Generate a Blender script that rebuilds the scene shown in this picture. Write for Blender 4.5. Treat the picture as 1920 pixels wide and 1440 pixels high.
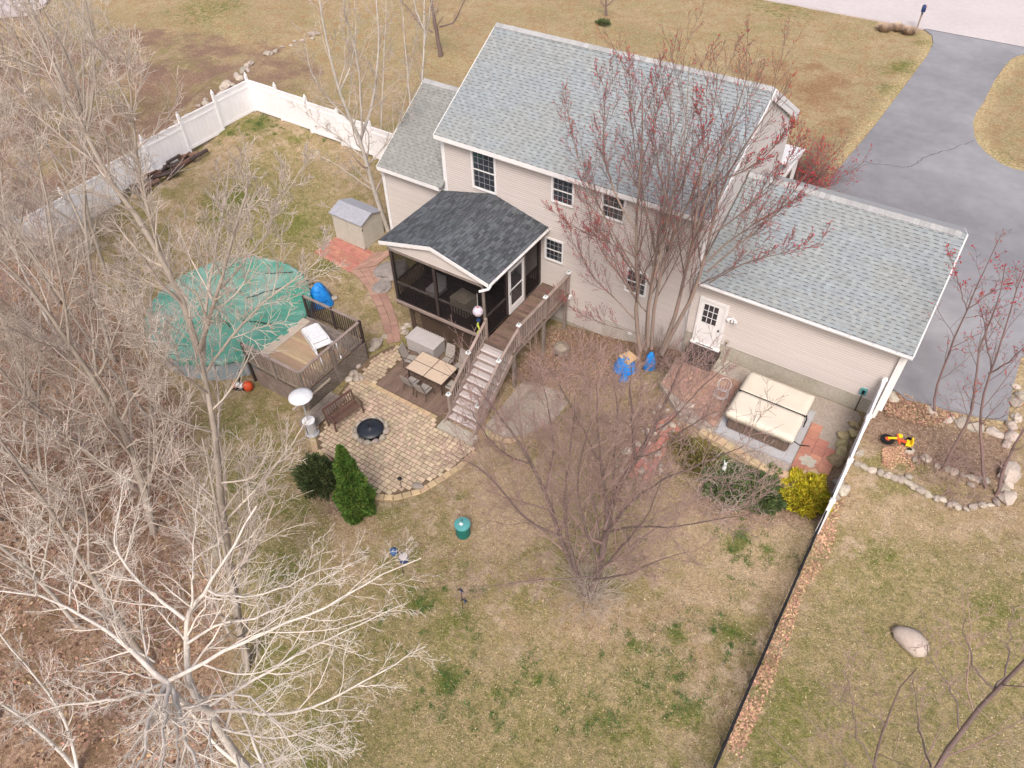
import bpy, bmesh, math, random
import numpy as np
from mathutils import Vector, Matrix
for o in list(bpy.data.objects): bpy.data.objects.remove(o)
S = bpy.context.scene
COL = S.collection
R_ = math.radians
# ------------------------------------------------------------------ camera
CAMZ = 20.5
YAW, PIT, ROL, FPX = -0.59679268, 0.80520929, -0.02828423, 1395.02
_f = np.array([math.sin(YAW)*math.cos(PIT), math.cos(YAW)*math.cos(PIT), -math.sin(PIT)])
_r = np.cross(_f, [0, 0, 1.0]); _r /= np.linalg.norm(_r); _u = np.cross(_r, _f)
_c, _s = math.cos(ROL), math.sin(ROL)
CM = np.array([_r*_c+_u*_s, -_r*_s+_u*_c, _f])
CP = np.array([0, 0, CAMZ])
cam = bpy.data.cameras.new('camera'); camo = bpy.data.objects.new('camera', cam); COL.objects.link(camo)
camo.matrix_world = Matrix(((CM[0][0], CM[1][0], -_f[0], 0), (CM[0][1], CM[1][1], -_f[1], 0), (CM[0][2], CM[1][2], -_f[2], CAMZ), (0, 0, 0, 1)))
cam.sensor_width = 36; cam.sensor_fit = 'HORIZONTAL'; cam.lens = FPX/1920*36; cam.clip_end = 2000; cam.clip_start = .1
S.camera = camo
S.render.resolution_x, S.render.resolution_y = 1024, 768
# ------------------------------------------------------------------ sky, sun, exposure
W = bpy.data.worlds.new('World'); S.world = W; W.use_nodes = True
nt = W.node_tree; nt.nodes.clear()
sky = nt.nodes.new('ShaderNodeTexSky'); sky.sky_type = 'NISHITA'; sky.sun_disc = False
SUN_EL, SUN_AZ = R_(52), R_(150)      # sun behind the camera's right shoulder, through thin cloud
sky.sun_elevation = SUN_EL; sky.sun_rotation = SUN_AZ
sky.air_density = .7; sky.dust_density = 6.0; sky.ozone_density = .4
bg = nt.nodes.new('ShaderNodeBackground'); bg.inputs[1].default_value = .15
wo = nt.nodes.new('ShaderNodeOutputWorld')
nt.links.new(sky.outputs[0], bg.inputs[0]); nt.links.new(bg.outputs[0], wo.inputs[0])
sl = bpy.data.lights.new('sun', 'SUN'); sl.energy = 1.4; sl.angle = R_(18); sl.color = (1, .93, .88)
so = bpy.data.objects.new('sun', sl); COL.objects.link(so)
sd = Vector((math.sin(SUN_AZ)*math.cos(SUN_EL), math.cos(SUN_AZ)*math.cos(SUN_EL), math.sin(SUN_EL)))
so.rotation_euler = sd.to_track_quat('Z', 'Y').to_euler(); so.location = (0, 0, 40)
S.view_settings.view_transform = 'Standard'; S.view_settings.look = 'None'
S.view_settings.exposure = 0.42; S.view_settings.gamma = 1; S.view_settings.use_curve_mapping = False
S.render.engine = 'CYCLES'
# ------------------------------------------------------------------ pixel -> world helpers (photo pixels, 1920 wide)
def ray(px, py): return CM.T @ np.array([(px-960)/FPX, -(py-720)/FPX, 1.0])
def Z(px, py, z=0.0):
    d = ray(px, py); return CP + (z-CAMZ)/d[2]*d
def onX(px, py, x):
    d = ray(px, py); return CP + x/d[0]*d
def onY(px, py, y):
    d = ray(px, py); return CP + y/d[1]*d
# ------------------------------------------------------------------ object helpers
def tag(o, label=None, cat=None, group=None, kind=None):
    if label: o['label'] = label
    if cat: o['category'] = cat
    if group: o['group'] = group
    if kind: o['kind'] = kind
    return o
def link(name, me, parent=None, loc=None, rot=None):
    o = bpy.data.objects.new(name, me); COL.objects.link(o)
    if parent is not None: o.parent = parent
    if loc is not None: o.location = loc
    if rot is not None: o.rotation_euler = rot
    return o
def thing(name, label, cat, loc=(0, 0, 0), rz=0, group=None):
    o = link(name, None, None, loc, (0, 0, rz)); o.empty_display_size = .2
    return tag(o, label, cat, group)
def kids(o): return [c for c in o.children]
def copy_tree(o, parent=None):
    c = o.copy(); COL.objects.link(c)
    if parent is not None: c.parent = parent
    for ch in list(o.children): copy_tree(ch, c)
    return c
def npmesh(name, V, F, mats, smooth=False, mi=None):
    """V (n,3); F (m,k) k=3 or 4"""
    V = np.asarray(V, np.float32); F = np.asarray(F, np.int32)
    me = bpy.data.meshes.new(name); k = F.shape[1]; m = len(F)
    me.vertices.add(len(V)); me.vertices.foreach_set('co', V.ravel())
    me.loops.add(m*k); me.loops.foreach_set('vertex_index', F.ravel())
    me.polygons.add(m); me.polygons.foreach_set('loop_start', np.arange(0, m*k, k, dtype=np.int32))
    me.polygons.foreach_set('loop_total', np.full(m, k, np.int32))
    if smooth: me.polygons.foreach_set('use_smooth', np.ones(m, bool))
    if mi is not None: me.polygons.foreach_set('material_index', np.asarray(mi, np.int32))
    for x in (mats if isinstance(mats, (list, tuple)) else [mats]): me.materials.append(x)
    me.update(calc_edges=True); me.validate()
    return me
class MB:
    def __init__(s): s.v = []; s.f = []; s.m = []
    def add(s, V, F, mi=0):
        b = len(s.v); s.v += [tuple(map(float, p)) for p in V]; s.f += [tuple(b+i for i in f) for f in F]; s.m += [mi]*len(F); return s
    def box(s, x0, x1, y0, y1, z0, z1, mi=0, M=None):
        V = [(x, y, z) for z in (z0, z1) for y in (y0, y1) for x in (x0, x1)]
        if M is not None: V = [M @ Vector(p) for p in V]
        return s.add(V, [(0, 2, 3, 1), (4, 5, 7, 6), (0, 1, 5, 4), (2, 6, 7, 3), (0, 4, 6, 2), (1, 3, 7, 5)], mi)
    def bar(s, a, b, w, h=None, mi=0, up=(0, 0, 1)):
        a = Vector(a); b = Vector(b); h = h or w; d = (b-a); L = d.length
        if L < 1e-6: return s
        d /= L; u = Vector(up)
        if abs(d.dot(u)) > .98: u = Vector((1, 0, 0))
        x = d.cross(u).normalized(); z = x.cross(d).normalized()
        V = [p+x*(sx*w/2)+z*(sz*h/2) for p in (a, b) for sx, sz in ((-1, -1), (1, -1), (1, 1), (-1, 1))]
        return s.add(V, [(0, 1, 2, 3), (7, 6, 5, 4), (0, 4, 5, 1), (1, 5, 6, 2), (2, 6, 7, 3), (3, 7, 4, 0)], mi)
    def tube(s, pts, r, n=8, mi=0, cap=True):
        pts = [Vector(p) for p in pts]; rs = r if isinstance(r, (list, tuple)) else [r]*len(pts); V = []; F = []
        u = None
        for i, p in enumerate(pts):
            d = (pts[min(i+1, len(pts)-1)]-pts[max(i-1, 0)]).normalized()
            if u is None: u = d.cross(Vector((0, 0, 1)) if abs(d.z) < .9 else Vector((1, 0, 0))).normalized()
            u = (u-d*u.dot(d)).normalized(); w = d.cross(u)
            V += [p+(u*math.cos(a)+w*math.sin(a))*rs[i] for a in [2*math.pi*k/n for k in range(n)]]
        for i in range(len(pts)-1):
            F += [(i*n+k, i*n+(k+1) % n, (i+1)*n+(k+1) % n, (i+1)*n+k) for k in range(n)]
        if cap: F += [tuple(reversed(range(n))), tuple(range((len(pts)-1)*n, len(pts)*n))]
        return s.add(V, F, mi)
    def lathe(s, c, prof, n=16, mi=0):
        c = Vector(c); V = []; F = []
        for r, z in prof: V += [c+Vector((r*math.cos(2*math.pi*k/n), r*math.sin(2*math.pi*k/n), z)) for k in range(n)]
        for i in range(len(prof)-1): F += [(i*n+k, i*n+(k+1) % n, (i+1)*n+(k+1) % n, (i+1)*n+k) for k in range(n)]
        F += [tuple(reversed(range(n))), tuple(range((len(prof)-1)*n, len(prof)*n))]
        return s.add(V, F, mi)
    def prism(s, pts, z0, z1, mi=0):
        n = len(pts); V = [(p[0], p[1], z0) for p in pts]+[(p[0], p[1], z1) for p in pts]
        F = [tuple(reversed(range(n))), tuple(range(n, 2*n))]+[(i, (i+1) % n, n+(i+1) % n, n+i) for i in range(n)]
        return s.add(V, F, mi)
    def mesh(s, name, mats, smooth=False, bevel=0):
        me = bpy.data.meshes.new(name); me.from_pydata(s.v, [], s.f)
        for x in (mats if isinstance(mats, (list, tuple)) else [mats]): me.materials.append(x)
        me.polygons.foreach_set('material_index', s.m)
        bm = bmesh.new(); bm.from_mesh(me); bmesh.ops.recalc_face_normals(bm, faces=bm.faces)
        if bevel: bmesh.ops.bevel(bm, geom=bm.edges[:], offset=bevel, segments=2, affect='EDGES', profile=.6)
        bm.to_mesh(me); bm.free()
        if smooth: me.polygons.foreach_set('use_smooth', [True]*len(me.polygons))
        me.update(); return me
    def build(s, name, mats, parent=None, smooth=False, bevel=0, loc=None, rot=None):
        return link(name, s.mesh(name, mats, smooth, bevel), parent, loc, rot)
# ------------------------------------------------------------------ materials
MATS = {}
def mat(name, col, col2=None, scale=3.0, rough=.8, rand=0.0, bump=0.0, bscale=None, fine=0.0, metal=0.0, stretch=None, mixlo=.35, mixhi=.65, spec=.3, alpha=1.0, coat=0.0, world=False):
    m = bpy.data.materials.new(name); m.use_nodes = True; t = m.node_tree; N = t.nodes; L = t.links
    b = N['Principled BSDF']; b.inputs['Roughness'].default_value = rough; b.inputs['Metallic'].default_value = metal
    b.inputs['Specular IOR Level'].default_value = spec; b.inputs['Coat Weight'].default_value = coat
    if alpha < 1: b.inputs['Alpha'].default_value = alpha
    tc = N.new('ShaderNodeTexCoord'); src = tc.outputs['Object']
    if world: src = N.new('ShaderNodeNewGeometry').outputs['Position']
    if stretch:
        mp = N.new('ShaderNodeMapping'); mp.inputs['Scale'].default_value = stretch; L.new(src, mp.inputs[0]); src = mp.outputs[0]
    oi = N.new('ShaderNodeObjectInfo')
    add = N.new('ShaderNodeVectorMath'); add.operation = 'ADD'
    sc = N.new('ShaderNodeVectorMath'); sc.operation = 'SCALE'; cmb = N.new('ShaderNodeCombineXYZ')
    for i in range(3): L.new(oi.outputs['Random'], cmb.inputs[i])
    L.new(cmb.outputs[0], sc.inputs[0]); sc.inputs['Scale'].default_value = 37.0
    L.new(src, add.inputs[0]); L.new(sc.outputs[0], add.inputs[1]); src = add.outputs[0]
    cur = None
    rgb = N.new('ShaderNodeRGB'); rgb.outputs[0].default_value = (*col, 1); cur = rgb.outputs[0]
    nz = N.new('ShaderNodeTexNoise'); nz.inputs['Scale'].default_value = scale; nz.inputs['Detail'].default_value = 6; nz.inputs['Roughness'].default_value = .65; L.new(src, nz.inputs[0])
    if col2 is not None:
        mr = N.new('ShaderNodeMapRange'); mr.inputs[1].default_value = mixlo; mr.inputs[2].default_value = mixhi; L.new(nz.outputs[0], mr.inputs[0])
        mx = N.new('ShaderNodeMix'); mx.data_type = 'RGBA'; L.new(mr.outputs[0], mx.inputs[0]); L.new(cur, mx.inputs[6]); mx.inputs[7].default_value = (*col2, 1); cur = mx.outputs[2]
    if fine:
        n2 = N.new('ShaderNodeTexNoise'); n2.inputs['Scale'].default_value = scale*9; n2.inputs['Detail'].default_value = 4; L.new(src, n2.inputs[0])
        m2 = N.new('ShaderNodeMapRange'); m2.inputs[1].default_value = .3; m2.inputs[2].default_value = .7; m2.inputs[3].default_value = 1-fine; m2.inputs[4].default_value = 1+fine; L.new(n2.outputs[0], m2.inputs[0])
        h = N.new('ShaderNodeHueSaturation'); L.new(cur, h.inputs['Color']); L.new(m2.outputs[0], h.inputs['Value']); cur = h.outputs[0]
    if rand:
        ge = N.new('ShaderNodeNewGeometry'); ad = N.new('ShaderNodeMath'); ad.operation = 'ADD'; L.new(ge.outputs['Random Per Island'], ad.inputs[0]); L.new(oi.outputs['Random'], ad.inputs[1])
        fr = N.new('ShaderNodeMath'); fr.operation = 'FRACT'; L.new(ad.outputs[0], fr.inputs[0])
        m3 = N.new('ShaderNodeMapRange'); m3.inputs[3].default_value = 1-rand; m3.inputs[4].default_value = 1+rand; L.new(fr.outputs[0], m3.inputs[0])
        h = N.new('ShaderNodeHueSaturation'); L.new(cur, h.inputs['Color']); L.new(m3.outputs[0], h.inputs['Value']); cur = h.outputs[0]
        mu = N.new('ShaderNodeMath'); mu.operation = 'MULTIPLY'; mu.inputs[1].default_value = 7.31; L.new(fr.outputs[0], mu.inputs[0])
        f2 = N.new('ShaderNodeMath'); f2.operation = 'FRACT'; L.new(mu.outputs[0], f2.inputs[0])
        m4 = N.new('ShaderNodeMapRange'); m4.inputs[3].default_value = .5-rand*.09; m4.inputs[4].default_value = .5+rand*.09; L.new(f2.outputs[0], m4.inputs[0]); L.new(m4.outputs[0], h.inputs['Hue'])
    L.new(cur, b.inputs['Base Color'])
    if bump:
        bp = N.new('ShaderNodeBump'); bp.inputs['Strength'].default_value = min(1, bump); bp.inputs['Distance'].default_value = .03*max(1, bump)
        n3 = N.new('ShaderNodeTexNoise'); n3.inputs['Scale'].default_value = bscale or scale*4; n3.inputs['Detail'].default_value = 5; L.new(src, n3.inputs[0])
        L.new(n3.outputs[0], bp.inputs['Height']); L.new(bp.outputs[0], b.inputs['Normal'])
    MATS[name] = m; return m
M = MATS
def srgb(*c): return tuple((x/255/12.92 if x/255 <= .04045 else ((x/255+.055)/1.055)**2.4) for x in c)
mat('siding', (.565, .52, .495), (.535, .49, .465), scale=.8, rough=.6, rand=.03, bump=.15, bscale=6)
mat('siding_lap_shade', (.17, .15, .14), rough=.8)  # shadow line under each clapboard lap, put into the colour
mat('siding_light', (.58, .545, .52), (.54, .51, .49), scale=.8, rough=.6, rand=.03)
mat('white_trim', (.80, .79, .79), (.72, .72, .73), scale=2, rough=.5)
mat('white_vinyl', (.86, .86, .88), (.80, .80, .83), scale=1.2, rough=.35, rand=.02)
mat('concrete', (.42, .39, .34), (.36, .34, .28), scale=1.3, rough=.9, fine=.12, bump=.4)
mat('roof_shingle', (.27, .31, .335), (.285, .305, .30), scale=.6, rough=.92, rand=.07, fine=.12, bump=.5, bscale=60)
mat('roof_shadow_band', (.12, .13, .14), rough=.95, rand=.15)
mat('ridge_shingle', (.36, .37, .375), (.31, .315, .32), scale=1.5, rough=.92, rand=.12, fine=.1)
mat('wing_shingle', (.27, .28, .27), (.24, .25, .24), scale=.6, rough=.92, rand=.08, fine=.12)
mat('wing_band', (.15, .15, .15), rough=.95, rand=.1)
mat('dark_shingle', (.098, .110, .124), (.072, .08, .09), scale=.8, rough=.9, rand=.34, fine=.15, bump=.5, bscale=60)
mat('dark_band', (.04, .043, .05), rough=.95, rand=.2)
mat('glass_dark', (.03, .035, .045), rough=.06, spec=.9, coat=.5)
mat('sash_white', (.74, .74, .74), rough=.45)
mat('muntin_grey', (.42, .42, .44), rough=.4)
mat('dark_wood', (.072, .052, .048), (.042, .031, .031), scale=2, rough=.75, rand=.2, stretch=(1, 1, .2))
mat('deck_wood', (.20, .135, .105), (.13, .09, .075), scale=1.5, rough=.8, rand=.18, fine=.15)
mat('rail_wood', (.34, .275, .245), (.25, .195, .17), scale=2, rough=.8, rand=.12)
mat('stair_wood', (.48, .44, .435), (.42, .38, .375), scale=3, rough=.85, rand=.06, fine=.1, stretch=(.4, 4, 1))
mat('nosing_wood', (.64, .59, .59), (.56, .51, .51), scale=3, rough=.8, fine=.1, stretch=(.4, 4, 1))
mat('grey_wood', (.30, .26, .23), (.20, .165, .14), scale=3, rough=.9, rand=.2, fine=.15)
mat('new_board', (.46, .33, .215), (.34, .245, .165), scale=1.5, rough=.75, rand=.2, stretch=(.3, 3, 1), fine=.1)
mat('pale_board', (.50, .42, .34), (.42, .36, .30), scale=2, rough=.8, rand=.08)
mat('composite', (.215, .15, .12), (.165, .115, .09), scale=2, rough=.75, rand=.1, fine=.15)
mat('paver', (.53, .41, .305), (.47, .39, .28), scale=.5, rough=.9, rand=.17, fine=.12, bump=.4, bscale=40, world=True)
mat('joint_sand', (.18, .125, .085), (.13, .10, .06), scale=1.5, rough=1, fine=.3, bump=.5, world=True)
mat('block', (.52, .39, .25), (.42, .32, .20), scale=3, rough=.9, rand=.14, fine=.1, bump=.3)
mat('red_paver', (.44, .205, .155), (.37, .17, .13), scale=2, rough=.9, rand=.12, fine=.1)
mat('faded_paver', (.36, .22, .17), (.31, .20, .16), scale=2, rough=.9, rand=.13, fine=.12)
mat('gravel', (.39, .34, .30), (.30, .26, .22), scale=9, rough=1, fine=.5, bump=1.0, bscale=25, world=True)
mat('slab', (.42, .42, .44), (.36, .37, .39), scale=3, rough=.85, fine=.1)
mat('stone', (.48, .42, .35), (.36, .32, .28), scale=4, rough=.9, rand=.25, fine=.15, bump=.5)
mat('mossy_stone', (.40, .33, .19), (.30, .27, .16), scale=4, rough=.9, rand=.2, fine=.15, bump=.5)
mat('boulder', (.52, .44, .38), (.44, .37, .32), scale=6, rough=.9, fine=.15, bump=.6)
mat('tub_cover', (.63, .585, .50), (.59, .54, .45), scale=1.5, rough=.6, bump=.3, bscale=8)
mat('tub_side', (.17, .125, .10), (.14, .10, .085), scale=2, rough=.7, rand=.1)
mat('black', (.012, .012, .014), rough=.5)
mat('black_metal', (.010, .010, .014), rough=.35, spec=.5)
mat('grey_plastic', (.50, .475, .47), (.45, .425, .425), scale=3, rough=.6)
mat('grey_roof_plastic', (.36, .37, .42), (.30, .31, .35), scale=5, rough=.6, fine=.1)
mat('shed_plastic', (.52, .49, .43), (.45, .43, .38), scale=3, rough=.6, fine=.06)
mat('sling', (.37, .34, .31), (.33, .30, .275), scale=6, rough=.8, rand=.05)
mat('bronze', (.07, .05, .042), rough=.5)
mat('table_tile', (.62, .50, .385), (.56, .45, .35), scale=5, rough=.5, rand=.03)
mat('bench_wood', (.17, .10, .075), (.12, .075, .06), scale=4, rough=.8, rand=.2)
mat('pit_cover', (.016, .022, .034), (.03, .035, .045), scale=6, rough=.4, spec=.5)
mat('green_cover', (.07, .27, .195), (.23, .35, .305), scale=.5, rough=.5, bump=1.6, bscale=1.6, mixlo=.42, mixhi=.62)
mat('pool_wall', (.30, .37, .40), (.25, .31, .34), scale=2, rough=.5)
mat('blue_tarp', (.01, .165, .58), (.02, .27, .70), scale=6, rough=.4, bump=1.2, bscale=9)
mat('tan_cloth', (.55, .38, .22), rough=.8)
mat('white_plastic', (.78, .79, .81), (.68, .70, .72), scale=8, rough=.4)
mat('steel', (.58, .60, .63), (.45, .48, .52), scale=9, rough=.35, metal=.3)
mat('orange', (.72, .10, .03), (.5, .08, .03), scale=8, rough=.5)
mat('yellow', (.80, .56, .02), rough=.4)
mat('red_orange', (.60, .10, .035), rough=.5)
mat('bin_green', (.012, .17, .145), (.01, .13, .11), scale=5, rough=.5)
mat('bin_lid', (.10, .36, .36), (.08, .28, .29), scale=6, rough=.5)
mat('blue_dark', (.03, .06, .16), rough=.5)
mat('feeder_blue', (.06, .13, .28), rough=.5)
mat('lilac', (.45, .40, .62), (.65, .60, .55), scale=9, rough=.6)
mat('lime', (.52, .60, .10), rough=.6)
mat('screen', (.012, .010, .011), rough=.9, alpha=.34)
mat('interior_floor', (.10, .075, .07), rough=.9)
mat('wicker', (.42, .37, .30), (.33, .29, .24), scale=9, rough=.8)
mat('asphalt', (.29, .293, .312), (.205, .205, .222), scale=.2, rough=.9, fine=.06, bump=.5, bscale=60, world=True)
mat('asphalt_dark', (.17, .165, .18), (.24, .235, .25), scale=.6, rough=.9, fine=.1, world=True)
mat('crack', (.13, .125, .14), rough=1)
mat('road', (.53, .485, .485), (.49, .45, .45), scale=.3, rough=.9, fine=.05, world=True)
mat('leaf_brown', (.43, .28, .185), (.30, .19, .13), scale=1, rough=.9, rand=.45, world=True)
mat('leaf_tan', (.52, .34, .22), (.40, .25, .16), scale=1, rough=.9, rand=.4, world=True)
mat('pale_leaf', (.66, .56, .44), (.56, .44, .32), rough=.9, rand=.2)
mat('straw', (.58, .47, .33), (.46, .36, .23), scale=1, rough=.95, rand=.35, world=True)
mat('tuft_green', (.06, .135, .03), (.09, .16, .04), rough=.9, rand=.3)
mat('grass_green', (.095, .155, .030), (.14, .175, .045), scale=1, rough=.9, rand=.35, world=True)
def bark(name, c1, c2, sc=6, band=None):
    m = mat(name, c1, c2, scale=sc, rough=.9, fine=.15, rand=.06, stretch=(1, 1, .35))
    return m
bark('bark_grey', (.43, .375, .32), (.33, .285, .245))
bark('bark_pale', (.64, .59, .535), (.45, .415, .38), 9)
bark('bark_maple', (.235, .195, .172), (.30, .225, .185))
bark('bark_crab', (.21, .155, .145), (.16, .12, .11))
bark('bark_sapling', (.17, .125, .125), (.24, .15, .14))
mat('twig_grey', (.56, .485, .42), (.42, .36, .315), scale=.5, rough=.9, rand=.18, world=True)
mat('twig_pale', (.70, .64, .575), (.56, .505, .455), scale=.5, rough=.9, rand=.12, world=True)
mat('twig_maple', (.22, .155, .14), (.17, .12, .11), scale=.5, rough=.9, rand=.12, world=True)
mat('twig_crab', (.38, .265, .24), (.31, .22, .195), scale=.5, rough=.9, rand=.18, world=True)
mat('twig_brush', (.44, .31, .255), (.35, .25, .205), scale=.5, rough=.9, rand=.3, world=True)
mat('bud_red', (.56, .03, .035), (.44, .025, .04), scale=2, rough=.7, rand=.3, world=True)
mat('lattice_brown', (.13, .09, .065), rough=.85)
mat('ledge', (.30, .27, .255), (.22, .20, .19), scale=3, rough=.95, fine=.2, bump=.6)
mat('birch_bark', (.68, .65, .61), (.09, .08, .075), scale=2.2, rough=.8, fine=.12, stretch=(.6, .6, 5), mixlo=.60, mixhi=.66)
mat('birch_mark', (.05, .045, .045), rough=.9)
mat('arb_green', (.115, .20, .035), (.065, .13, .022), scale=2, rough=.8, rand=.4)
mat('yew_green', (.085, .115, .04), (.055, .08, .03), scale=2, rough=.8, rand=.4)
mat('juniper', (.12, .17, .055), (.09, .13, .055), scale=1.5, rough=.8, rand=.4)
mat('gold_shrub', (.46, .40, .02), (.34, .30, .03), scale=2, rough=.8, rand=.35)
mat('olive_shrub', (.22, .19, .05), (.15, .13, .05), scale=2, rough=.9, rand=.35)
mat('straw_clump', (.55, .43, .33), (.45, .34, .25), scale=3, rough=1, rand=.3)
# ------------------------------------------------------------------ terrain
PATZ = -2.05
TP = [(-36.5, 27.2, 0), (-36.5, 21, -.5), (-36.5, 15, -1.1), (-30, 22, -.9), (-26, 26, -.5), (-22, 23, -1.0), (-24, 21.5, -1.35), (-25, 19.5, -1.6), (-22, 20, -1.6), (-20, 18, -1.85),
      (-25, 14.5, -2.2), (-28, 12, -2.2), (-22, 11, -2.15), (-21, 16, -2.1), (-30, 16, -1.9), (-45, 22, -.9), (-45, 12, -2), (-35, 8, -2.5), (-25, 5, -2.6), (-15, 0, -2.7), (-30, -2, -3), (-15, -6, -3), (-50, 0, -3), (-60, 15, -1.5),
      (-18, 16, PATZ), (-18, 12, PATZ), (-15, 16, PATZ), (-15, 12, PATZ), (-13, 14, PATZ), (-14, 9.5, -2.1), (-16, 19, -2.05), (-13, 19, -2.0), (-15, 21, -2.0), (-18, 21, -1.8), (-12, 17, -1.95), (-10.5, 16.5, -1.95),
      (-12, 22, -1.8), (-10, 21, -1.65), (-8.5, 21, -1.35), (-7.3, 20.8, -.7), (-6, 20.5, -.1), (-9.5, 18.5, -1.75), (-8, 18, -1.2), (-6.5, 18, -.5), (-7, 16, -1.2), (-6, 14.5, -1.3), (-8.5, 15, -1.7), (-10, 12, -2.0), (-8, 9, -2.05),
      (-5, 11.3, -1.7), (-3.5, 20, 0), (-1, 20, 0), (-2, 21.8, .02), (.5, 21.5, 0), (-4.5, 19, -.05), (-4.5, 16.6, -.75), (-2, 16.6, -.6), (0, 16.8, -.5), (-2, 14, -1.1), (0, 12, -1.3), (-5, 5, -2.1), (-10, 5, -2.4), (0, 6, -1.8), (-7, 0, -2.4),
      (1.5, 21, .05), (3, 21.5, .1), (2.5, 19, -.1), (5, 20, .0), (5.5, 22, .25), (4, 17, -.4), (7, 18, -.1), (3, 14, -1.0), (6, 12, -.9), (2, 9, -1.5), (6, 5, -1.6), (12, 15, -.4), (12, 5, -1.2), (2, 0, -2),
      (3, 24, .3), (3, 28, .3), (6, 28, .3), (9, 24, .25), (0, 36, .3), (-6, 36, .3), (-12, 34, .3), (-20, 31, .2), (-28, 31, .1), (-36, 33, .1), (-15, 45, .3), (0, 45, .3), (-30, 45, .3), (-45, 40, .2), (-50, 30, -.1), (-15, 58, .3), (0, 58, .3), (-35, 60, .3), (-60, 50, .3), (8, 40, .3), (10, 55, .3), (-20, 70, .3), (5, 70, .3), (-70, 70, .3), (-70, 30, 0), (20, 30, .3), (20, 50, .3)]
TPa = np.array(TP, float)
def spread(a, b, core, far):
    c = np.arange(a, b+core/2, core); out = [1.0]
    while sum(out) < far: out.append(out[-1]*1.5)
    o = np.cumsum(out); return np.concatenate([a-o[::-1], c, b+o])
GX = spread(-72, 14, .33, 500); GY = spread(-6, 74, .33, 500)
XX, YY = np.meshgrid(GX, GY)
def smooth(A, n=2):
    for _ in range(n):
        A = (A+np.roll(A, 1, 0)+np.roll(A, -1, 0))/3; A = (A+np.roll(A, 1, 1)+np.roll(A, -1, 1))/3
    return A
num = np.zeros_like(XX); den = np.zeros_like(XX)
for x, y, z in TP:
    d2 = (XX-x)**2+(YY-y)**2; w = np.exp(-d2/(2*1.7**2))+2e-2/(1+d2/4)**2; num += w*z; den += w
HH = num/den
def inpoly(X, Y, poly):
    r = np.zeros(np.shape(X), bool); n = len(poly)
    for i in range(n):
        x1, y1 = poly[i][:2]; x2, y2 = poly[(i+1) % n][:2]
        if y1 == y2: continue
        c = ((y1 > Y) != (y2 > Y)) & (X < (x2-x1)*(Y-y1)/(y2-y1)+x1); r ^= c
    return r
rngT = np.random.default_rng(5)
def vnoise(X, Y, sc, seed):
    r = np.random.default_rng(seed); G = r.random((64, 64)); x = X/sc % 64; y = Y/sc % 64
    xi = np.floor(x).astype(int); yi = np.floor(y).astype(int); fx = x-xi; fy = y-yi; fx = fx*fx*(3-2*fx); fy = fy*fy*(3-2*fy)
    a = G[yi % 64, xi % 64]; b = G[yi % 64, (xi+1) % 64]; c = G[(yi+1) % 64, xi % 64]; d = G[(yi+1) % 64, (xi+1) % 64]
    return (a*(1-fx)+b*fx)*(1-fy)+(c*(1-fx)+d*fx)*fy
HH += (vnoise(XX, YY, 1.3, 1)-.5)*.07+(vnoise(XX, YY, .5, 2)-.5)*.035
def pz(pts, z): return [tuple(Z(*p, z)[:2]) for p in pts]
DRZ = .34
drive_poly = pz([(1748, 66), (1750, 82), (1740, 102), (1712, 140), (1682, 180), (1652, 220), (1620, 260), (1590, 295), (1560, 332)], DRZ)
drive_poly += [(-4.75, 33.5), (-4.6, 30.2), (1.12, 30.2), (1.12, 23.3)]
drive_poly += pz([(1700, 748), (1748, 760), (1805, 773), (1845, 782), (1889, 788), (1898, 733), (1915, 668)], DRZ)
drive_poly += [(7.4, 29.5), (7.6, 34), (6.5, 37.6)] + pz([(1935, 328), (1920, 321), (1900, 316), (1877, 307), (1850, 287), (1834, 270), (1827, 255), (1824, 230), (1831, 210), (1845, 190), (1865, 150), (1885, 122), (1897, 109), (1910, 103), (1920, 101)], DRZ) + [(4.5, 56.9), (6.8, 58.655), (-5.4, 58.655)]
road_poly = [(-40, 58.7), (60, 58.7), (60, 76), (-40, 76)]
pl = lambda px: pz(px, PATZ)
patio_poly = [(-17.95, 17.35), (-18.37, 15.9), (-18.19, 14.48), (-17.95, 13.2), (-17.62, 12.07), (-17.2, 11.3), (-16.74, 10.84), (-16.0, 10.7), (-15.24, 10.55), (-14.3, 10.25), (-13.39, 10.3), (-12.6, 10.75), (-12.0, 11.5), (-11.67, 12.37), (-11.4, 13.3), (-11.29, 14.55), (-13.3, 14.55), (-13.3, 17.6), (-15.2, 17.6)]
tub_poly = [(-6.3, 20.9), (-6.3, 19.3), (-5.0, 18.2), (-3.9, 17.95), (-2.6, 17.75), (-1.3, 17.55), (-.5, 18.0), (.2, 18.8), (.45, 19.6), (.6, 21.8), (-5.0, 21.8)]
gravel1_poly = [(-11.75, 15.2), (-10.5, 15.25), (-9.75, 16.1), (-9.45, 17.2), (-9.55, 18.5), (-11.8, 18.4)]
for poly, z in ((drive_poly, DRZ-.06), (patio_poly, PATZ-.05), (tub_poly, -.05), (gravel1_poly, -1.93), (road_poly, .22)):
    m_ = smooth(inpoly(XX, YY, poly).astype(float), 1); m_ = np.clip(m_*1.6, 0, 1); HH = HH*(1-m_)+z*m_
def GH(x, y):
    i = np.searchsorted(GX, x)-1; j = np.searchsorted(GY, y)-1
    i = np.clip(i, 0, len(GX)-2); j = np.clip(j, 0, len(GY)-2)
    fx = (x-GX[i])/(GX[i+1]-GX[i]); fy = (y-GY[j])/(GY[j+1]-GY[j])
    return (HH[j, i]*(1-fx)+HH[j, i+1]*fx)*(1-fy)+(HH[j+1, i]*(1-fx)+HH[j+1, i+1]*fx)*fy
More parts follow.
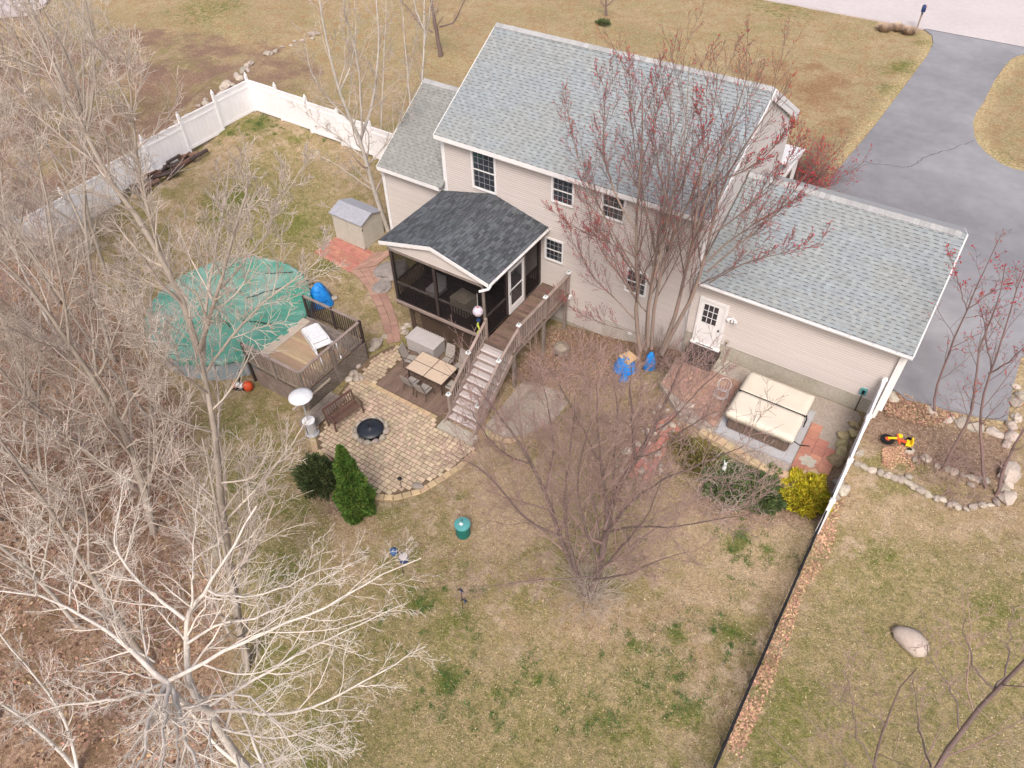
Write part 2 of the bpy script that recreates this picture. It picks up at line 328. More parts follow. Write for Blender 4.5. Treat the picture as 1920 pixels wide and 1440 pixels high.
def G(px, py):
    z = -1.0
    for _ in range(12):
        p = Z(px, py, z); z = .4*z+.6*float(GH(p[0], p[1]))
    return Z(px, py, z)
# zones of the ground: leaf litter, bare soil, green growth, golden straw
def zone(pxpoly, z, s): return smooth(inpoly(XX, YY, pz(pxpoly, z)).astype(float), s)
litter = zone([(-300, 380), (60, 440), (150, 500), (215, 560), (262, 640), (275, 700), (330, 735), (360, 790), (372, 850), (345, 930), (355, 1010), (400, 1080), (430, 1150), (436, 1250), (410, 1330), (430, 1500), (520, 1800), (-900, 1900), (-1500, 900)], -2.4, 16)
bed = zone([(985, 640), (1040, 590), (1150, 625), (1270, 640), (1300, 660), (1290, 700), (1180, 730), (1090, 745), (1000, 700), (935, 720)], -1.4, 3)*.8
bed = np.maximum(bed, zone([(1650, 725), (1700, 745), (1890, 800), (1885, 935), (1790, 900), (1700, 850), (1640, 830), (1600, 860)], .0, 3))
bed = np.maximum(bed, .8*zone([(1120, 780), (1230, 740), (1290, 790), (1260, 860), (1290, 960), (1400, 985), (1540, 985), (1560, 930), (1600, 860), (1440, 885), (1290, 900), (1180, 920)], -.6, 3))
bed = np.maximum(bed, .9*zone([(560, 900), (640, 860), (700, 930), (700, 985), (600, 960)], -2, 3))
dirt = zone([(-100, 60), (250, 40), (420, 60), (640, 120), (560, 190), (420, 215), (330, 250), (230, 310), (60, 440), (-200, 420)], 0, 8)
dirt2 = zone([(1330, 120), (1450, 95), (1600, 110), (1640, 200), (1560, 330), (1490, 330), (1510, 230), (1400, 160)], .3, 8)
greens = np.zeros_like(XX)
for px, py, r, a in [(480, 232, 1.3, 1), (435, 245, .9, .8), (560, 262, .6, .7), (440, 380, 2.2, .8), (540, 420, 1.8, .8), (470, 470, 1.5, .6), (595, 430, 1.5, .5), (600, 500, 1.2, .8), (650, 540, .8, .5), (1700, 130, 1.6, .9), (1680, 170, 1.5, .8), (1470, 15, 4, .5), (1740, 80, 1, .8),
                     (790, 1130, .7, .9), (760, 1090, 1.2, .5), (840, 1275, .5, 1), (870, 1160, .4, .9), (1385, 1010, .5, 1), (1445, 1035, .5, .8), (1370, 1190, .45, 1), (1185, 1210, .3, 1), (1265, 1190, .4, 1), (1120, 1350, .4, .9), (930, 1300, .3, .9), (1300, 1340, .6, .8), (1010, 1270, .3, .8), (1370, 1030, .3, 1),
                     (1650, 1040, 1.2, .6), (1440, 1400, 1.4, .7), (1480, 1320, 1.5, .6), (1860, 1130, 1.5, .5), (500, 1250, 1.6, .7), (520, 1080, 1.4, .6), (600, 1400, 1.8, .6), (560, 950, 1, .7), (450, 800, 1.2, .6), (480, 900, 1.6, .7), (720, 960, .6, .7), (850, 1180, 1.3, .5), (1200, 1400, 1.6, .5), (1880, 300, 1.6, .5), (700, 1200, 2.2, .45), (860, 930, .5, .6), (390, 20, 4, .6)]:
    p = G(px, py); greens = np.maximum(greens, a*np.exp(-((XX-p[0])**2+(YY-p[1])**2)/(r*r)))
front = np.clip((YY-28)/6, 0, 1)
lushz = np.maximum(zone([(430, 780), (560, 980), (700, 1120), (900, 1190), (1290, 1220), (1330, 1450), (400, 1600), (440, 1100)], -2, 8), zone([(1480, 1130), (1640, 1050), (1920, 1080), (2000, 1300), (1900, 1500), (1380, 1500)], -1.5, 8))
lushz = np.maximum(lushz, zone([(460, 300), (600, 300), (640, 420), (560, 480), (430, 470), (380, 380)], -1, 7))
tanz = np.maximum(zone([(1240, 930), (1540, 960), (1500, 1120), (1400, 1180), (1220, 1140), (1180, 1000)], -1.4, 6), zone([(880, 880), (1100, 900), (1060, 1010), (950, 1080), (880, 1000)], -2, 5))
tanz = np.maximum(tanz, zone([(1600, 950), (1900, 970), (1800, 1060), (1580, 1030)], -.9, 5))
near_rim = smooth(inpoly(XX, YY, drive_poly).astype(float), 6)
def ground_mesh():
    ny, nx = XX.shape; V = np.stack([XX, YY, HH], -1).reshape(-1, 3)
    i = np.arange(ny-1)[:, None]*nx+np.arange(nx-1)[None, :]
    F = np.stack([i, i+1, i+nx+1, i+nx], -1).reshape(-1, 4)
    me = npmesh('ground', V, F, make_ground_mat(), smooth=True)
    for nm, ch in (('zone', (litter, np.maximum(dirt, dirt2*.9), greens, bed)), ('zoneb', (front, np.clip(near_rim*(1-near_rim)*4, 0, 1), dirt2, front*0)), ('zonec', (lushz, tanz, front*0, front*0))):
        a = me.color_attributes.new(nm, 'FLOAT_COLOR', 'POINT'); a.data.foreach_set('color', np.stack(ch, -1).reshape(-1, 4).astype(np.float32).ravel())
    return me
def make_ground_mat():
    m = bpy.data.materials.new('ground_grass'); m.use_nodes = True; t = m.node_tree; N = t.nodes; L = t.links
    b = N['Principled BSDF']; b.inputs['Roughness'].default_value = 1; b.inputs['Specular IOR Level'].default_value = .05
    pos = N.new('ShaderNodeNewGeometry').outputs['Position']
    def noise(sc, det=5, ro=.6, dist=0):
        n = N.new('ShaderNodeTexNoise'); n.inputs['Scale'].default_value = sc; n.inputs['Detail'].default_value = det; n.inputs['Roughness'].default_value = ro; n.inputs['Distortion'].default_value = dist; L.new(pos, n.inputs[0]); return n.outputs[0]
    def mr(v, a, c, lo=0, hi=1):
        n = N.new('ShaderNodeMapRange'); n.inputs[1].default_value = a; n.inputs[2].default_value = c; n.inputs[3].default_value = lo; n.inputs[4].default_value = hi; L.new(v, n.inputs[0]); return n.outputs[0]
    def mix(f, a, c):
        n = N.new('ShaderNodeMix'); n.data_type = 'RGBA'
        if isinstance(f, (int, float)): n.inputs[0].default_value = f
        else: L.new(f, n.inputs[0])
        for k, v in ((6, a), (7, c)):
            if isinstance(v, tuple): n.inputs[k].default_value = (*v, 1)
            else: L.new(v, n.inputs[k])
        return n.outputs[2]
    def ma(op, a, c):
        n = N.new('ShaderNodeMath'); n.operation = op
        for k, v in ((0, a), (1, c)):
            if isinstance(v, (int, float)): n.inputs[k].default_value = v
            else: L.new(v, n.inputs[k])
        return n.outputs[0]
    def attr(nm):
        a = N.new('ShaderNodeVertexColor'); a.layer_name = nm; s = N.new('ShaderNodeSeparateColor'); L.new(a.outputs[0], s.inputs[0]); return s.outputs[0], s.outputs[1], s.outputs[2], a.outputs[1]
    li, di, gr, be = attr('zone'); fr, rim, d2, _ = attr('zoneb')
    big = noise(.30, 5, .6, .5); mid = noise(1.4, 6, .65); sm = noise(7, 6, .7); fi = noise(26, 4, .75); fi2 = noise(60, 3, .8)
    back = mix(mr(big, .40, .56), (.40, .30, .19), (.245, .22, .095))
    back = mix(mr(mid, .47, .60), back, (.45, .35, .245)); back = mix(mr(noise(4.5, 7, .78), .52, .60), back, (.27, .215, .10))
    back = mix(mr(noise(2.7, 7, .8), .54, .64), back, (.265, .185, .115))
    frt = mix(mr(big, .40, .62), (.40, .315, .19), (.31, .265, .14))
    frt = mix(mr(mid, .46, .62), frt, (.35, .235, .13)); frt = mix(mr(noise(5, 6, .75), .50, .62), frt, (.43, .345, .20))
    lawn = N.new('ShaderNodeVertexColor'); lawn.layer_name = 'zonec'; ls = N.new('ShaderNodeSeparateColor'); L.new(lawn.outputs[0], ls.inputs[0])
    lg = mr(ma('ADD', ma('MULTIPLY', ls.outputs[0], .38), ma('MULTIPLY', noise(.9, 9, .8), 1.1)), .66, .88)
    back = mix(ma('MULTIPLY', lg, .75), back, mix(mr(noise(4, 7, .8), .42, .58), (.19, .185, .07), (.36, .29, .155)))
    tn = mr(ma('ADD', ma('MULTIPLY', ls.outputs[1], .36), ma('MULTIPLY', noise(1.3, 9, .8), 1.1)), .68, .90)
    back = mix(ma('MULTIPLY', tn, .7), back, (.455, .345, .225))
    g = mix(fr, back, frt)
    gmask = ma('MULTIPLY', gr, 1.0); gmask = mr(ma('ADD', ma('MULTIPLY', gmask, .42), ma('MULTIPLY', noise(2.6, 8, .8), 1.1)), .70, .86)
    g = mix(ma('MULTIPLY', gmask, .8), g, mix(mr(mid, .4, .6), (.115, .145, .030), (.19, .19, .06)))
    stray = mr(noise(1.9, 7, .75), .64, .72); g = mix(ma('MULTIPLY', stray, .55), g, (.15, .175, .045))
    dmask = mr(ma('ADD', ma('MULTIPLY', di, .45), ma('MULTIPLY', noise(.42, 8, .72), 1.5)), 1.06, 1.30)
    g = mix(ma('MULTIPLY', dmask, .95), g, mix(d2, (.25, .165, .125), (.30, .185, .105)))
    bm = mr(ma('ADD', be, ma('MULTIPLY', noise(2.5, 6, .7), .7)), .62, 1.0)
    g = mix(bm, g, mix(mr(sm, .4, .6), (.235, .155, .11), (.33, .245, .18)))
    lm = mr(ma('ADD', li, ma('MULTIPLY', noise(.8, 8, .78), 1.1)), .80, 1.25)
    vo = N.new('ShaderNodeTexVoronoi'); vo.inputs['Scale'].default_value = 11; L.new(pos, vo.inputs[0])
    vs = N.new('ShaderNodeSeparateColor'); L.new(vo.outputs['Color'], vs.inputs[0])
    lit = mix(vs.outputs[0], (.25, .16, .11), (.46, .33, .235)); lit = mix(mr(vs.outputs[1], .8, .95), lit, (.12, .07, .05)); lit = mix(mr(mid, .45, .65), lit, (.225, .15, .09))
    g = mix(lm, g, lit)
    g = mix(ma('MULTIPLY', mr(rim, .3, .9), mr(sm, .4, .6)), g, (.55, .44, .25))
    h = N.new('ShaderNodeHueSaturation'); L.new(g, h.inputs['Color'])
    v = ma('ADD', ma('ADD', mr(noise(9, 6, .75), .36, .64, -.24, .24), mr(fi, .34, .66, -.40, .38)), mr(fi2, .3, .7, .80, 1.20)); L.new(v, h.inputs['Value'])
    g = h.outputs[0]
    g = mix(mr(fi, .66, .74), g, (.62, .53, .36))
    L.new(g, b.inputs['Base Color'])
    bp = N.new('ShaderNodeBump'); bp.inputs['Strength'].default_value = 1; bp.inputs['Distance'].default_value = .09
    hh = ma('ADD', ma('MULTIPLY', sm, 1.0), ma('MULTIPLY', fi, .5)); L.new(hh, bp.inputs['Height']); L.new(bp.outputs[0], b.inputs['Normal'])
    return m
tag(link('ground', ground_mesh()), kind='structure')
def sheet(name, poly, z, mats, th=.1, kind='structure', parent=None):
    me = bpy.data.meshes.new(name); bm = bmesh.new()
    vs = [bm.verts.new((x, y, z)) for x, y in poly]; f = bm.faces.new(vs); f.normal_update()
    if f.normal.z < 0: f.normal_flip()
    r = bmesh.ops.extrude_face_region(bm, geom=[f]); vv = [e for e in r['geom'] if isinstance(e, bmesh.types.BMVert)]
    for v in vv: v.co.z = z
    for v in vs: v.co.z = z-th
    bmesh.ops.triangulate(bm, faces=[g for g in bm.faces if len(g.verts) > 4]); bmesh.ops.recalc_face_normals(bm, faces=bm.faces); bm.to_mesh(me); bm.free(); me.materials.append(mats)
    o = link(name, me, parent)
    if kind and parent is None: tag(o, kind=kind)
    return o
drv = sheet('driveway', drive_poly, DRZ, M['asphalt'], .2)
sheet('road', road_poly, DRZ-.006, M['road'], .2)
# damp dark stains and cracks of the driveway
def crackline(pxs, w, parent):
    b = MB(); rr = random.Random(3); P = []
    for i in range(len(pxs)-1):
        a = Vector(Z(*pxs[i], DRZ)); c = Vector(Z(*pxs[i+1], DRZ))
        for k in range(6): P.append(a.lerp(c, k/6)+Vector((rr.uniform(-.07, .07), rr.uniform(-.07, .07), 0)))
    V = []; 
    for i, p in enumerate(P):
        d = (P[min(i+1, len(P)-1)]-P[max(0, i-1)]).normalized(); n = Vector((-d.y, d.x, 0)); ww = w*rr.uniform(.5, 1.2)/2
        V += [(p.x+n.x*ww, p.y+n.y*ww, DRZ+.004), (p.x-n.x*ww, p.y-n.y*ww, DRZ+.004)]
    b.add(V, [(2*i, 2*i+1, 2*i+3, 2*i+2) for i in range(len(P)-1)]); b.build('crack', M['crack'], parent)
crackline([(1827, 264), (1780, 280), (1745, 290), (1725, 300), (1708, 313), (1690, 313), (1650, 308), (1610, 302)], .06, drv)
# asphalt lip where the driveway meets the road
b = MB(); b.box(-5.3, 6.9, 58.66, 58.74, DRZ-.05, DRZ+.006); tag(b.build('road_joint', M['crack']), kind='structure')
# ------------------------------------------------------------------ house
HL = 'tan clapboard house with light grey shingle roofs, a lower left wing and an attached garage'
house = thing('house', HL, 'house')
YW, YG = 22.08, 21.85
def siding(parent, name, u0, u1, zlo, zhi, yfun, axis='x', mats='siding', clip=None, course=.102, facing=-1):
    """a wall slab and its clapboards; clip(z)->(u0,u1) for gables. axis x: wall plane y=yfun, facing -y"""
    w = MB(); p = yfun
    def bx(b, a, c, d0, d1, z0, z1, mi=0):
        if axis == 'x': b.box(a, c, min(p+facing*d0, p+facing*d1), max(p+facing*d0, p+facing*d1), z0, z1, mi)
        else: b.box(min(p+facing*d0, p+facing*d1), max(p+facing*d0, p+facing*d1), a, c, z0, z1, mi)
    if clip:
        zz = np.linspace(zlo, zhi, 14)
        for i in range(13):
            a0, a1 = clip(zz[i+1]); 
            if a1-a0 > .02: bx(w, a0, a1, -.12, 0, zz[i], zz[i+1])
    else: bx(w, u0, u1, -.12, 0, zlo, zhi)
    wall = w.build(name, M[mats], parent)
    n = int((zhi-zlo)/course)
    for i in range(n):
        z = zlo+i*course; a, c = clip(z+course) if clip else (u0, u1)
        if c-a < .1: continue
        q = MB(); d0, d1 = .020, .004
        if axis == 'x':
            y0 = p+facing*.0015; V = [(a, y0, z), (c, y0, z), (c, y0, z+course), (a, y0, z+course), (a, p+facing*d0, z), (c, p+facing*d0, z), (c, p+facing*d1, z+course), (a, p+facing*d1, z+course)]
        else:
            y0 = p+facing*.0015; V = [(y0, a, z), (y0, c, z), (y0, c, z+course), (y0, a, z+course), (p+facing*d0, a, z), (p+facing*d0, c, z), (p+facing*d1, c, z+course), (p+facing*d1, a, z+course)]
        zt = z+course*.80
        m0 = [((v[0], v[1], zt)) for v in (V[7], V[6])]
        V = V+m0; q.add(V, [(0, 1, 2, 3), (4, 8, 9, 5), (0, 4, 5, 1), (3, 2, 6, 7), (0, 3, 7, 8, 4), (1, 5, 9, 6, 2)]); q.add(V, [(8, 7, 6, 9)], 1)  # top strip painted dark, for the shade below the next board's edge
        q.build('siding_board', [M[mats], M['siding_lap_shade']], wall)
    return wall
ZM, ZW_, ZGa = 5.62, 3.2, 3.22
found_main = MB().box(-18.10, -6.52, YW+.03, YW+.3, -2.5, -1.55).box(-6.9, -6.52, YW+.3, 31, -2.5, .3)
found_main.build('foundation', M['concrete'], house)
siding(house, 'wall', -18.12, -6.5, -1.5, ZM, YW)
b = MB(); b.box(-10.2, -6.53, YW-.012, YW+.02, -1.6, -.55); b.build('foundation', M['concrete'], house)
# gable end (right) of the main block, light clapboards
RY, RZ = 26.48, 8.45
def gclip(y0, y1, ry, zw, rz):
    def f(z):
        if z <= zw: return (y0, y1)
        t = min(1, (z-zw)/(rz-zw)); return (y0+(ry-y0)*t, y1-(y1-ry)*t)
    return f
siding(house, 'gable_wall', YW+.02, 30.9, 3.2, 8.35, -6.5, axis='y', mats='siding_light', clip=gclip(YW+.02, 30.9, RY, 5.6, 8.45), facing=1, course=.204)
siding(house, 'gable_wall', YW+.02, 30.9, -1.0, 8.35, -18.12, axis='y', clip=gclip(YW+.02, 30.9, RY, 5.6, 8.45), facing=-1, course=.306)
MB().box(-18.1, -6.52, 30.78, 30.9, -.5, 5.6).build('front_wall', M['siding'], house)
# left wing
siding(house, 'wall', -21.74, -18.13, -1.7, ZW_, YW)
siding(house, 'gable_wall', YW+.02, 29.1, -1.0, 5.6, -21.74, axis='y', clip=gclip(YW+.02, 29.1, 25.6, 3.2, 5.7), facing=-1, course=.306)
MB().box(-21.7, -18.1, 28.98, 29.1, -.5, 3.2).build('front_wall', M['siding'], house)
MB().box(-21.72, -18.1, YW+.03, YW+.3, -2.2, -1.72).build('foundation', M['concrete'], house)
# garage
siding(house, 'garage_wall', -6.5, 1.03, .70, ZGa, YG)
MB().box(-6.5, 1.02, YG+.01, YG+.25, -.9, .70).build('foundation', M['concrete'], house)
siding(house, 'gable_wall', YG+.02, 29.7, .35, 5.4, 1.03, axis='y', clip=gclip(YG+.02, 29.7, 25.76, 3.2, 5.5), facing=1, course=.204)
MB().box(-6.3, 1.02, 29.58, 29.7, .3, 3.2).build('front_wall', M['siding'], house)
# garage doors face the driveway
for y0 in (23.3, 26.4):
    d = MB().box(1.05, 1.11, y0, y0+2.6, .36, 2.5).build('garage_door', M['sash_white'], house)
    for k in range(4): MB().box(1.112, 1.125, y0+.05, y0+2.55, .40+k*.53, .86+k*.53).build('door_panel', M['sash_white'], d)
# corner boards, frieze, fascia
def trim(name, *a): 
    q = MB()
    for x in a: q.box(*x)
    return q.build(name, M['white_trim'], house)
trim('corner_board', (-18.20, -18.02, YW-.045, YW-.021, -1.5, ZM))
trim('corner_board', (-6.66, -6.46, YW-.045, YW-.021, -1.4, ZM), (-6.479, -6.455, YW-.045, YW+.14, 0.3, ZM))
trim('corner_board', (-21.82, -21.66, YW-.045, YW-.021, -1.7, ZW_), (-21.82, -21.79, YW-.02, YW+.12, -1.7, ZW_))
trim('corner_board', (.90, 1.09, YG-.045, YG-.021, .42, ZGa), (1.065, 1.09, YG-.0205, YG+.14, .42, ZGa))
trim('frieze_board', (-18.02, -6.66, YW-.04, YW-.022, 5.42, 5.62))
trim('frieze_board', (-21.66, -18.14, YW-.04, YW-.022, 3.08, 3.2))
# ---- shingled roofs
def slope(parent, name, x0, x1, ye, ze, yr, zr, shmat, bandmat, course=.142, tab=.155, nparts=300, seed=1, along='x', prot=1.0):
    """roof plane from the eave line (x0..x1, ye, ze) up to (yr, zr). along='y' swaps axes."""
    rr = random.Random(seed); dy, dz = yr-ye, zr-ze; L = math.hypot(dy, dz); uy, uz = dy/L, dz/L
    sgn = 1 if dy > 0 else -1; ny, nz = (-uz*sgn, abs(uy))
    def P(u, s, h):
        y = ye+uy*s+ny*h*1.0; z = ze+uz*s+nz*h
        return (u, y, z) if along == 'x' else (y, u, z)
    q = MB(); V = [P(u, s, h) for h in (-.10, 0) for u in (x0, x1) for s in (0, L)]
    q.add(V, [(0, 1, 3, 2), (4, 6, 7, 5), (0, 2, 6, 4), (1, 5, 7, 3), (0, 4, 5, 1), (2, 3, 7, 6)])
    roof = q.build(name, M[shmat], parent)
    n = int(L/course); tabs = []
    for i in range(n+1):
        s0 = i*course-.02; s1 = min(L, s0+course+.03); u = x0-(.5+.9*(i % 2)+rr.uniform(-.25, .25))*tab; k = 0
        while u < x1:
            w = tab*rr.uniform(.85, 1.15); a, c = max(u, x0), min(u+w, x1); u += w; k += 1
            if c-a > .03: tabs.append((a, c-.004, s0, s1, k % 2 == 0 or rr.random() < .10, i))
    ctr = lambda t: np.array(P((t[0]+t[1])/2, t[2], 0))
    tabs.sort(key=lambda t: np.linalg.norm(ctr(t)-CP))
    rest = MB()
    for j, (a, c, s0, s1, proud, i) in enumerate(tabs):
        h = .022 if proud else .011; h *= prot
        q = MB() if j < nparts else rest
        bs = .030 if not proud else .012
        # wedge: butt edge thick, top thin; the lower strip of the recessed tabs carries the printed shadow band
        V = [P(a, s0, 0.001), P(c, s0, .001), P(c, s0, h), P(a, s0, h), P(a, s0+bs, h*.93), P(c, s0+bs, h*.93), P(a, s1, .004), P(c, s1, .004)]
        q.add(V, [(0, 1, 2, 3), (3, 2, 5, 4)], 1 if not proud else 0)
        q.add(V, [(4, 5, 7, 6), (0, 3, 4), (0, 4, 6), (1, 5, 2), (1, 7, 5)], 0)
        if j < nparts: q.build('shingle', [M[shmat], M[bandmat]], roof)
    o = rest.build('shingle_field', [M[shmat], M[bandmat]], roof); o['kind'] = 'stuff'
    return roof
def ridge_caps(parent, x0, x1, y, z, fall, m='ridge_shingle', along='x', step=.19, w=.19):
    n = int((x1-x0)/step)
    V0 = None
    for k in range(n):
        q = MB(); a = k*step; c = a+step*1.15
        def P(u, v, h):
            return (u, v, h) if along == 'x' else (v, u, h)
        f = fall*w
        V = [P(0, -w, -f), P(step*1.1, -w, -f-.03), P(step*1.1, 0, -.03), P(0, 0, 0), P(0, w, -f), P(step*1.1, w, -f-.03),
             P(0, -w, -f-.045), P(0, w, -f-.045), P(0, 0, -.045)]
        if k == 0:
            q.add(V, [(0, 1, 2, 3), (3, 2, 5, 4), (6, 0, 3, 8), (8, 3, 4, 7), (6, 1, 0), (7, 4, 5)]); V0 = q.mesh('ridge_cap', M[m])
        o = link('ridge_cap', V0, parent, P(x0+a, y, z+.055))
E_Y, E_Z = 21.73, 5.86
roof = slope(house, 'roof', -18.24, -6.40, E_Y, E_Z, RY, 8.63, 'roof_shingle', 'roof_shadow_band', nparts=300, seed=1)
ridge_caps(roof, -18.24, -6.40, RY, 8.63, .5)
def plain_slope(name, x0, x1, ye, ze, yr, zr, m, th=.1):
    q = MB(); q.add([(x, y, z-d) for d in (th, 0) for x in (x0, x1) for y, z in ((ye, ze), (yr, zr))], [(0, 1, 3, 2), (4, 6, 7, 5), (0, 2, 6, 4), (1, 5, 7, 3), (0, 4, 5, 1), (2, 3, 7, 6)]); return q.build(name, M[m], house)
plain_slope('front_roof', -18.24, -6.40, 31.25, 5.85, RY, 8.63, 'ridge_shingle')
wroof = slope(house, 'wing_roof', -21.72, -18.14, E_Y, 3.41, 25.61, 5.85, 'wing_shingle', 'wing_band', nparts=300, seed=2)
ridge_caps(wroof, -21.72, -18.3, 25.61, 5.85, .6)
plain_slope('front_roof', -21.72, -18.14, 29.5, 3.41, 25.61, 5.85, 'ridge_shingle')
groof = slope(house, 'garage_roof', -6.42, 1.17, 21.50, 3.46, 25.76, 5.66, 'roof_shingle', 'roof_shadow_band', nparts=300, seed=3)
ridge_caps(groof, -6.42, 1.17, 25.76, 5.66, .5, w=.2)
plain_slope('front_roof', -6.42, 1.17, 30.0, 3.46, 25.76, 5.66, 'ridge_shingle')
# fascias, soffits, rakes, gutters
def rake(x, ye, ze, yr, zr, w=.04, h=.19, name='rake_board'):
    q = MB(); q.add([(x+dx, y, z+dz) for dx in (-w/2, w/2) for y, z in ((ye, ze), (yr, zr)) for dz in (-h-.02, -.02)], [(0, 1, 3, 2), (4, 6, 7, 5), (0, 2, 6, 4), (1, 5, 7, 3), (0, 4, 5, 1), (2, 3, 7, 6)]); return q.build(name, M['white_trim'], house)
trim('fascia', (-18.24, -6.40, E_Y-.03, E_Y-.004, E_Z-.20, E_Z-.01), (-18.24, -6.4, E_Y-.003, YW-.05, E_Z-.2, E_Z-.17))
trim('fascia', (-21.72, -18.26, E_Y-.03, E_Y-.004, 3.22, 3.40), (-21.72, -18.26, E_Y-.003, YW-.05, 3.2, 3.22))
trim('fascia', (-6.38, 1.15, 21.53, 21.545, 3.27, 3.44), (-6.38, 1.15, 21.546, YG-.05, 3.25, 3.27))
for x in (-18.27, -6.37):
    rake(x, E_Y, E_Z, RY, 8.63); rake(x, 31.25, 5.85, RY, 8.63)
rake(-6.40, 31.25, 5.85, RY, 8.63, w=.05, h=.42)
rake(-21.75, E_Y, 3.41, 25.61, 5.85); rake(-21.75, 29.5, 3.41, 25.61, 5.85)
rake(1.19, 21.5, 3.46, 25.76, 5.66, h=.13); rake(1.19, 30.0, 3.46, 25.76, 5.66, h=.13)
def gutter(x0, x1, y, z, parent=house, along='x', w=.12, dirn=-1, hang=.75):
    q = MB()
    prof = [(0, 0), (0, -.09), (dirn*w*.7, -.10), (dirn*w, -.03), (dirn*w, 0)]
    th = .012
    for i in range(4):
        (a, c), (d, e) = prof[i], prof[i+1]
        nx, nz = (c-e), (d-a); l = math.hypot(nx, nz) or 1; nx, nz = nx/l*th, nz/l*th
        V = []
        for u in (x0, x1):
            for v, w_ in ((a, c), (d, e), (d+nx, e+nz), (a+nx, c+nz)):
                V.append((u, y+v, z+w_) if along == 'x' else (y+v, u, z+w_))
        q.add(V, [(0, 1, 2, 3), (7, 6, 5, 4), (0, 4, 5, 1), (1, 5, 6, 2), (2, 6, 7, 3), (3, 7, 4, 0)])
    g = q.build('gutter', M['white_trim'], parent)
    h = MB(); u = x0+.3
    while u < x1:
        if along == 'x': h.box(u, u+.03, min(y, y+dirn*w), max(y, y+dirn*w), z-.01, z+.006)
        else: h.box(min(y, y+dirn*w), max(y, y+dirn*w), u, u+.03, z-.01, z+.006)
        u += hang
    h.build('gutter_strap', M['white_trim'], g)
    return g
gutter(-6.36, 1.20, 21.52, 3.41)
# downspouts
q = MB(); q.box(-6.52, -6.42, YW-.12, YW-.05, .75, 5.45); q.build('downspout', M['white_trim'], house)
q = MB(); q.bar((1.0, YG-.22, 3.3), (.93, YG-.09, 3.1), .09, .07).box(.86, .98, YG-.125, YG-.048, -.0, 3.1).bar((.92, YG-.09, .02), (.92, YG-.5, -.04), .08, .08); q.build('downspout', M['white_trim'], house)
# windows
def window(x0, x1, z0, z1, y=YW, cols=4, rows=3, both=True):
    f = 0.075; root = MB()
    root.box(x0, x0+f, y-.075, y-.02, z0, z1).box(x1-f, x1, y-.075, y-.02, z0, z1).box(x0+f, x1-f, y-.075, y-.02, z1-f, z1).box(x0+f, x1-f, y-.09, y-.02, z0, z0+f*.9)
    w = root.build('window', M['white_trim'], house)
    zm = (z0+z1)/2; a, c = x0+f+.002, x1-f-.002
    MB().box(a, c, y-.06, y-.03, zm-.025, zm+.025).build('meeting_rail', M['sash_white'], w)
    for lo, hi, yy in ((z0+f, zm-.026, y-.035), (zm+.026, z1-f, y-.045)):
        MB().box(a, c, yy, yy+.012, lo, hi).build('pane', M['glass_dark'], w)
        q = MB()
        for k in range(1, cols): q.box(a+(c-a)*k/cols-.005, a+(c-a)*k/cols+.005, yy-.008, yy-.001, lo, hi)
        for k in range(1, rows): q.box(a, c, yy-.0075, yy-.0015, lo+(hi-lo)*k/rows-.005, lo+(hi-lo)*k/rows+.005)
        q.box(a, a+.03, yy-.01, yy-.002, lo, hi).box(c-.03, c, yy-.01, yy-.002, lo, hi)
        q.build('muntin', M['muntin_grey'], w)
    return w
window(-16.67, -15.46, 3.78, 5.56, cols=4, rows=3)
window(-12.86, -11.84, 4.36, 5.50, cols=4, rows=2)
window(-10.68, -9.66, 4.42, 5.48, cols=4, rows=2)
window(-13.13, -12.21, 1.50, 2.60, cols=4, rows=2)
window(-9.36, -8.42, 1.36, 2.52, cols=4, rows=2)
# small things on the wall
MB().box(-11.86, -11.74, YW-.12, YW-.02, -.12, .05).box(-11.82, -11.78, YW-.20, YW-.10, -.10, -.04).build('outlet_cover', M['white_trim'], house)
MB().box(-8.95, -8.80, YW-.1, YW-.02, -.82, -.70).build('vent_hood', M['white_trim'], house)
# plumbing vent and its flashing
q = MB(); vb = onY(1134, 237, 24.2); q.lathe((vb[0], 24.2, vb[2]-.05), [(.045, 0), (.045, .42)], 10)
vent = q.build('vent_pipe', M['white_trim'], house)
q = MB(); c0 = Vector((vb[0], 24.2, vb[2])); q.add([c0+Vector((sx*.16, sy*.14, sy*.14*.58+.03)) for sx, sy in ((-1, -1), (1, -1), (1, 1), (-1, 1))]+[c0+Vector((sx*.06, sy*.06, .10)) for sx, sy in ((-1, -1), (1, -1), (1, 1), (-1, 1))], [(0, 1, 5, 4), (1, 2, 6, 5), (2, 3, 7, 6), (3, 0, 4, 7), (4, 5, 6, 7)]); q.build('flashing', M['white_trim'], vent)
MB().lathe((vb[0], 24.2, vb[2]+.09), [(.065, 0), (.05, .03)], 10).build('collar', M['black'], vent)
# front porch roof and post seen past the gable end
q = MB(); q.box(-7.6, -6.2, 31.2, 33.6, 2.75, 2.92); q.add([(-7.6, 33.65, 2.93), (-6.15, 33.65, 2.93), (-6.15, 30.92, 3.5), (-7.6, 30.92, 3.5), (-7.6, 33.65, 3.02), (-6.15, 33.65, 3.02), (-6.15, 30.92, 3.59), (-7.6, 30.92, 3.59)], [(0, 1, 2, 3), (4, 7, 6, 5), (0, 4, 5, 1), (1, 5, 6, 2), (2, 6, 7, 3), (3, 7, 4, 0)]); q.build('front_porch_roof', M['white_trim'], house)
q = MB(); q.box(-6.42, -6.28, 33.3, 33.45, .3, 2.75); q.build('porch_post', M['white_trim'], house)
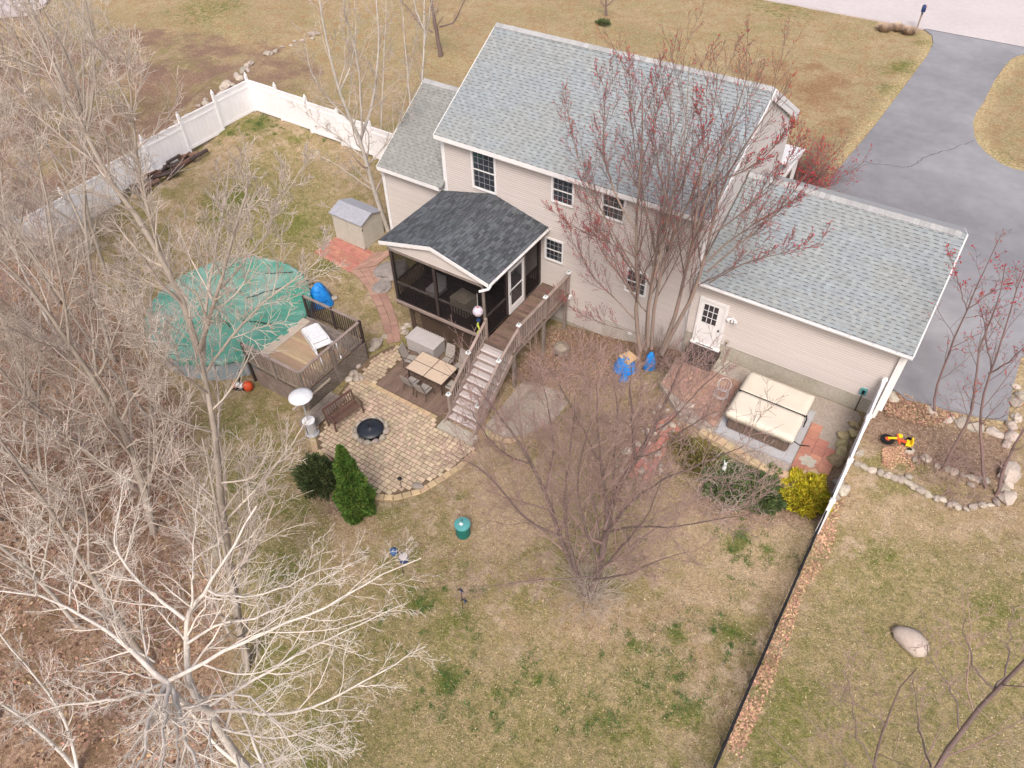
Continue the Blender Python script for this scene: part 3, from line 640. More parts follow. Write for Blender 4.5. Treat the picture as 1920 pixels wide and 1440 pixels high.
# garage back door
q = MB(); q.box(-6.16, -6.05, YG-.09, YG-.02, .40, 2.58).box(-5.14, -5.03, YG-.09, YG-.02, .40, 2.58).box(-6.05, -5.14, YG-.09, YG-.02, 2.48, 2.58).box(-6.2, -5.0, YG-.16, YG-.02, .33, .40)
fr = q.build('door_frame', M['white_trim'], house)
q = MB(); q.box(-6.049, -5.141, YG-.05, YG-.022, .41, 2.479); dr = q.build('door', M['sash_white'], house)
MB().box(-5.95, -5.38, YG-.056, YG-.051, 1.45, 2.33).build('pane', M['glass_dark'], dr)
q = MB()
for k in range(4): q.box(-5.96+k*.195-.012, -5.96+k*.195+.012, YG-.064, YG-.0565, 1.44, 2.34)
for k in range(4): q.box(-5.96, -5.37, YG-.0635, YG-.057, 1.44+k*.3-.012, 1.44+k*.3+.012)
q.build('muntin', M['sash_white'], dr)
for x0 in (-5.95, -5.62): MB().box(x0, x0+.27, YG-.058, YG-.0505, .55, 1.28).build('door_panel', M['white_trim'], dr)
MB().lathe((-5.22, YG-.10, 1.28), [(.03, 0), (.035, .03), (.03, .06)], 8).build('knob', M['black'], dr)
MB().box(-5.95, -5.25, YG-.17, YG-.16, .41, .44).build('sill', M['black'], dr)
# steps under that door
for k, (y0, y1, z1) in enumerate(((YG-.95, YG-.02, .20), (YG-1.3, YG-.96, .02))):
    pass
st = thing('back_steps', 'small dark brown wooden steps below the white garage door', 'steps', (-5.55, 21.3, 0))
for y0, y1, z1 in ((-.15, .50, .30), (-.50, -.16, .10)):
    z1 += -.0; q = MB().box(-.62, .62, y0, y1, z1-.05, z1); q.build('tread', M['dark_wood'], st)
    MB().box(-.60, -.54, y0, y1-.01, -.15, z1-.052).box(.54, .60, y0, y1-.01, -.15, z1-.052).build('stringer', M['dark_wood'], st)
    MB().box(-.6, .6, y0+.02, y0+.05, -.1, z1-.053).build('riser', M['dark_wood'], st)
# wall lights
for i, (x, z) in enumerate(((-4.80, 2.05), )):
    wl = thing('wall_light', 'white twin-headed floodlight on the siding beside the garage door', 'light', (x, YG-.02, z))
    MB().box(-.06, .06, -.03, 0, -.06, .06).build('base', M['white_trim'], wl)
    for sx in (-1, 1): MB().tube([(sx*.03, -.03, .02), (sx*.10, -.10, .05), (sx*.17, -.2, .0)], [.02, .045, .075], 10).build('lamp_head', M['white_plastic'], wl)
    MB().lathe((0, -.07, -.10), [(.02, -.04), (.05, 0), (.04, .06)], 8).build('sensor', M['yellow'] if False else M['white_plastic'], wl)
sp = thing('hose_spigot', 'small brassy box on the garage siding right of the white door', 'spigot', (-4.80, YG-.02, .93))
MB().box(-.05, .05, -.1, 0, -.06, .06).build('body', M['wicker'], sp)
MB().tube([(0, -.06, .0), (0, -.14, 0), (0, -.15, -.07)], .018, 8).build('spout', M['bronze'], sp)
eb = thing('utility_box', 'grey-green electrical box with a black front on the garage foundation edge', 'box', (.28, YG-.02, 1.0))
MB().box(-.11, .11, -.07, 0, -.14, .14).build('box', M['bin_lid'], eb)
MB().box(-.05, .05, -.085, -.0705, -.08, .09).build('cover', M['black'], eb)
MB().tube([(0, -.04, -.14), (0, -.045, -1.05)], .02, 8).build('conduit', M['bronze'], eb)
# ------------------------------------------------------------------ screened porch
PZ = .14; PX0, PX1, PY0 = -17.95, -13.32, 17.86
porch = thing('screened_porch', 'dark screened porch on posts under a low black shingle gable', 'porch', (0, 0, 0))
def pbox(name, m, *bx, parent=porch):
    q = MB()
    for a in bx: q.box(*a)
    return q.build(name, M[m], parent)
fl = pbox('floor', 'interior_floor', (PX0+.05, PX1-.05, PY0+.05, YW-.04, PZ-.12, PZ-.03))
n = 32
for k in range(n): pbox('floor_board', 'dark_wood', (PX0+.05, PX1-.06, PY0+.06+k*.13, PY0+.06+k*.13+.124, PZ-.029, PZ), parent=fl)
pbox('rim_beam', 'dark_wood', (PX0-.03, PX1+.03, PY0-.04, PY0+.04, PZ-.24, PZ-.02))
pbox('rim_beam', 'dark_wood', (PX0-.04, PX0+.04, PY0+.05, YW-.05, PZ-.24, PZ-.02))
pbox('ledge', 'rail_wood', (PX0-.08, PX1+.05, PY0-.10, PY0-.042, PZ-.04, PZ+.0)); pbox('ledge', 'rail_wood', (PX0-.06, PX1+.05, PY0-.07, PY0-.043, PZ-.16, PZ-.10))
HT = 2.68
for x in (PX0+.05, -15.72, PX1-.05): pbox('post', 'dark_wood', (x-.06, x+.06, PY0-.03, PY0+.09, PZ, HT))
for y in (YW-.15, 19.9): pbox('post', 'dark_wood', (PX0-.02, PX0+.10, y-.06, y+.06, PZ, HT))
for y in (YW-.12, 20.70, 19.42): pbox('post', 'dark_wood', (PX1-.10, PX1+.02, y-.06, y+.06, PZ, HT))
pbox('corner_post', 'grey_wood', (PX1-.04, PX1+.06, PY0-.07, PY0-.031, PZ-.3, HT))
pbox('head_beam', 'dark_wood', (PX0-.02, PX1+.02, PY0-.035, PY0+.095, HT+.001, HT+.11)); pbox('head_trim', 'grey_wood', (PX0-.03, PX1+.0, PY0-.07, PY0-.036, HT+.03, HT+.11))
pbox('head_beam', 'dark_wood', (PX0-.03, PX0+.10, PY0+.10, YW-.04, HT+.001, HT+.11)); pbox('head_beam', 'dark_wood', (PX1-.10, PX1+.03, PY0+.10, YW-.04, HT+.001, HT+.11))
# rails with balusters
def railing(parent, a, b, zt, zb, m='dark_wood', sp=.13, top=(.09, .04), bal=(.035, .035), name='rail', toprail=None):
    a = Vector(a); b = Vector(b); q = MB(); q.bar((a.x, a.y, a.z+zt), (b.x, b.y, b.z+zt), top[0], top[1]); q.build('top_rail', M[toprail or m], parent)
    q = MB(); q.bar((a.x, a.y, a.z+zb), (b.x, b.y, b.z+zb), .05, .04); q.build('bottom_rail', M[m], parent)
    L = (Vector((b.x, b.y))-Vector((a.x, a.y))).length; n = max(1, int(L/sp)); me = None
    for k in range(1, n):
        p = a.lerp(b, k/n); 
        if me is None: me = MB().box(-bal[0]/2, bal[0]/2, -bal[1]/2, bal[1]/2, zb+.02, zt-top[1]/2).mesh('baluster', M[m])
        link('baluster', me, parent, p)
railing(porch, (PX0+.12, PY0+.05, PZ), (-15.79, PY0+.05, PZ), .92, .10, toprail='grey_wood'); railing(porch, (-15.65, PY0+.05, PZ), (PX1-.12, PY0+.05, PZ), .92, .10, toprail='grey_wood')
railing(porch, (PX0+.05, PY0+.12, PZ), (PX0+.05, YW-.2, PZ), .92, .10); railing(porch, (PX1-.05, PY0+.12, PZ), (PX1-.05, 19.35, PZ), .92, .10, toprail='grey_wood'); railing(porch, (PX1-.05, 20.8, PZ), (PX1-.05, YW-.2, PZ), .92, .10)
pbox('screen', 'screen', (PX0+.11, -15.79, PY0-.004, PY0+.0, PZ+.02, HT)); pbox('screen', 'screen', (-15.65, PX1-.12, PY0-.004, PY0+.0, PZ+.02, HT))
pbox('screen', 'screen', (PX0-.004, PX0, PY0+.1, YW-.2, PZ+.02, HT)); pbox('screen', 'screen', (PX1, PX1+.004, PY0+.1, 19.35, PZ+.02, HT)); pbox('screen', 'screen', (PX1, PX1+.004, 20.78, YW-.2, PZ+.02, HT))
# storm door
dp = MB(); y0, y1 = 19.50, 20.62
dp.box(PX1+.02, PX1+.07, y0, y0+.13, PZ, 2.38).box(PX1+.02, PX1+.07, y1-.13, y1, PZ, 2.38).box(PX1+.02, PX1+.07, y0+.131, y1-.131, 2.26, 2.38).box(PX1+.02, PX1+.07, y0+.131, y1-.131, PZ, PZ+.34)
sdoor = dp.build('storm_door', M['white_trim'], porch)
MB().box(PX1+.025, PX1+.045, y0+.132, y1-.132, PZ+.341, 2.259).build('pane', M['glass_dark'], sdoor); MB().box(PX1+.046, PX1+.066, y0+.132, y1-.132, 1.30, 1.34).build('meeting_rail', M['sash_white'], sdoor)
MB().box(PX1+.071, PX1+.10, y0+.03, y0+.06, 1.15, 1.3).build('handle', M['black'], sdoor)
pbox('door_post', 'grey_wood', (PX1+.02, PX1+.06, y1+.005, y1+.12, PZ, HT))
# roof
PRX, PRZ, PEZ = -15.65, 3.76, 3.07
pe0, pe1, pyf = -18.32, -12.98, 17.72
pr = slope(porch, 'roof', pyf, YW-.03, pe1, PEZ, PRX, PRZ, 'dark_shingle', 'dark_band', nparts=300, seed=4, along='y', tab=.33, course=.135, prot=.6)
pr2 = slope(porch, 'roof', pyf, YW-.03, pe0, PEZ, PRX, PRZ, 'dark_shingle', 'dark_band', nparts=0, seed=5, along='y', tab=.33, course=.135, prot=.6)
q = MB()
for (xa, za), (xb, zb) in (((pe0, PEZ), (PRX, PRZ)), ((PRX, PRZ), (pe1, PEZ))):
    q.add([(x, y, z+d) for y in (pyf-.03, pyf) for x, z in ((xa, za), (xb, zb)) for d in (-.17, -.005)], [(0, 1, 3, 2), (4, 6, 7, 5), (0, 2, 6, 4), (1, 5, 7, 3), (0, 4, 5, 1), (2, 3, 7, 6)])
q.build('rake_board', M['white_trim'], porch)
def pclip(z):
    t = max(0, (z-2.86)/(PRZ-.14-2.86)); return (PX0-.1+(PRX-PX0+.1)*t, PX1+.1-(PX1+.1-PRX)*t)
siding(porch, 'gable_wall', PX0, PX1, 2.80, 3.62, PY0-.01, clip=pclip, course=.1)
gutter(17.75, YW-.05, pe1-.01, PEZ-.03, parent=porch, along='y', dirn=1, hang=.42)
q = MB(); q.tube([(pe1+.05, 17.8, PEZ-.1), (pe1+.03, 17.68, PEZ-.2), (pe1-.30, 17.52, PEZ-.34)], .05, 10); q.build('downspout_elbow', M['white_trim'], porch)
# posts and lattice below
for x in (PX0+.45, -15.6, PX1-.12): pbox('post', 'dark_wood', (x-.07, x+.07, PY0+.25, PY0+.39, -2.2, PZ-.25))
q = MB(); xa, xb, zl, zh = PX0+.45, PX1-.1, -2.1, PZ-.28; yy = PY0+.2
def clipline(x0, z0, dx, dz):
    ts = []
    lo, hi = -99, 99
    for p, d, a, c in ((x0, dx, xa, xb), (z0, dz, zl, zh)):
        t0, t1 = sorted(((a-p)/d, (c-p)/d)); lo = max(lo, t0); hi = min(hi, t1)
    return (lo, hi)
lat = MB()
for k in range(-24, 60):
    for sgn, yo in ((1, 0), (-1, .012)) if k % 2 == 0 or True else ():
        x0 = xa+k*.135; lo, hi = clipline(x0, zl if sgn > 0 else zl, sgn*1.0, 1.0)
        if hi-lo > .08: 
            lat.bar((x0+sgn*lo, yy+yo, zl+lo), (x0+sgn*hi, yy+yo, zl+hi), .008, .035, up=(0, 1, 0)) if False else lat.bar((x0+sgn*lo, yy+yo, zl+lo), (x0+sgn*hi, yy+yo, zl+hi), .008, .026, up=(0, 1, .001)) 
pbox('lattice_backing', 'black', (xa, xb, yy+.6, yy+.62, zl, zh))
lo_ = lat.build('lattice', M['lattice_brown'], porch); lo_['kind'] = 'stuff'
# things inside the porch
it = thing('covered_table', 'cream cloth covered box inside the screened porch behind the railing', 'table', (-15.0, 18.75, PZ))
MB().prism([(-.5, -.35), (.35, -.42), (.5, .3), (-.4, .42)], 0, .78).build('cloth', M['wicker'], it, bevel=.03); MB().box(-.2, .15, -.15, .15, .781, .86).build('bundle', M['pale_board'], it, bevel=.02)
it = thing('porch_chair', 'pale grey cushioned chair inside the porch behind the left screen', 'chair', (-16.6, 18.9, PZ))
MB().box(-.33, .33, -.33, .33, .25, .45).build('seat', M['grey_plastic'], it, bevel=.02); MB().box(-.33, .33, .25, .36, .46, .95).build('backrest', M['grey_plastic'], it, bevel=.02)
for sx in (-1, 1):
    for sy in (-1, 1): MB().box(sx*.3-.02, sx*.3+.02, sy*.3-.02, sy*.3+.02, 0, .249).build('leg', M['bronze'], it)
# hanging balloon spinner
hb = thing('hanging_balloon_spinner', 'striped lilac and cream hot-air-balloon spinner hanging at the porch corner', 'wind spinner', (-13.35, 17.45, 1.55))
MB().lathe((0, 0, 0), [(.03, -.02), (.12, .04), (.20, .16), (.21, .26), (.16, .37), (.05, .43)], 16).build('balloon', M['lilac'], hb, smooth=True)
MB().lathe((0, 0, .425), [(.05, 0), (.02, .03)], 8).build('crown', M['bud_red'], hb); MB().tube([(0, 0, .44), (0, .02, 1.1)], .006, 5).build('cord', M['white_plastic'], hb)
MB().box(-.06, .06, -.06, .06, -.28, -.18).build('basket', M['blue_dark'], hb); MB().tube([(0, 0, -.28), (-.06, 0, -.5), (.02, 0, -.7), (-.1, 0, -.95)], [.03, .045, .03, .04], 6).build('tail', M['lime'], hb)
# ------------------------------------------------------------------ deck landing and stairs
deck = thing('deck_stairs', 'brown wooden landing and flight of stairs with solar-capped railings', 'stairs')
DX0, DX1, DY0 = -13.22, -11.86, 17.55
pbox('joist_frame', 'grey_wood', (DX0, DX1, DY0, YW-.05, PZ-.22, PZ-.035), parent=deck)
k = 0
while DY0+k*.146 < YW-.1:
    pbox('deck_board', 'deck_wood', (DX0, DX1+.02, DY0-.02+k*.146, DY0-.02+k*.146+.139, PZ-.034, PZ), parent=deck); k += 1
for x, y in ((DX1-.05, YW-.3), (DX1-.05, 20.0), (DX1-.05, DY0+.15), (DX0+.1, DY0+.15)): pbox('support_post', 'grey_wood', (x-.06, x+.06, y-.06, y+.06, -2.3, PZ-.221), parent=deck)
NS = 11; RISE = (PZ-PATZ)/NS-.003; RUN = (DY0-14.62)/NS
for i in range(NS):
    zt = PZ-RISE*(i+1); yt = DY0-RUN*(i+1)
    if i == NS-1: break
    w0, w1 = DX0-.0, DX1+.0
    pbox('tread', 'stair_wood', (w0, w1, yt+.05, yt+RUN+.0, zt-.035, zt), parent=deck)
    pbox('nosing', 'nosing_wood', (w0, w1, yt-.015, yt+.048, zt-.036, zt+.002), parent=deck)
    pbox('riser', 'rail_wood' if i % 2 else 'rail_wood', (w0+.01, w1-.01, yt+.012, yt+.03, zt-RISE+.002, zt-.037), parent=deck)
pbox('riser', 'stair_wood', (DX0+.01, DX1-.01, DY0-.04, DY0-.022, PZ-RISE, PZ-.04), parent=deck)
for x in (DX0-.04, DX1+.0):
    q = MB(); q.add([(x+dx, y, z) for dx in (0, .035) for y, z in ((DY0, PZ-.03), (14.55, PATZ+.16), (14.6, PATZ), (14.9, PATZ), (DY0, PZ-.32))], [(0, 1, 2, 3, 4), (9, 8, 7, 6, 5)]+[(i, (i+1) % 5, 5+(i+1) % 5, 5+i) for i in range(5)]); q.build('stringer', M['rail_wood'], deck)
pbox('footing_slab', 'concrete', (DX0-.15, DX1+.2, 14.28, 14.75, PATZ-.1, PATZ+.14), parent=deck)
CAPME = {}
def cap_post(x, y, zb, zt, parent=deck):
    p = pbox('rail_post', 'rail_wood', (x-.05, x+.05, y-.05, y+.05, zb, zt), parent=parent)
    c = MB().box(x-.085, x+.085, y-.085, y+.085, zt+.001, zt+.04).box(x-.065, x+.065, y-.065, y+.065, zt+.04, zt+.085).build('post_cap', M['white_plastic'], p)
    MB().box(x-.03, x+.03, y-.03, y+.03, zt+.0851, zt+.09).build('solar_panel', M['black'], p) if False else link('solar_panel', MB().box(x-.032, x+.032, y-.032, y+.032, zt+.0855, zt+.091).mesh('solar_panel', M['bin_green']), p)
RX = DX1-.04
for y in (YW-.12, 20.1, 18.1): cap_post(RX, y, PZ-.2, PZ+1.08)
railing(deck, (RX, YW-.18, PZ), (RX, 20.15, PZ), 1.0, .09, m='rail_wood', sp=.125, top=(.13, .035)); railing(deck, (RX, 20.05, PZ), (RX, 18.15, PZ), 1.0, .09, m='rail_wood', sp=.125, top=(.13, .035))
def zs(y): return PZ-(DY0-y)/RUN*RISE
for (x, ys) in ((RX, (18.1, 16.65, 15.1)), (DX0-.02, (17.75, 16.5, 15.05))):
    for j, y in enumerate(ys):
        if not (j == 0): cap_post(x, y, zs(y)-.35, min(zs(y), PZ)+1.0)
    for a, c in zip(ys[:-1], ys[1:]):
        railing(deck, (x, a-.05, min(PZ, zs(a-.05))), (x, c+.05, zs(c+.05)), .94, .16, m='rail_wood', sp=.125, top=(.11, .035))
pbox('rail_post', 'rail_wood', (DX0-.07, DX0+.03, 17.72, 17.82, PZ-.2, PZ+1.08), parent=deck)
# ------------------------------------------------------------------ shared small builders
rr = random.Random(11)
from mathutils import noise as mnoise
def rock_mesh(seed, m='stone', flat=.65):
    bm = bmesh.new(); bmesh.ops.create_icosphere(bm, subdivisions=2, radius=1)
    for v in bm.verts:
        d = 1+.50*(mnoise.noise(v.co*1.1+Vector((seed*7.3, seed, 0))))+.12*mnoise.noise(v.co*2.7+Vector((seed, 0, 3)))
        v.co = Vector((v.co.x*d, v.co.y*d*.82, v.co.z*d*flat))
    me = bpy.data.meshes.new('stone'); bm.to_mesh(me); bm.free(); me.materials.append(M[m]); return me
RM = [rock_mesh(i) for i in range(6)]; RMM = [rock_mesh(i+20, 'mossy_stone', .75) for i in range(4)]; RMF = [rock_mesh(i+40, 'stone', .38) for i in range(4)]; RML = [rock_mesh(i+60, 'ledge', .25) for i in range(2)]
def rock(x, y, r, label, group=None, ms=RM, z=None, name='stone', parent=None, zs=1.0, sink=.15):
    z = float(GH(x, y)) if z is None else z
    o = link(name, rr.choice(ms), parent, (x, y, z+r*.5*zs-r*sink), (rr.uniform(-.2, .2), rr.uniform(-.2, .2), rr.uniform(0, 6.28)))
    o.scale = (r*rr.uniform(.9, 1.15), r*rr.uniform(.85, 1.1), r*rr.uniform(.85, 1.1)*zs)
    if parent is None: tag(o, label, 'stone', group)
    return o
# ------------------------------------------------------------------ paver patio
patio = sheet('paver_patio', patio_poly, PATZ-.012, M['joint_sand'], .12, kind=None); tag(patio, 'tan cobble paver patio around the fire pit, bordered by blocks', 'patio')
inner = [(-17.75, 17.2), (-18.15, 15.9), (-17.98, 14.5), (-17.72, 13.2), (-17.4, 12.1), (-17.0, 11.4), (-16.6, 11.02), (-15.9, 10.9), (-15.2, 10.78), (-14.3, 10.5), (-13.5, 10.55), (-12.8, 10.95), (-12.25, 11.6), (-11.92, 12.4), (-11.65, 13.3), (-11.5, 14.25), (-13.55, 14.25), (-13.55, 14.7), (-17.12, 14.7), (-17.12, 17.3)]
pav = []; y = 10.4; i = 0
while y < 17.5:
    h = .185; x = -18.6+(.13 if i % 2 else 0)+rr.uniform(-.03, .03); i += 1
    while x < -11:
        w = rr.choice((.16, .20, .24, .24, .27)); cx, cy = x+w/2, y+h/2
        if bool(inpoly(np.array(cx), np.array(cy), inner)): pav.append((cx, cy, w-.024, h-.025))
        x += w
    y += h
pav.sort(key=lambda p: np.linalg.norm(np.array((p[0], p[1], PATZ))-CP))
def paver_into(q, cx, cy, w, h, z0, th=.03, ang=0, c=.022):
    w += rr.uniform(-.01, .006); h += rr.uniform(-.01, .006); dz = rr.uniform(-.004, .006); ca, sa = math.cos(ang), math.sin(ang)
    def T(x, y, z): return (cx+x*ca-y*sa, cy+x*sa+y*ca, z)
    V = [T(-w/2, -h/2, z0), T(w/2, -h/2, z0), T(w/2, h/2, z0), T(-w/2, h/2, z0)]
    V += [T(-w/2, -h/2, z0+th*.6+dz), T(w/2, -h/2, z0+th*.6+dz), T(w/2, h/2, z0+th*.6+dz), T(-w/2, h/2, z0+th*.6+dz)]
    V += [T(-w/2+c, -h/2+c, z0+th+dz), T(w/2-c, -h/2+c, z0+th+dz), T(w/2-c, h/2-c, z0+th+dz), T(-w/2+c, h/2-c, z0+th+dz)]
    q.add(V, [(0, 1, 5, 4), (1, 2, 6, 5), (2, 3, 7, 6), (3, 0, 4, 7), (4, 5, 9, 8), (5, 6, 10, 9), (6, 7, 11, 10), (7, 4, 8, 11), (8, 9, 10, 11)])
rest = MB()
for j, (cx, cy, w, h) in enumerate(pav):
    q = MB() if j < 300 else rest
    paver_into(q, cx, cy, w, h, PATZ-.010)
    if j < 300: q.build('paver', M['paver'], patio)
rest.build('paver_field', M['paver'], patio)['kind'] = 'stuff'
def block_row(parent, pts, z0, h, w=.30, d=.22, name='block', m='block', courses=1):
    P = [Vector((p[0], p[1], 0)) for p in pts]; L = [0]
    for a, c in zip(P[:-1], P[1:]): L.append(L[-1]+(c-a).length)
    for cc in range(courses):
        s = (cc % 2)*w/2
        while s+w*.5 < L[-1]:
            sm = s+w/2; sm = min(sm, L[-1]-.01); i = max(k for k in range(len(L)) if L[k] <= sm); i = min(i, len(P)-2)
            t = (sm-L[i])/(L[i+1]-L[i]); p = P[i].lerp(P[i+1], t); dr = (P[i+1]-P[i]).normalized(); a = math.atan2(dr.y, dr.x)
            q = MB(); paver_into(q, 0, 0, w-.015, d, 0, h-.008, 0, .02)
            q.build(name, M[m], parent, loc=(p.x, p.y, z0+cc*h), rot=(0, 0, a)); s += w
block_row(patio, [(-17.75, 12.1), (-17.3, 11.3), (-16.8, 10.92), (-16.0, 10.78), (-15.24, 10.63), (-14.3, 10.34), (-13.4, 10.38), (-12.65, 10.82), (-12.08, 11.5), (-11.76, 12.37), (-11.5, 13.3), (-11.38, 14.2)], PATZ-.05, .085, w=.34, d=.24)
block_row(patio, [(-16.7, 10.80), (-16.0, 10.66), (-15.24, 10.50), (-14.3, 10.21), (-13.4, 10.25), (-12.55, 10.72)], PATZ-.18, .12, w=.34, d=.2)
block_row(patio, [(-17.9, 14.76), (-13.6, 14.72)], PATZ-.010, .045, w=.32, d=.2)
# inset timber platform
wd = thing('timber_platform', 'flush brown composite deck platform under the outdoor dining table', 'deck', (0, 0, 0))
MB().box(-17.0, -13.62, 14.86, 17.75, PATZ-.08, PATZ-.035).build('frame', M['composite'], wd)
x = -17.0
while x < -13.7:
    MB().box(x, x+.132, 14.86, 17.75, PATZ-.034, PATZ+.028).build('deck_board', M['composite'], wd); x += .14
for x in (-17.0,): pass
# stones along the patio's left edge
for i, (px, py, r) in enumerate([(706, 648, .28), (697, 657, .16), (667, 687, .24), (663, 702, .22), (673, 712, .24), (655, 713, .20), (713, 640, .16), (702, 640, .15), (760, 625, .2), (765, 612, .17), (757, 617, .15), (722, 632, .14)]):
    p = G(px, py); rock(p[0], p[1], r, 'pale stone lined along the left edge of the tan paver patio', 'stones along the patio edge')
# ------------------------------------------------------------------ fire pit
p = Z(689, 812, PATZ); FX, FY = -15.47, 12.72
pit = thing('fire_pit', 'round stone fire pit under a black metal lid on the patio', 'fire pit', (FX, FY, PATZ+.02))
for k in range(12):
    a = k*2*math.pi/12; o = link('stone', rr.choice(RM), pit, (.60*math.cos(a), .60*math.sin(a), .10), (0, 0, a)); o.scale = (.13, .20, .17); o.rotation_euler = (rr.uniform(-.2, .2), 0, a)
MB().lathe((0, 0, 0), [(.50, 0), (.50, .22), (.47, .22), (.47, .02)], 28).build('fire_bowl', M['black_metal'], pit)
q = MB(); q.lathe((0, 0, .225), [(.535, 0), (.53, .02), (.30, .06), (.04, .085), (.03, .11), (.0, .11)], 32); q.build('lid', M['pit_cover'], pit, smooth=True)
for k in range(8): a = k*math.pi/4+.2; MB().bar((.05*math.cos(a), .05*math.sin(a), .312), (.50*math.cos(a), .50*math.sin(a), .255), .008, .008).build('lid_rib', M['pit_cover'], pit)
# ------------------------------------------------------------------ dining set
TZ = PATZ+.03
tb = thing('dining_table', 'long outdoor table with four beige top panels in a dark bronze frame', 'table', (-15.13, 16.35, TZ))
tw, td = .95, .60
MB().box(-tw, tw, -td, td, .66, .70).build('frame', M['bronze'], tb)
for sx in (-1, 1):
    for sy in (-1, 1):
        x0, x1 = sorted((sx*.02, sx*(tw-.03))); y0, y1 = sorted((sy*.02, sy*(td-.03)))
        MB().box(x0, x1, y0, y1, .701, .715).build('top_panel', M['table_tile'], tb)
        MB().bar((sx*(tw-.08), sy*(td-.08), 0), (sx*(tw-.10), sy*(td-.10), .659), .045).build('leg', M['bronze'], tb)
def make_chair():
    c = thing('patio_chair', 'x', 'chair', group='sling chairs round the dining table')
    q = MB(); q.add([(-.24, -.22, .42), (.24, -.22, .42), (.22, .22, .39), (-.22, .22, .39), (-.24, -.22, .40), (.24, -.22, .40), (.22, .22, .37), (-.22, .22, .37)], [(0, 1, 2, 3), (7, 6, 5, 4), (0, 4, 5, 1), (1, 5, 6, 2), (2, 6, 7, 3), (3, 7, 4, 0)]); q.build('seat', M['sling'], c)
    q = MB(); q.add([(-.23, .23, .42), (.23, .23, .42), (.22, .36, .80), (.21, .42, 1.04), (-.21, .42, 1.04), (-.22, .36, .80), (-.23, .25, .42), (.23, .25, .42), (.22, .38, .80), (.21, .44, 1.04), (-.21, .44, 1.04), (-.22, .38, .80)], [(0, 1, 2, 5), (5, 2, 3, 4), (6, 11, 8, 7), (11, 10, 9, 8), (0, 5, 11, 6), (5, 4, 10, 11), (1, 7, 8, 2), (2, 8, 9, 3), (4, 3, 9, 10), (0, 6, 7, 1)]); q.build('backrest', M['sling'], c)
    for s in (-1, 1):
        MB().tube([(s*.26, -.26, 0), (s*.25, -.22, .41), (s*.26, -.18, .62), (s*.26, .25, .64)], .014, 6).build('leg', M['bronze'], c)
        MB().tube([(s*.25, .30, 0), (s*.24, .22, .40), (s*.235, .36, .80), (s*.225, .43, 1.05)], .014, 6).build('leg', M['bronze'], c)
    return c
ch = make_chair()
CH = [(-15.55, 15.50, math.pi, 'sling chair tucked under the table front, left of the pair nearest the fire pit'), (-14.85, 15.45, math.pi, 'sling chair tucked under the table front, right of the pair nearest the fire pit'),
      (-15.05, 17.25, 0.05, 'sling chair behind the table, directly beside the grey storage box'), (-14.4, 17.25, -.05, 'sling chair behind the table, farthest from the storage box'),
      (-16.42, 16.55, 1.75, 'angled sling chair at the left head of the dining table'), (-13.98, 16.2, -math.pi/2, 'sling chair at the table end beside the stair railing')]
for i, (x, y, a, lb) in enumerate(CH):
    c = ch if i == 0 else copy_tree(ch); c.location = (x, y, TZ); c.rotation_euler = (0, 0, a); c['label'] = lb
# deck storage box
sb = thing('storage_box', 'grey plastic deck storage box with a flat lid beside the dining chairs', 'storage box', (-16.5, 17.68, PATZ))
MB().box(-.74, .74, -.40, .40, 0, .66).build('body', M['grey_plastic'], sb, bevel=.015)
MB().box(-.78, .78, -.43, .44, .661, .75).build('lid', M['grey_plastic'], sb, bevel=.03)
for k in range(9): MB().box(-.66+k*.155, -.66+k*.155+.02, -.413, -.402, .06, .60).build('panel_rib', M['grey_plastic'], sb)
MB().box(-.62, .62, -.28, .30, .752, .762).build('lid_panel', M['grey_plastic'], sb)
# garden bench (faces the fire pit)
a0 = Z(632, 811, PATZ); a1 = Z(683, 774, PATZ); ang = math.atan2(a1[1]-a0[1], a1[0]-a0[0]); bw = math.hypot(a1[0]-a0[0], a1[1]-a0[1])
bn = thing('garden_bench', 'weathered slatted wooden bench behind the fire pit', 'bench', ((a0[0]+a1[0])/2, (a0[1]+a1[1])/2, PATZ+.02), ang)
h = bw/2
for k in range(6): MB().box(-h, h, .02+k*.085, .02+k*.085+.06, .40, .425).build('seat_slat', M['bench_wood'], bn)
for s in (-1, 1):
    MB().box(s*h-.03, s*h+.03, 0, .06, 0, .62).build('leg', M['bench_wood'], bn); MB().bar((s*h, .50, 0), (s*h, .62, .92), .06).build('leg', M['bench_wood'], bn)
    MB().box(s*h-.04, s*h+.04, -.03, .58, .621, .65).build('armrest', M['bench_wood'], bn)
MB().bar((-h, .62, .90), (h, .62, .90), .05, .08).build('top_rail', M['bench_wood'], bn); MB().bar((-h, .53, .46), (h, .53, .46), .04, .06).build('lower_rail', M['bench_wood'], bn)
n = int(bw/.115)
for k in range(1, n): x = -h+bw*k/n; MB().bar((x, .53, .48), (x, .615, .87), .05, .018).build('back_slat', M['bench_wood'], bn)
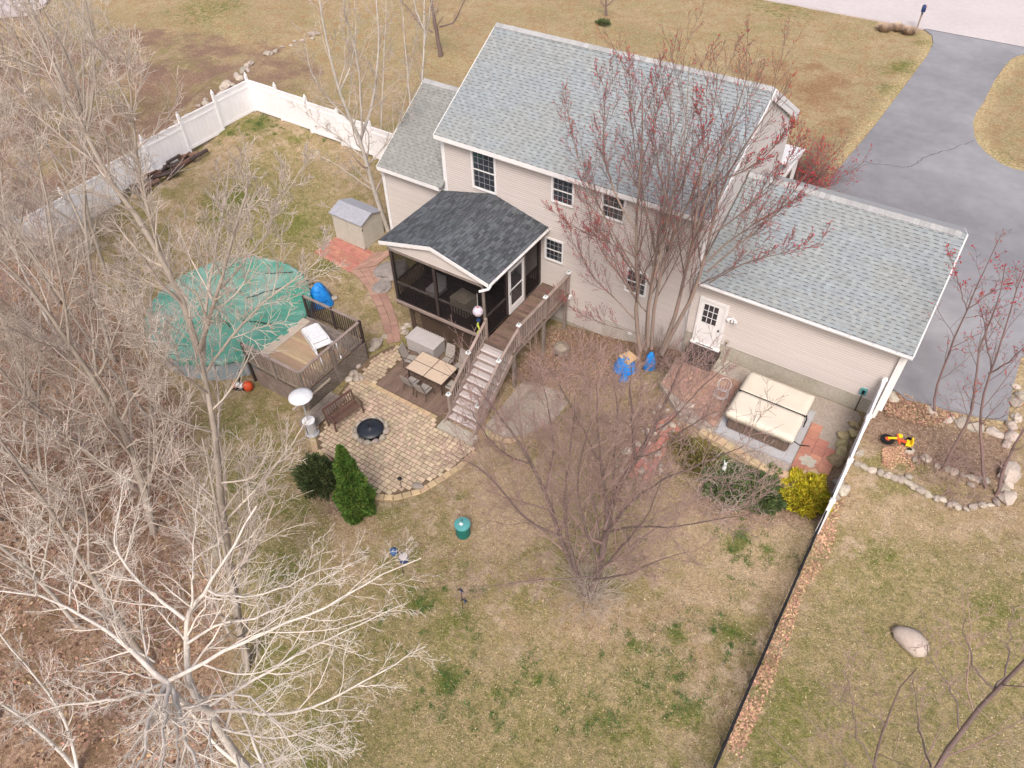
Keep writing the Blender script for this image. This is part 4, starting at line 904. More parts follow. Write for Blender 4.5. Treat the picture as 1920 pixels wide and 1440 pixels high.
# patio heater
hp = Z(586, 812, PATZ)
ht = thing('patio_heater', 'tall patio heater with a round silver reflector dish behind the bench', 'patio heater', (hp[0], hp[1], PATZ+.0))
MB().lathe((0, 0, 0), [(.27, 0), (.27, .05), (.21, .06), (.21, .72), (.24, .73)], 20).build('tank_housing', M['steel'], ht)
MB().lathe((0, 0, .735), [(.25, 0), (.25, .03), (.10, .04)], 20).build('tray', M['white_plastic'], ht)
MB().box(-.02, .02, -.215, -.205, .1, .68).build('housing_seam', M['black'], ht)
MB().tube([(0, 0, .77), (0, 0, 1.75)], .035, 10).build('pole', M['steel'], ht)
MB().lathe((0, 0, 1.75), [(.06, 0), (.11, .05), (.11, .30), (.05, .36)], 14).build('burner', M['steel'], ht)
MB().lathe((0, 0, 2.13), [(.46, 0), (.455, .02), (.30, .08), (.16, .12), (.14, .13), (0.0, .13)], 28).build('reflector', M['white_plastic'], ht, smooth=True)
# solar path light
lp = Z(753, 915, PATZ); tl = thing('path_light', 'small dark solar stake light at the patio front edge', 'path light', (lp[0], lp[1], PATZ))
MB().tube([(0, 0, 0), (0, 0, .50)], .012, 6).build('stake', M['bronze'], tl); MB().lathe((0, 0, .5), [(.04, 0), (.05, .08), (.09, .09), (.02, .13)], 12).build('lamp_head', M['black'], tl)
# flat grey rock in the border
p = Z(783, 914, PATZ); rock(p[0], p[1], .22, 'flat dark grey rock sitting on the patio border blocks by the stake light', z=PATZ+.02, ms=RMF, name='flat_rock')
# ------------------------------------------------------------------ pool
POX, POY, PR = -25.12, 14.45, 3.55; PB = -2.22
pool = thing('pool', 'round above-ground pool with a pale blue wall under a wrinkled green cover', 'pool', (POX, POY, PB))
MB().lathe((0, 0, 0), [(PR, 0), (PR, 1.22), (PR-.04, 1.22), (PR-.04, .1)], 72).build('wall', M['pool_wall'], pool)
for k in range(18):
    a = 2*math.pi*k/18+.1; MB().box(PR+.002, PR+.05, -.07, .07, 0, 1.2).build('upright', M['steel'], pool, rot=(0, 0, a))
nr, na = 46, 220; V = []; 
for i in range(nr+1):
    for k in range(na):
        a = 2*math.pi*k/na; t = i/nr
        if t < .92: r = t/.92*(PR+.05); z = 1.20-.18*(1-(r/PR)**3)+.0
        else: r = PR+.07+.05*(t-.92)/.08; z = 1.23-(t-.92)/.08*(.22+.10*math.sin(a*9)+.07*math.sin(a*23+1))
        x, y = r*math.cos(a), r*math.sin(a); pv = Vector((x, y, 0)); e = (t**2.2)
        wr = abs(mnoise.noise(pv*.9+Vector((3, 1, 0))))*.10*(1-e)+mnoise.noise(Vector((math.cos(a)*7, math.sin(a)*7, r*.5)))*.07*e+abs(mnoise.noise(Vector((x*.5+y*.25, y*3.0-x*2.4, 2))))*.10*(.3+e*.5)+.045*math.sin(a*46+3*mnoise.noise(pv))*e**2
        if t >= .92: rr_ = 1+.012*math.sin(a*37)+.02*mnoise.noise(pv*2); x *= rr_; y *= rr_
        V.append((x, y, z+wr*(.9 if t < .92 else .35)+.012))
F = [(i*na+k, i*na+(k+1) % na, (i+1)*na+(k+1) % na, (i+1)*na+k) for i in range(nr) for k in range(na)]
link('cover', npmesh('cover', V, F, M['green_cover'], smooth=True), pool)
pl_ = random.Random(4); q = MB()
for k in range(260):
    a = pl_.uniform(0, 6.28); r_ = 3.3*math.sqrt(pl_.random()); x, y, t = r_*math.cos(a), r_*math.sin(a), pl_.uniform(0, 6.28); z = 1.20-.18*(1-(r_/PR)**3)+.09; s_ = pl_.uniform(.03, .07); q.add([(x+s_*math.cos(t), y+s_*math.sin(t), z), (x-s_*.5*math.sin(t), y+s_*.5*math.cos(t), z+.01), (x-s_*math.cos(t), y-s_*math.sin(t), z), (x+s_*.5*math.sin(t), y-s_*.5*math.cos(t), z)], [(0, 1, 2, 3)])
o = q.build('cover_leaves', M['leaf_brown'], pool); o['kind'] = 'stuff'
q = MB()
for (xa, ya, xb, yb) in ((-.4, 2.6, .7, 3.3), (.1, .9, 1.0, 2.3), (1.1, -.3, 2.6, .2), (-.2, -.6, 1.0, -.9)):
    q.tube([(xa+(xb-xa)*t+.06*math.sin(9*t), ya+(yb-ya)*t, 1.20-.18*(1-(math.hypot(xa+(xb-xa)*t, ya+(yb-ya)*t)/PR)**3)+.065) for t in (0, .25, .5, .75, 1)], .022, 5)
q.build('cover_crease_shade', M['black'], pool)  # shade in the cover's creases, drawn as thin black tubes
q = MB(); q.tube([(3.62*math.cos(a), 3.62*math.sin(a), 1.0+.03*math.sin(a*8)) for a in np.linspace(0, 2*math.pi, 60)], .014, 5); q.build('cable', M['black'], pool)
# pump and filter
pu = Z(455, 722, PB+.3)
pp = thing('pool_pump', 'orange and white pool pump lying in front of the pool wall', 'pump', (pu[0], pu[1], float(GH(pu[0], pu[1]))), .5)
MB().lathe((.22, 0, .02), [(.12, 0), (.2, .04), (.2, .28), (.1, .38)], 14).build('filter_tank', M['orange'], pp, smooth=True); MB().tube([(-.3, .05, .18), (0, .02, .18)], .12, 12).build('motor', M['white_plastic'], pp)
MB().tube([(-.42, .05, .18), (-.29, .05, .18)], .14, 12).build('strainer', M['orange'], pp); MB().box(-.45, .4, -.12, .12, -.02, .03).build('base', M['black'], pp)
MB().tube([(-.1, 0, .3), (-.15, .25, .5), (-.2, .5, .6)], .03, 8).build('hose', M['black'], pp)
# tarp bundle by the pool and its hose
bp = G(603, 566)
tp = thing('tarp_bundle', 'bright blue tarp bundle standing between the pool and the brick path', 'tarp', (bp[0], bp[1], bp[2]))
def drape(name, parent, rad, hgt, m, seed, n=26, sharp=.9, sq=1.0):
    V = []; nr = 12
    for i in range(nr+1):
        t = i/nr
        for k in range(n):
            a = 2*math.pi*k/n; e = t**sharp; r = rad*e*(1+.22*mnoise.noise(Vector((math.cos(a)*1.7, math.sin(a)*1.7, seed)))+.07*math.sin(a*5+seed)*t)
            V.append((r*math.cos(a), r*math.sin(a)*sq, hgt*(1-t**2.0)*(1+.1*mnoise.noise(Vector((a, t*2, seed))))))
    F = [(i*n+k, i*n+(k+1) % n, (i+1)*n+(k+1) % n, (i+1)*n+k) for i in range(nr) for k in range(n)]
    return link(name, npmesh(name, V, F, M[m], smooth=True), parent)
drape('tarp', tp, .58, 1.05, 'blue_tarp', 2); MB().tube([(.5*math.cos(a), .5*math.sin(a), .34) for a in np.linspace(0, 6.28, 16)], .012, 5).build('cord', M['black'], tp)
ho = MB(); pts = [tuple(G(*p)+np.array((0, 0, .04))) for p in ((566, 532), (575, 528), (585, 530), (592, 536), (598, 545))]; ho.tube(pts, .03, 8); tag(ho.build('hose', M['black'], None, smooth=True), 'black hose looping from the pool to the blue tarp bundle', 'hose')
rock(*G(625, 562)[:2], .22, 'grey rock on the grass just right of the blue tarp bundle')
# pool deck
pd = thing('pool_deck', 'raised pool deck with fresh tan boards, dark railings and lattice skirt', 'deck', (0, 0, 0))
QX0, QX1, QY0, QY1, QZ = -21.62, -18.42, 12.35, 15.90, -1.02
poly = []; x = QX0
MB().box(QX0+.2, QX1-.05, QY0+.05, QY1-.05, QZ-.2, QZ-.04).build('joist_frame', M['grey_wood'], pd)
k = 0
while QY0+.02+k*.143 < QY1-.1:
    y0 = QY0+.02+k*.143; inside = PR+.16; yc = y0+.07
    dx = math.sqrt(max(0, inside**2-(yc-POY)**2)) if abs(yc-POY) < inside else 0; xl = max(QX0+.02, POX+dx)
    nw = QY0+.9 < yc < QY1-1.2
    MB().box(xl, QX1, y0, y0+.136, QZ-.038, QZ).build('deck_board', M['new_board' if nw else 'grey_wood' if yc > QY1-.8 else 'new_board'], pd); k += 1
for x, z in ((QX0+.30, 0), ): MB().box(POX+PR-.10, POX+PR+.35, QY0+.5, QY1-.3, QZ+.001, QZ+.03).build('edge_board', M['pale_board'], pd)
def post(x, y, z0, z1, m='dark_wood'): return MB().box(x-.05, x+.05, y-.05, y+.05, z0, z1).build('post', M[m], pd)
for x, y in ((QX1, QY0), (QX1, (QY0+QY1)/2), (QX1, QY1), (-20.0, QY0), (QX0, QY0), (-20.0, QY1), (QX0, QY1)): post(x, y, -2.3, QZ+1.12, 'dark_wood' if y > QY1-.1 or x < -21 else 'grey_wood')
railing(pd, (QX1, QY0+.06, QZ), (QX1, QY1-.06, QZ), 1.08, .1, m='grey_wood', sp=.13, toprail='rail_wood', top=(.12, .04))
railing(pd, (QX0+.06, QY1, QZ), (QX1-.06, QY1, QZ), 1.08, .1, m='dark_wood', sp=.13, toprail='rail_wood', top=(.12, .04))
railing(pd, (QX0+.06, QY0, QZ), (QX1-.06, QY0, QZ), 1.08, .1, m='grey_wood', sp=.13, toprail='rail_wood', top=(.12, .04))
def lattice(parent, a, b, z0, z1, m, sp=.12, w=.035):
    a = Vector((*a, 0)); b = Vector((*b, 0)); L = (b-a).length; d = (b-a)/L; n = Vector((-d.y, d.x, 0)); q = MB(); H = z1-z0
    for s_ in (1, -1):
        k = -int(H/sp)-1
        while k*sp < L+H:
            u0 = k*sp; 
            lo, hi = (max(0, -u0), min(H, L-u0)) if s_ > 0 else (max(0, u0-L), min(H, u0))
            if hi-lo > .05:
                p0 = a+d*(u0+s_*lo)+n*(.012*s_)+Vector((0, 0, z0+lo)); p1 = a+d*(u0+s_*hi)+n*(.012*s_)+Vector((0, 0, z0+hi)); q.bar(p0, p1, .008, w, up=tuple(n.cross(Vector((0, 0, 1)))+Vector((0, 0, .3))))
            k += 1
    o = q.build('lattice', M[m], parent); o['kind'] = 'stuff'; return o
lattice(pd, (QX1+.06, QY0), (QX1+.06, QY1), -2.15, QZ-.06, 'grey_wood'); lattice(pd, (QX0+.3, QY0-.06), (QX1, QY0-.06), -2.2, QZ-.06, 'rail_wood')
MB().box(QX1+.30, QX1+1.1, QY0-.9, QY0-.70, -2.1, -1.95).build('loose_timber', M['grey_wood'], pd)
# low ramp/steps below the pool deck
rp = thing('timber_step', 'long weathered timber landing step between the pool deck and the bench', 'step', (-18.15, 12.55, -2.1), .0)
q = MB()
for k in range(3): MB().box(-.12+k*.28, .14+k*.28, -1.0, .9, .16-.0, .20).build('tread_board', M['grey_wood'], rp)
MB().box(-.12, .70, -1.0, -.95, 0, .158).box(-.12, .70, .85, .9, 0, .158).build('frame', M['grey_wood'], rp)
MB().bar((-.25, -1.0, .75), (-.20, 1.1, .75), .09, .09).build('side_beam', M['pale_board'], rp)
# white pool steps laid on the deck
ps = thing('pool_steps', 'white plastic pool ladder steps lying on the pool deck boards', 'pool ladder', (-19.9, 14.75, QZ+.03), -.42)
for s in (-1, 1):
    q = MB(); q.add([(x, s*.36+dy, z) for dy in (-.03, .03) for x, z in ((-.95, 0), (.75, 0), (.78, .30), (.3, .48), (-.9, .30))], [(0, 1, 2, 3, 4), (9, 8, 7, 6, 5)]+[(i, (i+1) % 5, 5+(i+1) % 5, 5+i) for i in range(5)]); q.build('side_panel', M['white_plastic'], ps)
    MB().tube([(.5, s*.42, .30), (1.0, s*.45, .52), (1.35, s*.42, .40), (1.5, s*.38, .10)], .03, 8).build('handrail', M['white_plastic'], ps)
for k, (x, z) in enumerate(((-.75, .30), (-.4, .37), (-.05, .43), (.3, .46), (.6, .40))): MB().box(x-.15, x+.15, -.325, .325, z, z+.05).build('tread', M['white_plastic'], ps, bevel=.012)
# ------------------------------------------------------------------ shed
sh = thing('garden_shed', 'small tan plastic shed with a pale grey gable roof beside the birch', 'shed', (-23.95, 22.0, -1.55), -.03)
hw, hd, hh = 1.0, .70, 1.62
MB().box(-hw, hw, -hd, hd, 0, hh).build('body', M['shed_plastic'], sh)
MB().box(-hw+.03, -.012, -hd-.02, -hd-.001, .06, hh-.05).build('door', M['shed_plastic'], sh); MB().box(.012, hw-.03, -hd-.02, -hd-.001, .06, hh-.05).build('door', M['shed_plastic'], sh)
for k in range(12): MB().box(-hw+.02, hw-.02, -hd-.028, -hd-.021, .1+k*.115, .115+k*.115).build('siding_rib', M['shed_plastic'], sh)
for k in range(10): MB().box(hw+.001, hw+.012, -hd+.05, hd-.05, .1+k*.13, .115+k*.13).build('siding_rib', M['shed_plastic'], sh)
for s in (-1, 1):
    q = MB(); q.add([(x, s*y, z+d) for d in (0, .05) for x in (-hw-.08, hw+.08) for y, z in ((0, hh+.30), (hd+.1, hh+.0))], [(0, 1, 3, 2), (4, 6, 7, 5), (0, 2, 6, 4), (1, 5, 7, 3), (0, 4, 5, 1), (2, 3, 7, 6)]); q.build('roof', M['grey_roof_plastic'], sh)
for s in (-1, 1):
    q = MB(); q.add([(s*hw, -hd, hh), (s*hw, hd, hh), (s*hw, 0, hh+.28), (s*(hw-.03), -hd, hh), (s*(hw-.03), hd, hh), (s*(hw-.03), 0, hh+.28)], [(0, 1, 2), (5, 4, 3), (0, 3, 4, 1), (1, 4, 5, 2), (2, 5, 3, 0)]); q.build('gable', M['shed_plastic'], sh)
for z in (.25, 1.3): MB().box(hw+.0, hw+.02, -hd-.03, -hd+.02, z, z+.09).build('hinge', M['black'], sh)
# ------------------------------------------------------------------ brick walk from shed to patio
walk = thing('brick_walk', 'pinkish paver walk curving from the shed pad down to the patio', 'path', (0, 0, 0))
sp_ = MB(); edgeL = [(657, 510), (672, 522), (690, 545), (705, 575), (716, 603), (727, 645)]; edgeR = [(708, 500), (712, 522), (722, 545), (735, 572), (745, 600), (752, 641)]
def resample(P, n):
    P = [np.array(p, float) for p in P]; L = np.concatenate([[0], np.cumsum([np.linalg.norm(c-a) for a, c in zip(P[:-1], P[1:])])]); t = np.linspace(0, L[-1], n); P = np.array(P); return np.stack([np.interp(t, L, P[:, k]) for k in range(P.shape[1])], 1)
WL = resample([G(*p) for p in edgeL], 30); WR = resample([G(*p) for p in edgeR], 30)
def quadpav(q, a, b, c, d, z, th=.03, gap=.035):
    m_ = (a+b+c+d)/4; V = []
    for p in (a, b, c, d): v = p+(m_-p)*gap; V.append((v[0], v[1], v[2]+z))
    for p in (a, b, c, d): v = p+(m_-p)*(gap+.02); V.append((v[0], v[1], v[2]+z+th))
    q.add(V, [(0, 1, 5, 4), (1, 2, 6, 5), (2, 3, 7, 6), (3, 0, 4, 7), (4, 5, 6, 7)])
base = MB()
for i in range(29):
    nc = 2 if i > 6 else 3
    for c in range(nc):
        t0, t1 = c/nc, (c+1)/nc; q = MB(); quadpav(q, WL[i]*(1-t0)+WR[i]*t0, WL[i]*(1-t1)+WR[i]*t1, WL[i+1]*(1-t1)+WR[i+1]*t1, WL[i+1]*(1-t0)+WR[i+1]*t0, .012, .045); q.build('paver', M['faded_paver'], walk)
    base.add([tuple(v+np.array((0, 0, .022))) for v in (WL[i], WR[i], WR[i+1], WL[i+1])], [(0, 1, 2, 3)])
base.build('bedding', M['joint_sand'], walk)
def brickpad(name, corners, nu, nv, m, label, zoff=.02, stag=True, th=.04):
    o = thing(name, label, 'paving', (0, 0, 0)); A, B_, C_, D_ = [np.array(c, float) for c in corners]
    f = lambda u, v: (A*(1-u)+B_*u)*(1-v)+(D_*(1-u)+C_*u)*v
    for j in range(nv):
        off = .5/nu if (stag and j % 2) else 0; u = -off
        while u < 1-1e-6:
            u0, u1 = max(0, u), min(1, u+1/nu); u += 1/nu
            if u1-u0 < .2/nu: continue
            q = MB(); quadpav(q, f(u0, j/nv), f(u1, j/nv), f(u1, (j+1)/nv), f(u0, (j+1)/nv), zoff, th); q.build('paver', M[m if not callable(m) else m(u0, j/nv)], o)
    n = 8; b = MB()
    for i in range(n):
        for j in range(n): b.add([tuple(f(a, c)+np.array((0, 0, zoff+.012))) for a, c in ((i/n, j/n), ((i+1)/n, j/n), ((i+1)/n, (j+1)/n), (i/n, (j+1)/n))], [(0, 1, 2, 3)])
    b.build('bedding', M['joint_sand'], o); return o
brickpad('shed_pad', [G(589, 474), G(657, 512), G(706, 478), G(637, 441)], 8, 9, 'red_paver', 'salmon-red brick pad laid in front of the garden shed')
brickpad('path_pad', [G(657, 510), G(706, 499), G(742, 470), G(705, 474)], 4, 5, 'faded_paver', 'faded brown paver apron between the shed pad and the porch corner')
rock(*G(731, 512)[:2], .95, 'large flat grey ledge rock beside the screened porch corner', ms=RML, name='ledge_rock', sink=.38)
rock(*G(716, 540)[:2], .5, 'smaller flat grey ledge rock between the brick walk and the porch', ms=RML, name='ledge_rock', sink=.4)
# ------------------------------------------------------------------ hot tub terrace
terr = sheet('gravel_terrace', tub_poly, .004, M['gravel'], .3, kind=None); tag(terr, 'grey gravel terrace around the hot tub under the garage wall', 'gravel bed')
wallpts = [(-4.1, 17.92), (-3.3, 17.84), (-2.6, 17.72), (-1.9, 17.56), (-1.3, 17.5), (-.8, 17.62), (-.4, 17.9), (-.05, 18.25), (.1, 18.45)]
rw = thing('block_retaining_wall', 'curved tan block retaining wall below the hot tub pad', 'wall', (0, 0, 0))
block_row(rw, wallpts, -.42, .14, w=.36, d=.26, courses=3)
block_row(rw, wallpts, .001, .07, w=.34, d=.30)
pad = MB().box(-3.62, -.88, 18.12, 20.88, .0, .09).build('hot_tub_pad', M['slab']); tag(pad, 'bluish grey concrete pad the hot tub stands on', 'slab')
tub = thing('hot_tub', 'square dark brown hot tub under a cream folding cover', 'hot tub', (-2.28, 19.55, .092))
MB().box(-1.08, 1.08, -1.08, 1.08, 0, .78).build('cabinet', M['tub_side'], tub, bevel=.06)
for s in (-1, 1):
    for k in range(15): MB().box(-1.0+k*.137, -1.0+k*.137+.12, s*1.095-.008, s*1.095+.008, .05, .72).build('slat', M['tub_side'], tub)
    for k in range(15): MB().box(s*1.095-.008, s*1.095+.008, -1.0+k*.137, -1.0+k*.137+.12, .05, .72).build('slat', M['tub_side'], tub)
def cushion(x0, x1, y0, y1, z0, z1, z2, name, m, parent):
    nx, ny = 18, 10; V = []; F = []
    for lay in (0, 1):
        for j in range(ny+1):
            for i in range(nx+1):
                u = i/nx; v = j/ny; x = x0+(x1-x0)*u; y = y0+(y1-y0)*v; vv = (v if y0 < -1 else 1-v)*(y1-y0); e = min(min(u, 1-u)*(x1-x0), vv); r = .06
                rnd = r-math.sqrt(max(0, r*r-max(0, r-e)**2)); cx, cy = min(u, 1-u)*(x1-x0), min(v, 1-v)*(y1-y0)
                if lay == 1: V.append((x, y, z1+(z2-z1)*v-rnd*.75+.012*mnoise.noise(Vector((x*2, y*2, 1)))))
                else: V.append((x+.03*mnoise.noise(Vector((x*4, y*4, 0))), y+.03*mnoise.noise(Vector((x*5, y*3, 7))), z0+.035*mnoise.noise(Vector((x*3, y*3, 5)))))
    n = (nx+1)*(ny+1)
    for j in range(ny):
        for i in range(nx): a = j*(nx+1)+i; F.append((n+a, n+a+1, n+a+nx+2, n+a+nx+1)); F.append((a, a+nx+1, a+nx+2, a+1))
    def side(idx):
        for a, c in zip(idx[:-1], idx[1:]): F.append((a, c, c+n, a+n))
    side([i for i in range(nx+1)]); side([j*(nx+1)+nx for j in range(ny+1)]); side([ny*(nx+1)+i for i in range(nx, -1, -1)]); side([j*(nx+1) for j in range(ny, -1, -1)])
    me = npmesh(name, V, F, M[m], smooth=True); return link(name, me, parent)
cushion(-1.20, 1.20, -1.20, .012, .62, .90, .92, 'cover_half', 'tub_cover', tub); cushion(-1.20, 1.20, .018, 1.20, .64, .92, .90, 'cover_half', 'tub_cover', tub)
MB().bar((-1.2, .015, .905), (1.2, .015, .905), .04, .05).build('fold_seam', M['black'], tub)
MB().tube([(1.22, .03, .96), (1.27, .02, .75), (1.26, .0, .40)], .022, 8).tube([(1.22, .45, .15), (1.26, .25, .55), (1.23, .05, .90)], .022, 8).build('cover_lifter', M['black_metal'], tub)
MB().tube([(1.08, -.45, .05), (1.4, -.5, .01), (1.7, -.35, .0)], .018, 6).build('power_cord', M['black'], tub)
# red square pavers right of the tub
tiles = thing('red_tile_paving', 'patch of brick-red square pavers right of the hot tub', 'paving', (0, 0, 0))
TS = .40
for (i, j) in [(0, 0), (0, 1), (0, 2), (0, 3), (0, 4), (0, 5), (1, 0), (1, 1), (1, 2), (1, 3), (1, 4), (2, 1), (2, 2), (2, 3), (-1, 0), (-1, -.0)]:
    x0 = -.84+i*TS; y0 = 17.98+j*TS-(.2 if i == 1 else 0)+(.0 if i != 2 else -.05)
    if i == -1: continue
    if (i, j) in ((2, 0),): continue
    MB().box(x0+.006, x0+TS-.006, y0+.006, y0+TS-.006, .006, .05).build('tile', M['red_paver'], tiles)
q = MB(); V = [(0, 0, .0)]; n = 26
for k in range(n): a = 2*math.pi*k/n; r = .30*rr.uniform(.6, 1.2); V.append((r*math.cos(a), r*math.sin(a), 0))
q.add([(v[0]-.42, v[1]+18.55, .054) for v in V], [(0, 1+k, 1+(k+1) % n) for k in range(n)]); sm = q.build('sand_spill', M['concrete'], tiles); sm['label'] = 'pale sandy stain'
brickpad('terrace_pavers', [np.array((-6.25, 19.3, .0)), np.array((-3.72, 18.3, .0)), np.array((-3.72, 20.95, .0)), np.array((-6.25, 20.9, .0))], 9, 9, 'faded_paver', 'faded pink paver area left of the hot tub below the garage door', zoff=.006)
# stepping path down to the lawn: short flights of red bricks edged by cobbles
sp2 = thing('brick_steps', 'broken red brick steps and rubble leading from the terrace down to the lawn', 'steps', (0, 0, 0))
PL = resample([G(1285, 765), G(1235, 790), G(1200, 830), G(1170, 890)], 10); PRr = resample([G(1325, 790), G(1270, 815), G(1240, 860), G(1215, 905)], 10)
for i in range(9):
    for c in range(4):
        if rr.random() < .16: continue
        t0, t1 = c/4, (c+1)/4; q = MB(); quadpav(q, PL[i]*(1-t0)+PRr[i]*t0, PL[i]*(1-t1)+PRr[i]*t1, PL[i+1]*(1-t1)+PRr[i+1]*t1, PL[i+1]*(1-t0)+PRr[i+1]*t0, .01, .06, .07); q.build('brick', M['red_paver'], sp2)
for i in range(46):
    t = rr.random(); s = rr.choice((-1, 1)); P0 = PL if s < 0 else PRr; p = P0[int(t*9)]+np.array((rr.uniform(-.45, .45), rr.uniform(-.45, .45), 0))
    rock(p[0], p[1], rr.uniform(.06, .17), 'x', parent=sp2, name='stone')
# mossy rocks at the end of the retaining wall
for i, (px, py, r, lb) in enumerate([(1582, 818, .24, 'mossy round rock at the top of the curved row by the red tiles'), (1578, 831, .22, 'second mossy rock below the top one beside the red tiles'), (1580, 842, .22, 'third mossy rock in the curved row beside the red tiles'), (1575, 853, .25, 'fourth mossy rock, near the block wall end'), (1566, 862, .28, 'largest greenish rock at the end of the block wall'), (1603, 795, .18, 'small rock at the garage corner by the fence post'), (1600, 812, .20, 'buff rock against the white fence base by the gravel')]):
    p = Z(px, py, .1); rock(p[0]-.0, p[1], r, lb, ms=RMM, z=0.0)
# gravel pad right of the stairs, with its block edge
g1 = sheet('gravel_pad', gravel1_poly, -1.90, M['gravel'], .12, kind=None); tag(g1, 'rounded grey gravel pad at the foot of the stairs', 'gravel bed')
ge = thing('block_edging', 'curved row of buff edging blocks holding the gravel pad by the stairs', 'edging', (0, 0, 0))
block_row(ge, [(-11.8, 15.08), (-11.2, 15.0), (-10.5, 15.1), (-10.0, 15.55), (-9.62, 16.1), (-9.4, 16.8), (-9.3, 17.4)], -1.98, .17, w=.36, d=.24)
rock(-11.45, 15.0, .2, 'mossy block-like stone at the foot of the stair railing', ms=RMM)
gp2 = sheet('gravel_strip', [(-5.9, 21.0), (-4.4, 21.0), (-4.4, 21.82), (-5.9, 21.82)], .012, M['concrete'], .05, kind=None); tag(gp2, 'bare sandy strip under the back door steps', 'gravel bed')
# ------------------------------------------------------------------ side fence (white vinyl stepping down to black metal)
FXR = .73
wf = thing('white_side_fence', 'white vinyl fence section running out from the garage corner', 'fence', (0, 0, 0))
posts = [(21.62, 2.0), (19.82, 1.85), (17.85, 1.65), (16.35, 1.25)]
for y, zt in posts:
    z0 = float(GH(FXR, y))-.2; P_ = MB().box(FXR-.065, FXR+.065, y-.065, y+.065, z0, zt).build('post', M['white_vinyl'], wf)
    MB().add([(FXR+sx*.085, y+sy*.085, zt+.001) for sx, sy in ((-1, -1), (1, -1), (1, 1), (-1, 1))]+[(FXR+sx*.085, y+sy*.085, zt+.03) for sx, sy in ((-1, -1), (1, -1), (1, 1), (-1, 1))]+[(FXR, y, zt+.13)], [(3, 2, 1, 0), (0, 1, 5, 4), (1, 2, 6, 5), (2, 3, 7, 6), (3, 0, 4, 7), (4, 5, 8), (5, 6, 8), (6, 7, 8), (7, 4, 8)]).build('post_cap', M['white_vinyl'], P_)
for (ya, za), (yb, zb) in zip(posts[:-1], posts[1:]):
    ya -= .07; yb += .07; g0 = float(GH(FXR, ya))+.05; g1_ = float(GH(FXR, yb))+.05; za -= .16; zb2 = za-.02 if (yb > 17) else zb-.15
    q = MB(); q.add([(FXR+dx, y, z) for dx in (-.02, .02) for y, z in ((ya, g0), (yb, g1_), (yb, zb2), (ya, za))], [(0, 1, 2, 3), (7, 6, 5, 4), (0, 4, 5, 1), (1, 5, 6, 2), (2, 6, 7, 3), (3, 7, 4, 0)]); q.build('panel', M['white_vinyl'], wf)
    MB().bar((FXR, ya, za), (FXR, yb, zb2), .075, .09).build('top_rail', M['white_vinyl'], wf); MB().bar((FXR, ya, g0+.08), (FXR, yb, g1_+.08), .06, .14).build('bottom_rail', M['white_vinyl'], wf)
bf = thing('black_fence', 'long thin black metal fence dividing the two back lawns', 'fence', (0, 0, 0))
ys = np.arange(16.9, 1.0, -2.0)
for y in ys:
    g = float(GH(.70, y)); MB().box(.67, .73, y-.03, y+.03, g-.1, g+1.35).build('post', M['black_metal'], bf)
for ya, yb in zip(ys[:-1], ys[1:]):
    g0, g1_ = float(GH(.70, ya)), float(GH(.70, yb))
    for h in (1.30, 1.12, .15): MB().bar((.70, ya-.03, g0+h), (.70, yb+.03, g1_+h), .045, .04).build('rail', M['black_metal'], bf)
    for k in range(1, 16):
        t = k/16; y = ya+(yb-ya)*t; g = g0+(g1_-g0)*t; MB().box(.69, .71, y-.01, y+.01, g+.05, g+1.3).build('picket', M['black_metal'], bf)
# ------------------------------------------------------------------ back fence round the yard
def vinyl_fence(name, label, pts, h=1.84, posth=2.16):
    f = thing(name, label, 'fence', (0, 0, 0)); P0 = None; pm = MB().box(-.065, .065, -.065, .065, -.2, posth).mesh('post', M['white_vinyl']); cm = MB().lathe((0, 0, 0), [(.085, 0), (.09, .03), (.03, .05), (.055, .09), (.04, .15), (.0, .18)], 8).mesh('post_cap', M['white_vinyl'])
    for a, c in zip(pts[:-1], pts[1:]):
        a = np.array(a, float); c = np.array(c, float); n = max(1, int(round(np.linalg.norm(c-a)/2.4)))
        for k in range(n):
            p = a+(c-a)*k/n; q_ = a+(c-a)*(k+1)/n; g0, g1_ = float(GH(*p)), float(GH(*q_)); d = (q_-p)/np.linalg.norm(q_-p); gm = (g0+g1_)/2
            po = link('post', pm, f, (p[0], p[1], gm)); link('post_cap', cm, po, (0, 0, posth))
            p3 = (p[0]+d[0]*.07, p[1]+d[1]*.07); q3 = (q_[0]-d[0]*.07, q_[1]-d[1]*.07)
            for (u0, u1, z0, z1, w) in ((0, 1, gm+.12, gm+h, .03),):
                L = math.hypot(q3[0]-p3[0], q3[1]-p3[1]); nb = 8
                for b in range(nb):
                    s0, s1 = b/nb, (b+1)/nb-.004; A = (p3[0]+(q3[0]-p3[0])*s0, p3[1]+(q3[1]-p3[1])*s0, (z0+z1)/2); B_ = (p3[0]+(q3[0]-p3[0])*s1, p3[1]+(q3[1]-p3[1])*s1, (z0+z1)/2)
                    MB().bar(A, B_, w, z1-z0).build('board', M['white_vinyl'], f)
            MB().bar((*p3, gm+h+.04), (*q3, gm+h+.04), .07, .09).build('top_rail', M['white_vinyl'], f); MB().bar((*p3, gm+h-.28), (*q3, gm+h-.28), .06, .10).build('mid_rail', M['white_vinyl'], f); MB().bar((*p3, gm+.17), (*q3, gm+.17), .06, .16).build('bottom_rail', M['white_vinyl'], f)
    g = float(GH(*pts[-1])); po = link('post', pm, f, (*pts[-1], g)); link('post_cap', cm, po, (0, 0, posth)); return f
vinyl_fence('white_yard_fence', 'tall white vinyl privacy fence forming the far corner of the backyard', [(-36.6, 14.6-2.4*1.0), (-36.53, 27.2), (-22.6, 27.2)])
